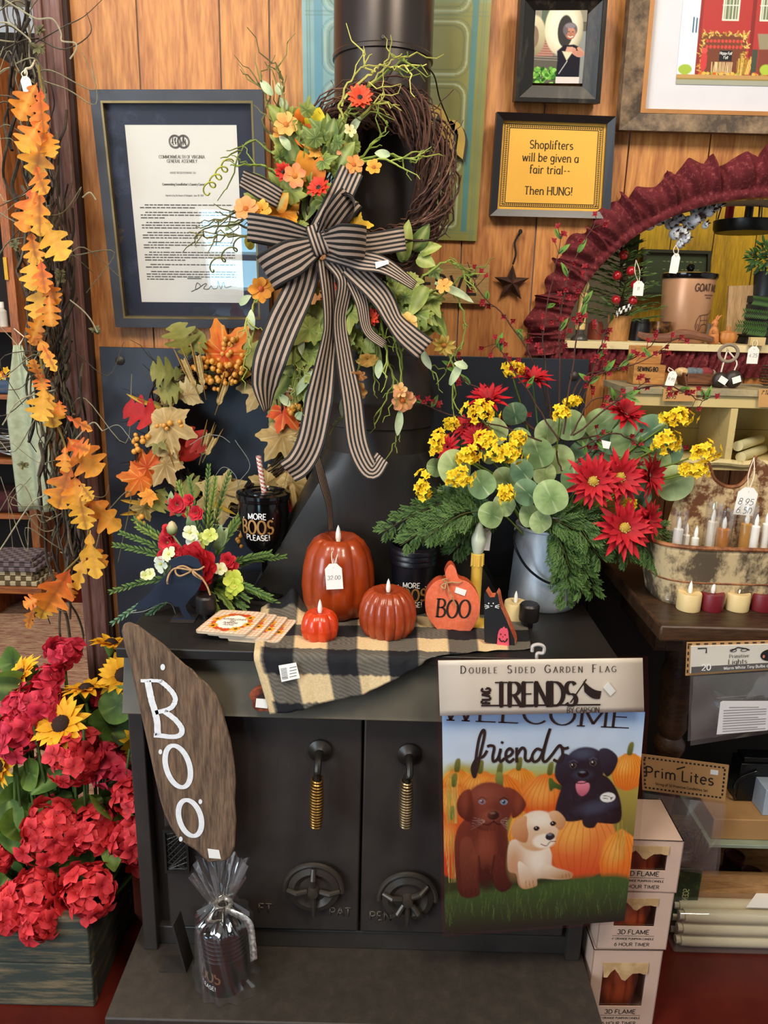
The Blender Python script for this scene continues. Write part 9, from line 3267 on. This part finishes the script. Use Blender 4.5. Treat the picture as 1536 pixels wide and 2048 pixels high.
t = thing('low_shelf', 'pale glass edged shelf board under the table', 'shelf', V((x0 + 0.2, 1.42, zsx)))
mb = MB()
mb.box(x0, x0 + 0.42, 1.30, 1.535, zsx - 0.008, zsx)
mb.build('shelf_board', plain('pale_green_board', '#8f9a86', 0.4), t, bev=0.001)
mb = MB()
for x in (x0 + 0.38,):
 mb.box(x, x + 0.02, 1.50, 1.53, ZF, zsx - 0.0085)
mb.box(x0 + 0.005, x0 + 0.02, 1.536, 1.544, ZF, zsx - 0.0085)
mb.build('shelf_support', plain('shelf_leg', '#2a2119', 0.7), t)
zk_ = at(1480, 1630, 1.33).z
mb = MB()
mb.box(x0 + 0.01, x0 + 0.27, 1.315, 1.42, zsx + 0.0005, zk_)
solo('kraft_carton', mb, plain('kraft_carton', '#b08552', 0.7, var=0.08), 'long torn kraft carton on the low shelf under the table', 'box', V((x0 + 0.13, 1.37, zsx + 0.0005)), bev=0.002)
mb = MB()
cx_ = at(1528, 1610, 1.35).x
zz0 = zk_ + 0.0005
mb.box(cx_ - 0.012, cx_ + 0.06, 1.33, 1.40, zz0, at(1528, 1580, 1.33).z)
solo('small_carton', mb, plain('pale_carton', '#a9b4c0', 0.6), 'small pale blue carton on top of the torn kraft carton', 'box', V((cx_ + 0.02, 1.36, zz0)), bev=0.001)
mb = MB()
cb_ = V((at(1494, 1580, 1.40).x, 1.40, zz0))
zq = at(1494, 1515, 1.38).z
mb.box(cb_.x - 0.035, cb_.x + 0.05, 1.375, 1.418, zz0, zq - 0.012)
mb.box(cb_.x - 0.028, cb_.x + 0.043, 1.38, 1.413, zq - 0.0125, zq)
mb.tube(crom([cb_ + V((-0.036, -0.024, 0.004)), cb_ + V((-0.045, -0.03, 0.03)), cb_ + V((-0.034, -0.026, 0.055)), cb_ + V((0.0, -0.028, 0.075))], 5), 0.004, 6)
solo('black_lantern', mb, plain('black_lantern', '#101012', 0.3), 'black lantern base in the shadow on top of the kraft carton', 'lantern', cb_, bev=0.002)
b = onz(1392, 1795, ZF)
mb = MB()
gx = at(1376, 1780, 1.345).x
zg = at(1392, 1738, 1.345).z
mb.box(gx - 0.032, gx + 0.026, 1.345, 1.372, ZF, zg)
gb = V((gx, 1.36, ZF))
t = thing('green_packet', 'dark green printed packet standing behind the candle tubes', 'packet', gb)
mb.build('packet_body', worn('green_print', '#16280c', '#4a6a24', 0.4, 60, 0.5, 0.75), t, bev=0.003)
mb = MB()
write(mb, 'SCENTED', lambda x, y: V((gx + 0.002 - y, 1.3445, (ZF + zg) / 2 - x + 0.01)), 0.012, wt=1.0, hx=0.8)
mb.build('lettering', plain('pale_print', '#c9c78a', 0.6), t)
bl_ = onz(1345, 1906, ZF)
t = thing('taper_package', 'clear plastic package of ivory taper candles lying on the red floor', 'candle package', bl_ + V((0.12, 0.05, 0)))
IV = plain('ivory_taper', '#e6dcba', 0.4, var=0.04, sss=0.1)
for i, (dy, dz) in enumerate([(0.019 + 0.030 * a, 0.016 + 0.031 * b) for b in range(3) for a in range(3)]):
 mb = MB()
 y = bl_.y + dy
 z_ = ZF + 0.003 + dz
 mb.tube([V((bl_.x + 0.02, y, z_)), V((bl_.x + 0.05, y, z_)), V((bl_.x + 0.30, y, z_)), V((bl_.x + 0.34, y, z_))], [0.0125, 0.0138, 0.0138, 0.008], 14)
 mb.tube([V((bl_.x + 0.010, y, z_)), V((bl_.x + 0.0198, y, z_))], 0.009, 10)
 mb.build('taper_candle', IV, t)
mb = MB()
mb.box(bl_.x, bl_.x + 0.36, bl_.y - 0.002, bl_.y + 0.098, ZF + 0.0008, ZF + 0.102)
mb.build('clear_box', clear('blister_film', amount=0.2, rough=0.06, haze=0.06), t, bev=0.006)
mb = MB()
mb.prism([(0.15, 0.020), (0.20, 0.020), (0.27, 0.085), (0.215, 0.085)], lambda x, y, d: V((bl_.x + x, bl_.y + y, ZF + 0.1028 + d)), 0.0008, 0.0)
mb.build('paper_label', TAGM, t)
t = thing('power_cable', 'black power cord looped over the table corner behind the bucket', 'cord', at(1160, 1235, 1.44))
mb = MB()
mb.tube(crom([at(1138, 1085, 1.43), at(1140, 1062, 1.44), at(1158, 1058, 1.44), at(1166, 1085, 1.44), at(1172, 1140, 1.45), at(1176, 1210, 1.45), at(1172, 1300, 1.46)], 6), 0.0034, 7)
mb.tube(crom([at(1146, 1110, 1.43), at(1150, 1075, 1.43), at(1163, 1075, 1.44), at(1168, 1110, 1.44)], 6), 0.0034, 7)
mb.build('cable', plain('black_rubber', '#141314', 0.45), t)

# ================================================================== the post garlands and the dim room behind
GY = 1.475
t = thing('grapevine_garland', 'tangled bare grapevine garland wound down the brown post', 'garland', at(80, 1330, 1.44))
mb = MB()
for i in range(95):
 y0 = rnd.uniform(-60, 1000)
 ln = rnd.uniform(180, 520)
 xb = 55 + (y0 + 40) * 0.075
 x = xb + jit(55)
 pts = []
 yy = y0
 while yy < min(y0 + ln, 1330):
  lean = 55 + yy * 0.075
  x += jit(16) + 0.12 * (lean - x)
  pts.append(at(x, yy, GY + jit(0.03)))
  yy += rnd.uniform(22, 46)
 if len(pts) > 3:
  mb.k = lin(rnd.choice(('#2c2620', '#453b2f', '#5d5140', '#6e6650', '#3b3328', '#4a4632')))
  P = crom(pts, 3)
  mb.tube(P, rnd.choice((0.0011, 0.0016, 0.0024, 0.0032)), 5)
for i in range(46):
 y0 = rnd.uniform(0, 1240)
 x0 = 55 + y0 * 0.075 + jit(25)
 sg = rnd.choice((-1, -1, 1))
 pts = [at(x0, y0, GY), at(x0 + sg * rnd.uniform(20, 60), y0 + jit(40), GY - 0.02), at(x0 + sg * rnd.uniform(50, 120), y0 + jit(70), GY - 0.02 + jit(0.03)), at(x0 + sg * rnd.uniform(60, 140), y0 + jit(90), GY + jit(0.03))]
 mb.k = lin(rnd.choice(('#6e6a52', '#8a8468', '#4a4234', '#7a7258')))
 mb.tube(crom(pts, 5), taper(16, 0.0014, 0.0007), 4)
for s_ in ([(10, 0), (50, 25), (75, 38), (105, 38), (122, 65), (124, 82), (150, 86), (152, 100), (140, 118)], [(0, 45), (20, 48), (55, 75), (62, 85)], [(140, 600), (165, 620), (182, 640), (195, 665)], [(150, 880), (185, 845), (205, 862)], [(165, 395), (180, 385), (192, 400)], [(0, 1100), (60, 1010), (90, 990)], [(5, 850), (40, 800), (110, 780)]):
 mb.k = lin('#9a9478')
 mb.tube(crom([at(x, y, GY - 0.035) for x, y in s_], 5), 0.0014, 5)
mb.build('twigs', TWIG, t)
mb = MB()
for px, py, r in ((75, 95, 10), (118, 560, 9), (190, 660, 8), (30, 490, 9), (100, 1010, 9), (45, 930, 8), (120, 545, 7), (80, 60, 8)):
 b = at(px, py, GY - 0.02)
 for j in range(14):
  strip_leaf(mb, frame(b, jv(1), (0, -1, 0.3)), r * 1.5 * psz(b), r * 0.8 * psz(b), petal_prof, '#4a4a2c', '#7a7650', 0.3, 0.2, 3)
mb.build('dry_leaves', LEAF, t)

OAKC = (('#c9501c', '#eaa332'), ('#d9661f', '#f0b53e'), ('#b85a1a', '#d0851f'), ('#d04a26', '#e8912c'), ('#c98a24', '#efb840'))
t = thing('oak_leaf_garland', 'orange and gold silk oak leaf garland trailing down the brown post', 'garland', at(60, 1255, 1.40))
mb = MB(c='#7a6a34')
mb.tube(crom([at(x, y, GY - 0.05) for x, y in ((76, 130), (88, 205), (92, 260), (78, 380), (82, 520), (76, 650), (85, 740), (108, 830), (133, 900), (148, 980), (176, 1040), (168, 1100), (130, 1143), (92, 1188), (62, 1245))], 6), 0.0022, 6)
mb.build('vine_stem', CURLY, t)
for i, (bx, by, tx, ty, wd, c) in enumerate(((74, 165, 34, 236, 64, 2), (80, 175, 82, 262, 58, 3), (84, 240, 40, 300, 66, 0), (90, 255, 68, 348, 84, 1), (96, 262, 104, 312, 50, 1), (70, 330, 88, 386, 60, 0), (74, 372, 42, 462, 80, 3), (80, 380, 76, 470, 66, 1), (86, 440, 128, 518, 74, 4), (62, 462, 72, 528, 52, 1), (66, 505, 60, 580, 56, 4), (82, 520, 88, 585, 50, 3), (84, 560, 70, 640, 66, 4), (96, 560, 112, 608, 50, 2), (98, 590, 100, 652, 62, 2), (80, 640, 64, 690, 50, 2), (76, 660, 96, 730, 36, 1), (86, 690, 110, 742, 30, 1), (82, 745, 84, 780, 40, 3), (80, 760, 64, 720, 40, 2), (90, 775, 76, 842, 66, 4), (94, 780, 106, 855, 62, 4), (118, 800, 122, 832, 34, 3), (132, 830, 182, 862, 28, 3), (135, 875, 196, 948, 84, 0), (142, 890, 176, 900, 50, 3), (130, 890, 128, 945, 42, 0), (142, 925, 112, 1018, 78, 0), (150, 950, 152, 1022, 60, 1), (160, 965, 182, 1000, 40, 4), (158, 985, 236, 1060, 88, 0), (160, 990, 170, 1060, 60, 4), (180, 1060, 188, 1160, 60, 4), (172, 1085, 210, 1135, 46, 0), (170, 1100, 150, 1182, 36, 4), (140, 1138, 88, 1225, 84, 3), (134, 1145, 138, 1200, 50, 0), (102, 1180, 80, 1240, 44, 4), (86, 1190, 46, 1212, 36, 3), (70, 1210, 52, 1258, 28, 2), (60, 690, 78, 640, 40, 2))):
 Y = GY - 0.055 - 0.02 * (i % 3) + jit(0.006)
 pxleaf('oak', (bx, by), (tx, ty), Y, Y - 0.012, wd, OAKC[c][0], OAKC[c][1], t, 'oak_leaf', vein='#8a4a1c' if i % 2 else '#e0a040', noise_c=0.12, curl=0.1, fold=0.2)
c = at(55, 172, GY - 0.045)
swing_tag(t, at(52, 138, GY - 0.04), c, 20 * psz(c), 34 * psz(c), [], -0.2)
mb = MB(c='#c9c4b8')
mb.tube(crom([at(70, 120, GY), at(62, 135, GY - 0.03), at(52, 138, GY - 0.04), at(50, 148, GY - 0.045)], 5), 0.002, 5)
mb.build('tag_ribbon', STRING, t)

YK0 = 3.15
BKW = wood('orange_bookcase', '#5c2c12', '#a8622c', 'Z', 1.0, 0.5, 0.2, False)
BKX = wood('orange_shelf', '#5c2c12', '#a8622c', 'X', 1.0, 0.5, 0.2, False)
xr = at(62, 900, YK0).x
xl = xr - 0.75
t = thing('bookcase', 'orange stained wooden bookcase standing in the dim room behind the post', 'bookcase', V(((xr + xl) / 2, YK0 + 0.15, ZF)))
mb = MB()
mb.box(xr - 0.035, xr, YK0, YK0 + 0.32, ZF, 2.1)
mb.build('side_panel', BKW, t, bev=0.002)
mb = MB()
mb.box(xl, xl + 0.03, YK0, YK0 + 0.32, ZF, 2.1)
mb.build('side_panel', BKW, t, bev=0.002)
mb = MB()
mb.box(xl + 0.0305, xr - 0.0355, YK0 + 0.31, YK0 + 0.32, ZF, 2.1)
mb.build('back_or_shade_panel', plain('bookcase_back', '#150e0a', 0.8), t)
SH = {}
for nm, py in (('a', 384), ('b', 655), ('c', 790), ('d', 920), ('e', 1030)):
 z_ = at(20, py, YK0).z
 SH[nm] = z_
 mb = MB()
 mb.box(xl + 0.0305, xr - 0.0355, YK0 + 0.003, YK0 + 0.309, z_ - 0.02, z_)
 mb.build('shelf', BKX, t, bev=0.001)
mb = MB()
mb.box(xr - 0.034, xr - 0.02, YK0 - 0.008, YK0 - 0.0005, at(20, 560, YK0).z, at(20, 515, YK0).z)
mb.build('brass_hinge', plain('brass', '#b8892f', 0.3, 0.9), t)

def onshelf(px, s_, dY=0.06):
 Y = YK0 + dY
 return V((min(at(px, 700, Y).x, xr - 0.06), Y, SH[s_] + 0.0006))

for px, h_, lb in ((2, 62, 'white labelled bottle at the picture edge on the bookcase shelf'), (12, 48, 'shorter white labelled bottle beside the taller one on the bookcase')):
 b = onshelf(px, 'b')
 k = psz(b)
 t = thing('white_bottle', lb, 'bottle', b)
 mb = MB()
 mb.lathe([(9 * k, 0), (9 * k, h_ * k * 0.62), (5 * k, h_ * k * 0.72), (4 * k, h_ * k * 0.75)], b, 16)
 mb.build('bottle_body', plain('white_plastic', '#b8b4aa', 0.4), t)
 mb = MB()
 mb.lathe([(5 * k, h_ * k * 0.75), (5 * k, h_ * k), (0.0001, h_ * k)], b, 12)
 mb.build('cap', plain('white_cap', '#d4d0c8', 0.4), t)
b = onshelf(-2, 'c', 0.07)
t = thing('flower_posy', 'small posy of yellow and orange flowers on the second bookcase shelf', 'flowers', b)
k = psz(b)
for i in range(26):
 p_ = b + V((jit(34) * k, jit(0.03), (10 + rnd.random() * 42) * k))
 n_ = V((jit(0.6), -1, 0.3 + jit(0.5))).normalized()
 c = rnd.choice((('#c98a14', '#efc832'), ('#d9601a', '#ef8a2c'), ('#3c5a24', '#6f8f3a'), ('#d0cf8a', '#eeeec0'), ('#b8304a', '#d9607a')))
 mb = MB()
 flower(mb, frame(p_, n_.orthogonal(), n_), 5, 9 * k, 7 * k, c[0], c[1], 0.3, 1, petal_prof, 0.1, 2)
 mb.build('blossom', PETAL, t)
b = onshelf(16, 'c', 0.03)
mb = MB()
mb.box(b.x - 0.18, b.x + 0.05, b.y - 0.02, b.y + 0.16, b.z, b.z + 0.055)
solo('folded_cloth', mb, plain('blue_cloth', '#3a4c66', 0.9, var=0.2, sc=120), 'folded blue cloth on the bookcase below the posy', 'cloth', b, bev=0.012)
b = onshelf(10, 'd', 0.08)
k = psz(b)
t = thing('wire_basket', 'silver wire basket of dry moss on the lower bookcase shelf', 'basket', b)
mb = MB(c='#4a4432')
mb.ball(b + V((0, 0, 26 * k)), 30 * k, 18, 1.2, 1, 0.75)
mb.build('moss', plain('dry_moss', '#3a3220', 0.95, var=0.5, sc=140, bump=0.8), t)
mb = MB()
for j in range(9):
 a0 = jit(0.5)
 mb.tube([b + V(((36 + jit(4)) * k * math.cos(a), (32) * k * math.sin(a), (10 + 5 * j + 4 * math.sin(2 * a + j)) * k)) for a in [2 * PI * i / 30 + a0 for i in range(30)]], 0.0022, 5, closed=True)
mb.build('wire_weave', plain('silver_wire', '#b9bcc0', 0.3, 0.85), t)
b = onshelf(10, 'e', 0.05)
mb = MB()
mb.box(b.x - 0.30, b.x + 0.08, b.y - 0.03, b.y + 0.20, b.z, b.z + 0.08)
solo('seat_cushion', mb, plain('maroon_cloth', '#3c1018', 0.95, var=0.15, sc=100), 'flat maroon cushion on the lowest bookcase shelf', 'cushion', b, bev=0.02)
t0_, t1_ = at(38, 690, 3.06), at(78, 1020, 3.06)
t = thing('hanging_cloth', 'pale green cloth hanging folded from the bookcase behind the garland', 'cloth', t1_)
mb = MB()

def cloth(u, v):
 q = t0_.lerp(t1_, v)
 w_ = (14 + 62 * min(1, v * 2.6)) * psz(q) * (1 - 0.12 * v)
 return q + V(((u - 0.5) * w_, -0.016 * math.sin(9 * u + 1.2) * (0.4 + v) - 0.01, 0))

mb.grid(cloth, 28, 20)
mb.build('cloth_folds', plain('sage_cloth', '#a3ae94', 0.9, var=0.16, sc=45), t, sol=0.004, smooth=70)
mb = MB()
mb.tube([t0_ + V((0, 0.0, 0)), t0_ + V((0.01, 0.03, 0.03)), V((xr - 0.02, YK0 - 0.001, t0_.z + 0.06))], 0.0025, 5)
mb.build('hanging_loop', STRING, t)
bxl, bxr = at(-40, 1190, 2.95).x, at(86, 1170, 2.95).x
bz = at(50, 1172, 2.95).z
t = thing('low_bench', 'low orange wooden bench before the bookcase in the dim room', 'bench', V(((bxl + bxr) / 2, 3.03, ZF)))
mb = MB()
mb.box(bxl, bxr, 2.93, 3.13, bz - 0.03, bz)
mb.build('bench_top', BKX, t, bev=0.003)
for x in (bxl + 0.02, bxr - 0.06):
 mb = MB()
 mb.box(x, x + 0.04, 2.94, 3.12, ZF, bz - 0.0305)
 mb.build('leg', BKW, t, bev=0.002)
for i, (h_, c1, c2, lb) in enumerate(((0.062, '#57482f', '#b0a482', 'brown and cream checked placemats lying lowest on the low bench'), (0.055, '#4a3c3c', '#6f6268', 'dull purple placemats lying uppermost on the low bench'))):
 z0 = bz + 0.0006 + (0.063 if i else 0)
 mb = MB()
 for j in range(3):
  mb.box(bxl + 0.03 + 0.005 * j, bxr - 0.02 - 0.012 * j, 2.945 + 0.004 * j, 3.11, z0 + h_ * j / 3, z0 + h_ * (j + 1) / 3 - 0.0015)
 b = V(((bxl + bxr) / 2, 3.03, z0))
 mt = 'mat_check%d' % i
 if mt not in _M:
  m_, nt, bs = new_mat(mt)
  ck = nt.nodes.new('ShaderNodeTexChecker')
  ck.inputs['Scale'].default_value = 45
  ck.inputs['Color1'].default_value = (*lin(c1), 1)
  ck.inputs['Color2'].default_value = (*lin(c2), 1)
  nt.links.new(coords(nt, (1, 1, 1)), ck.inputs['Vector'])
  nt.links.new(ck.outputs['Color'], bs.inputs['Base Color'])
  bs.inputs['Roughness'].default_value = 0.9
  _M[mt] = m_
 solo('folded_placemats', mb, _M[mt], lb, 'placemats', b, bev=0.003)
mb = MB()
mb.box(-2.55, -0.72, 1.70, 3.12, ZF + 0.0005, ZF + 0.008)
rg = worn('mottled_rug', '#6e3a30', '#a5896c', 0.95, 60, 0.38, 0.62, stretch=(0.35, 2.2, 1), bump=0.3)
solo('braided_rug', mb, rg, 'mottled red and tan braided rug on the floor of the dim room', 'rug', (-1.6, 2.4, ZF + 0.0005))
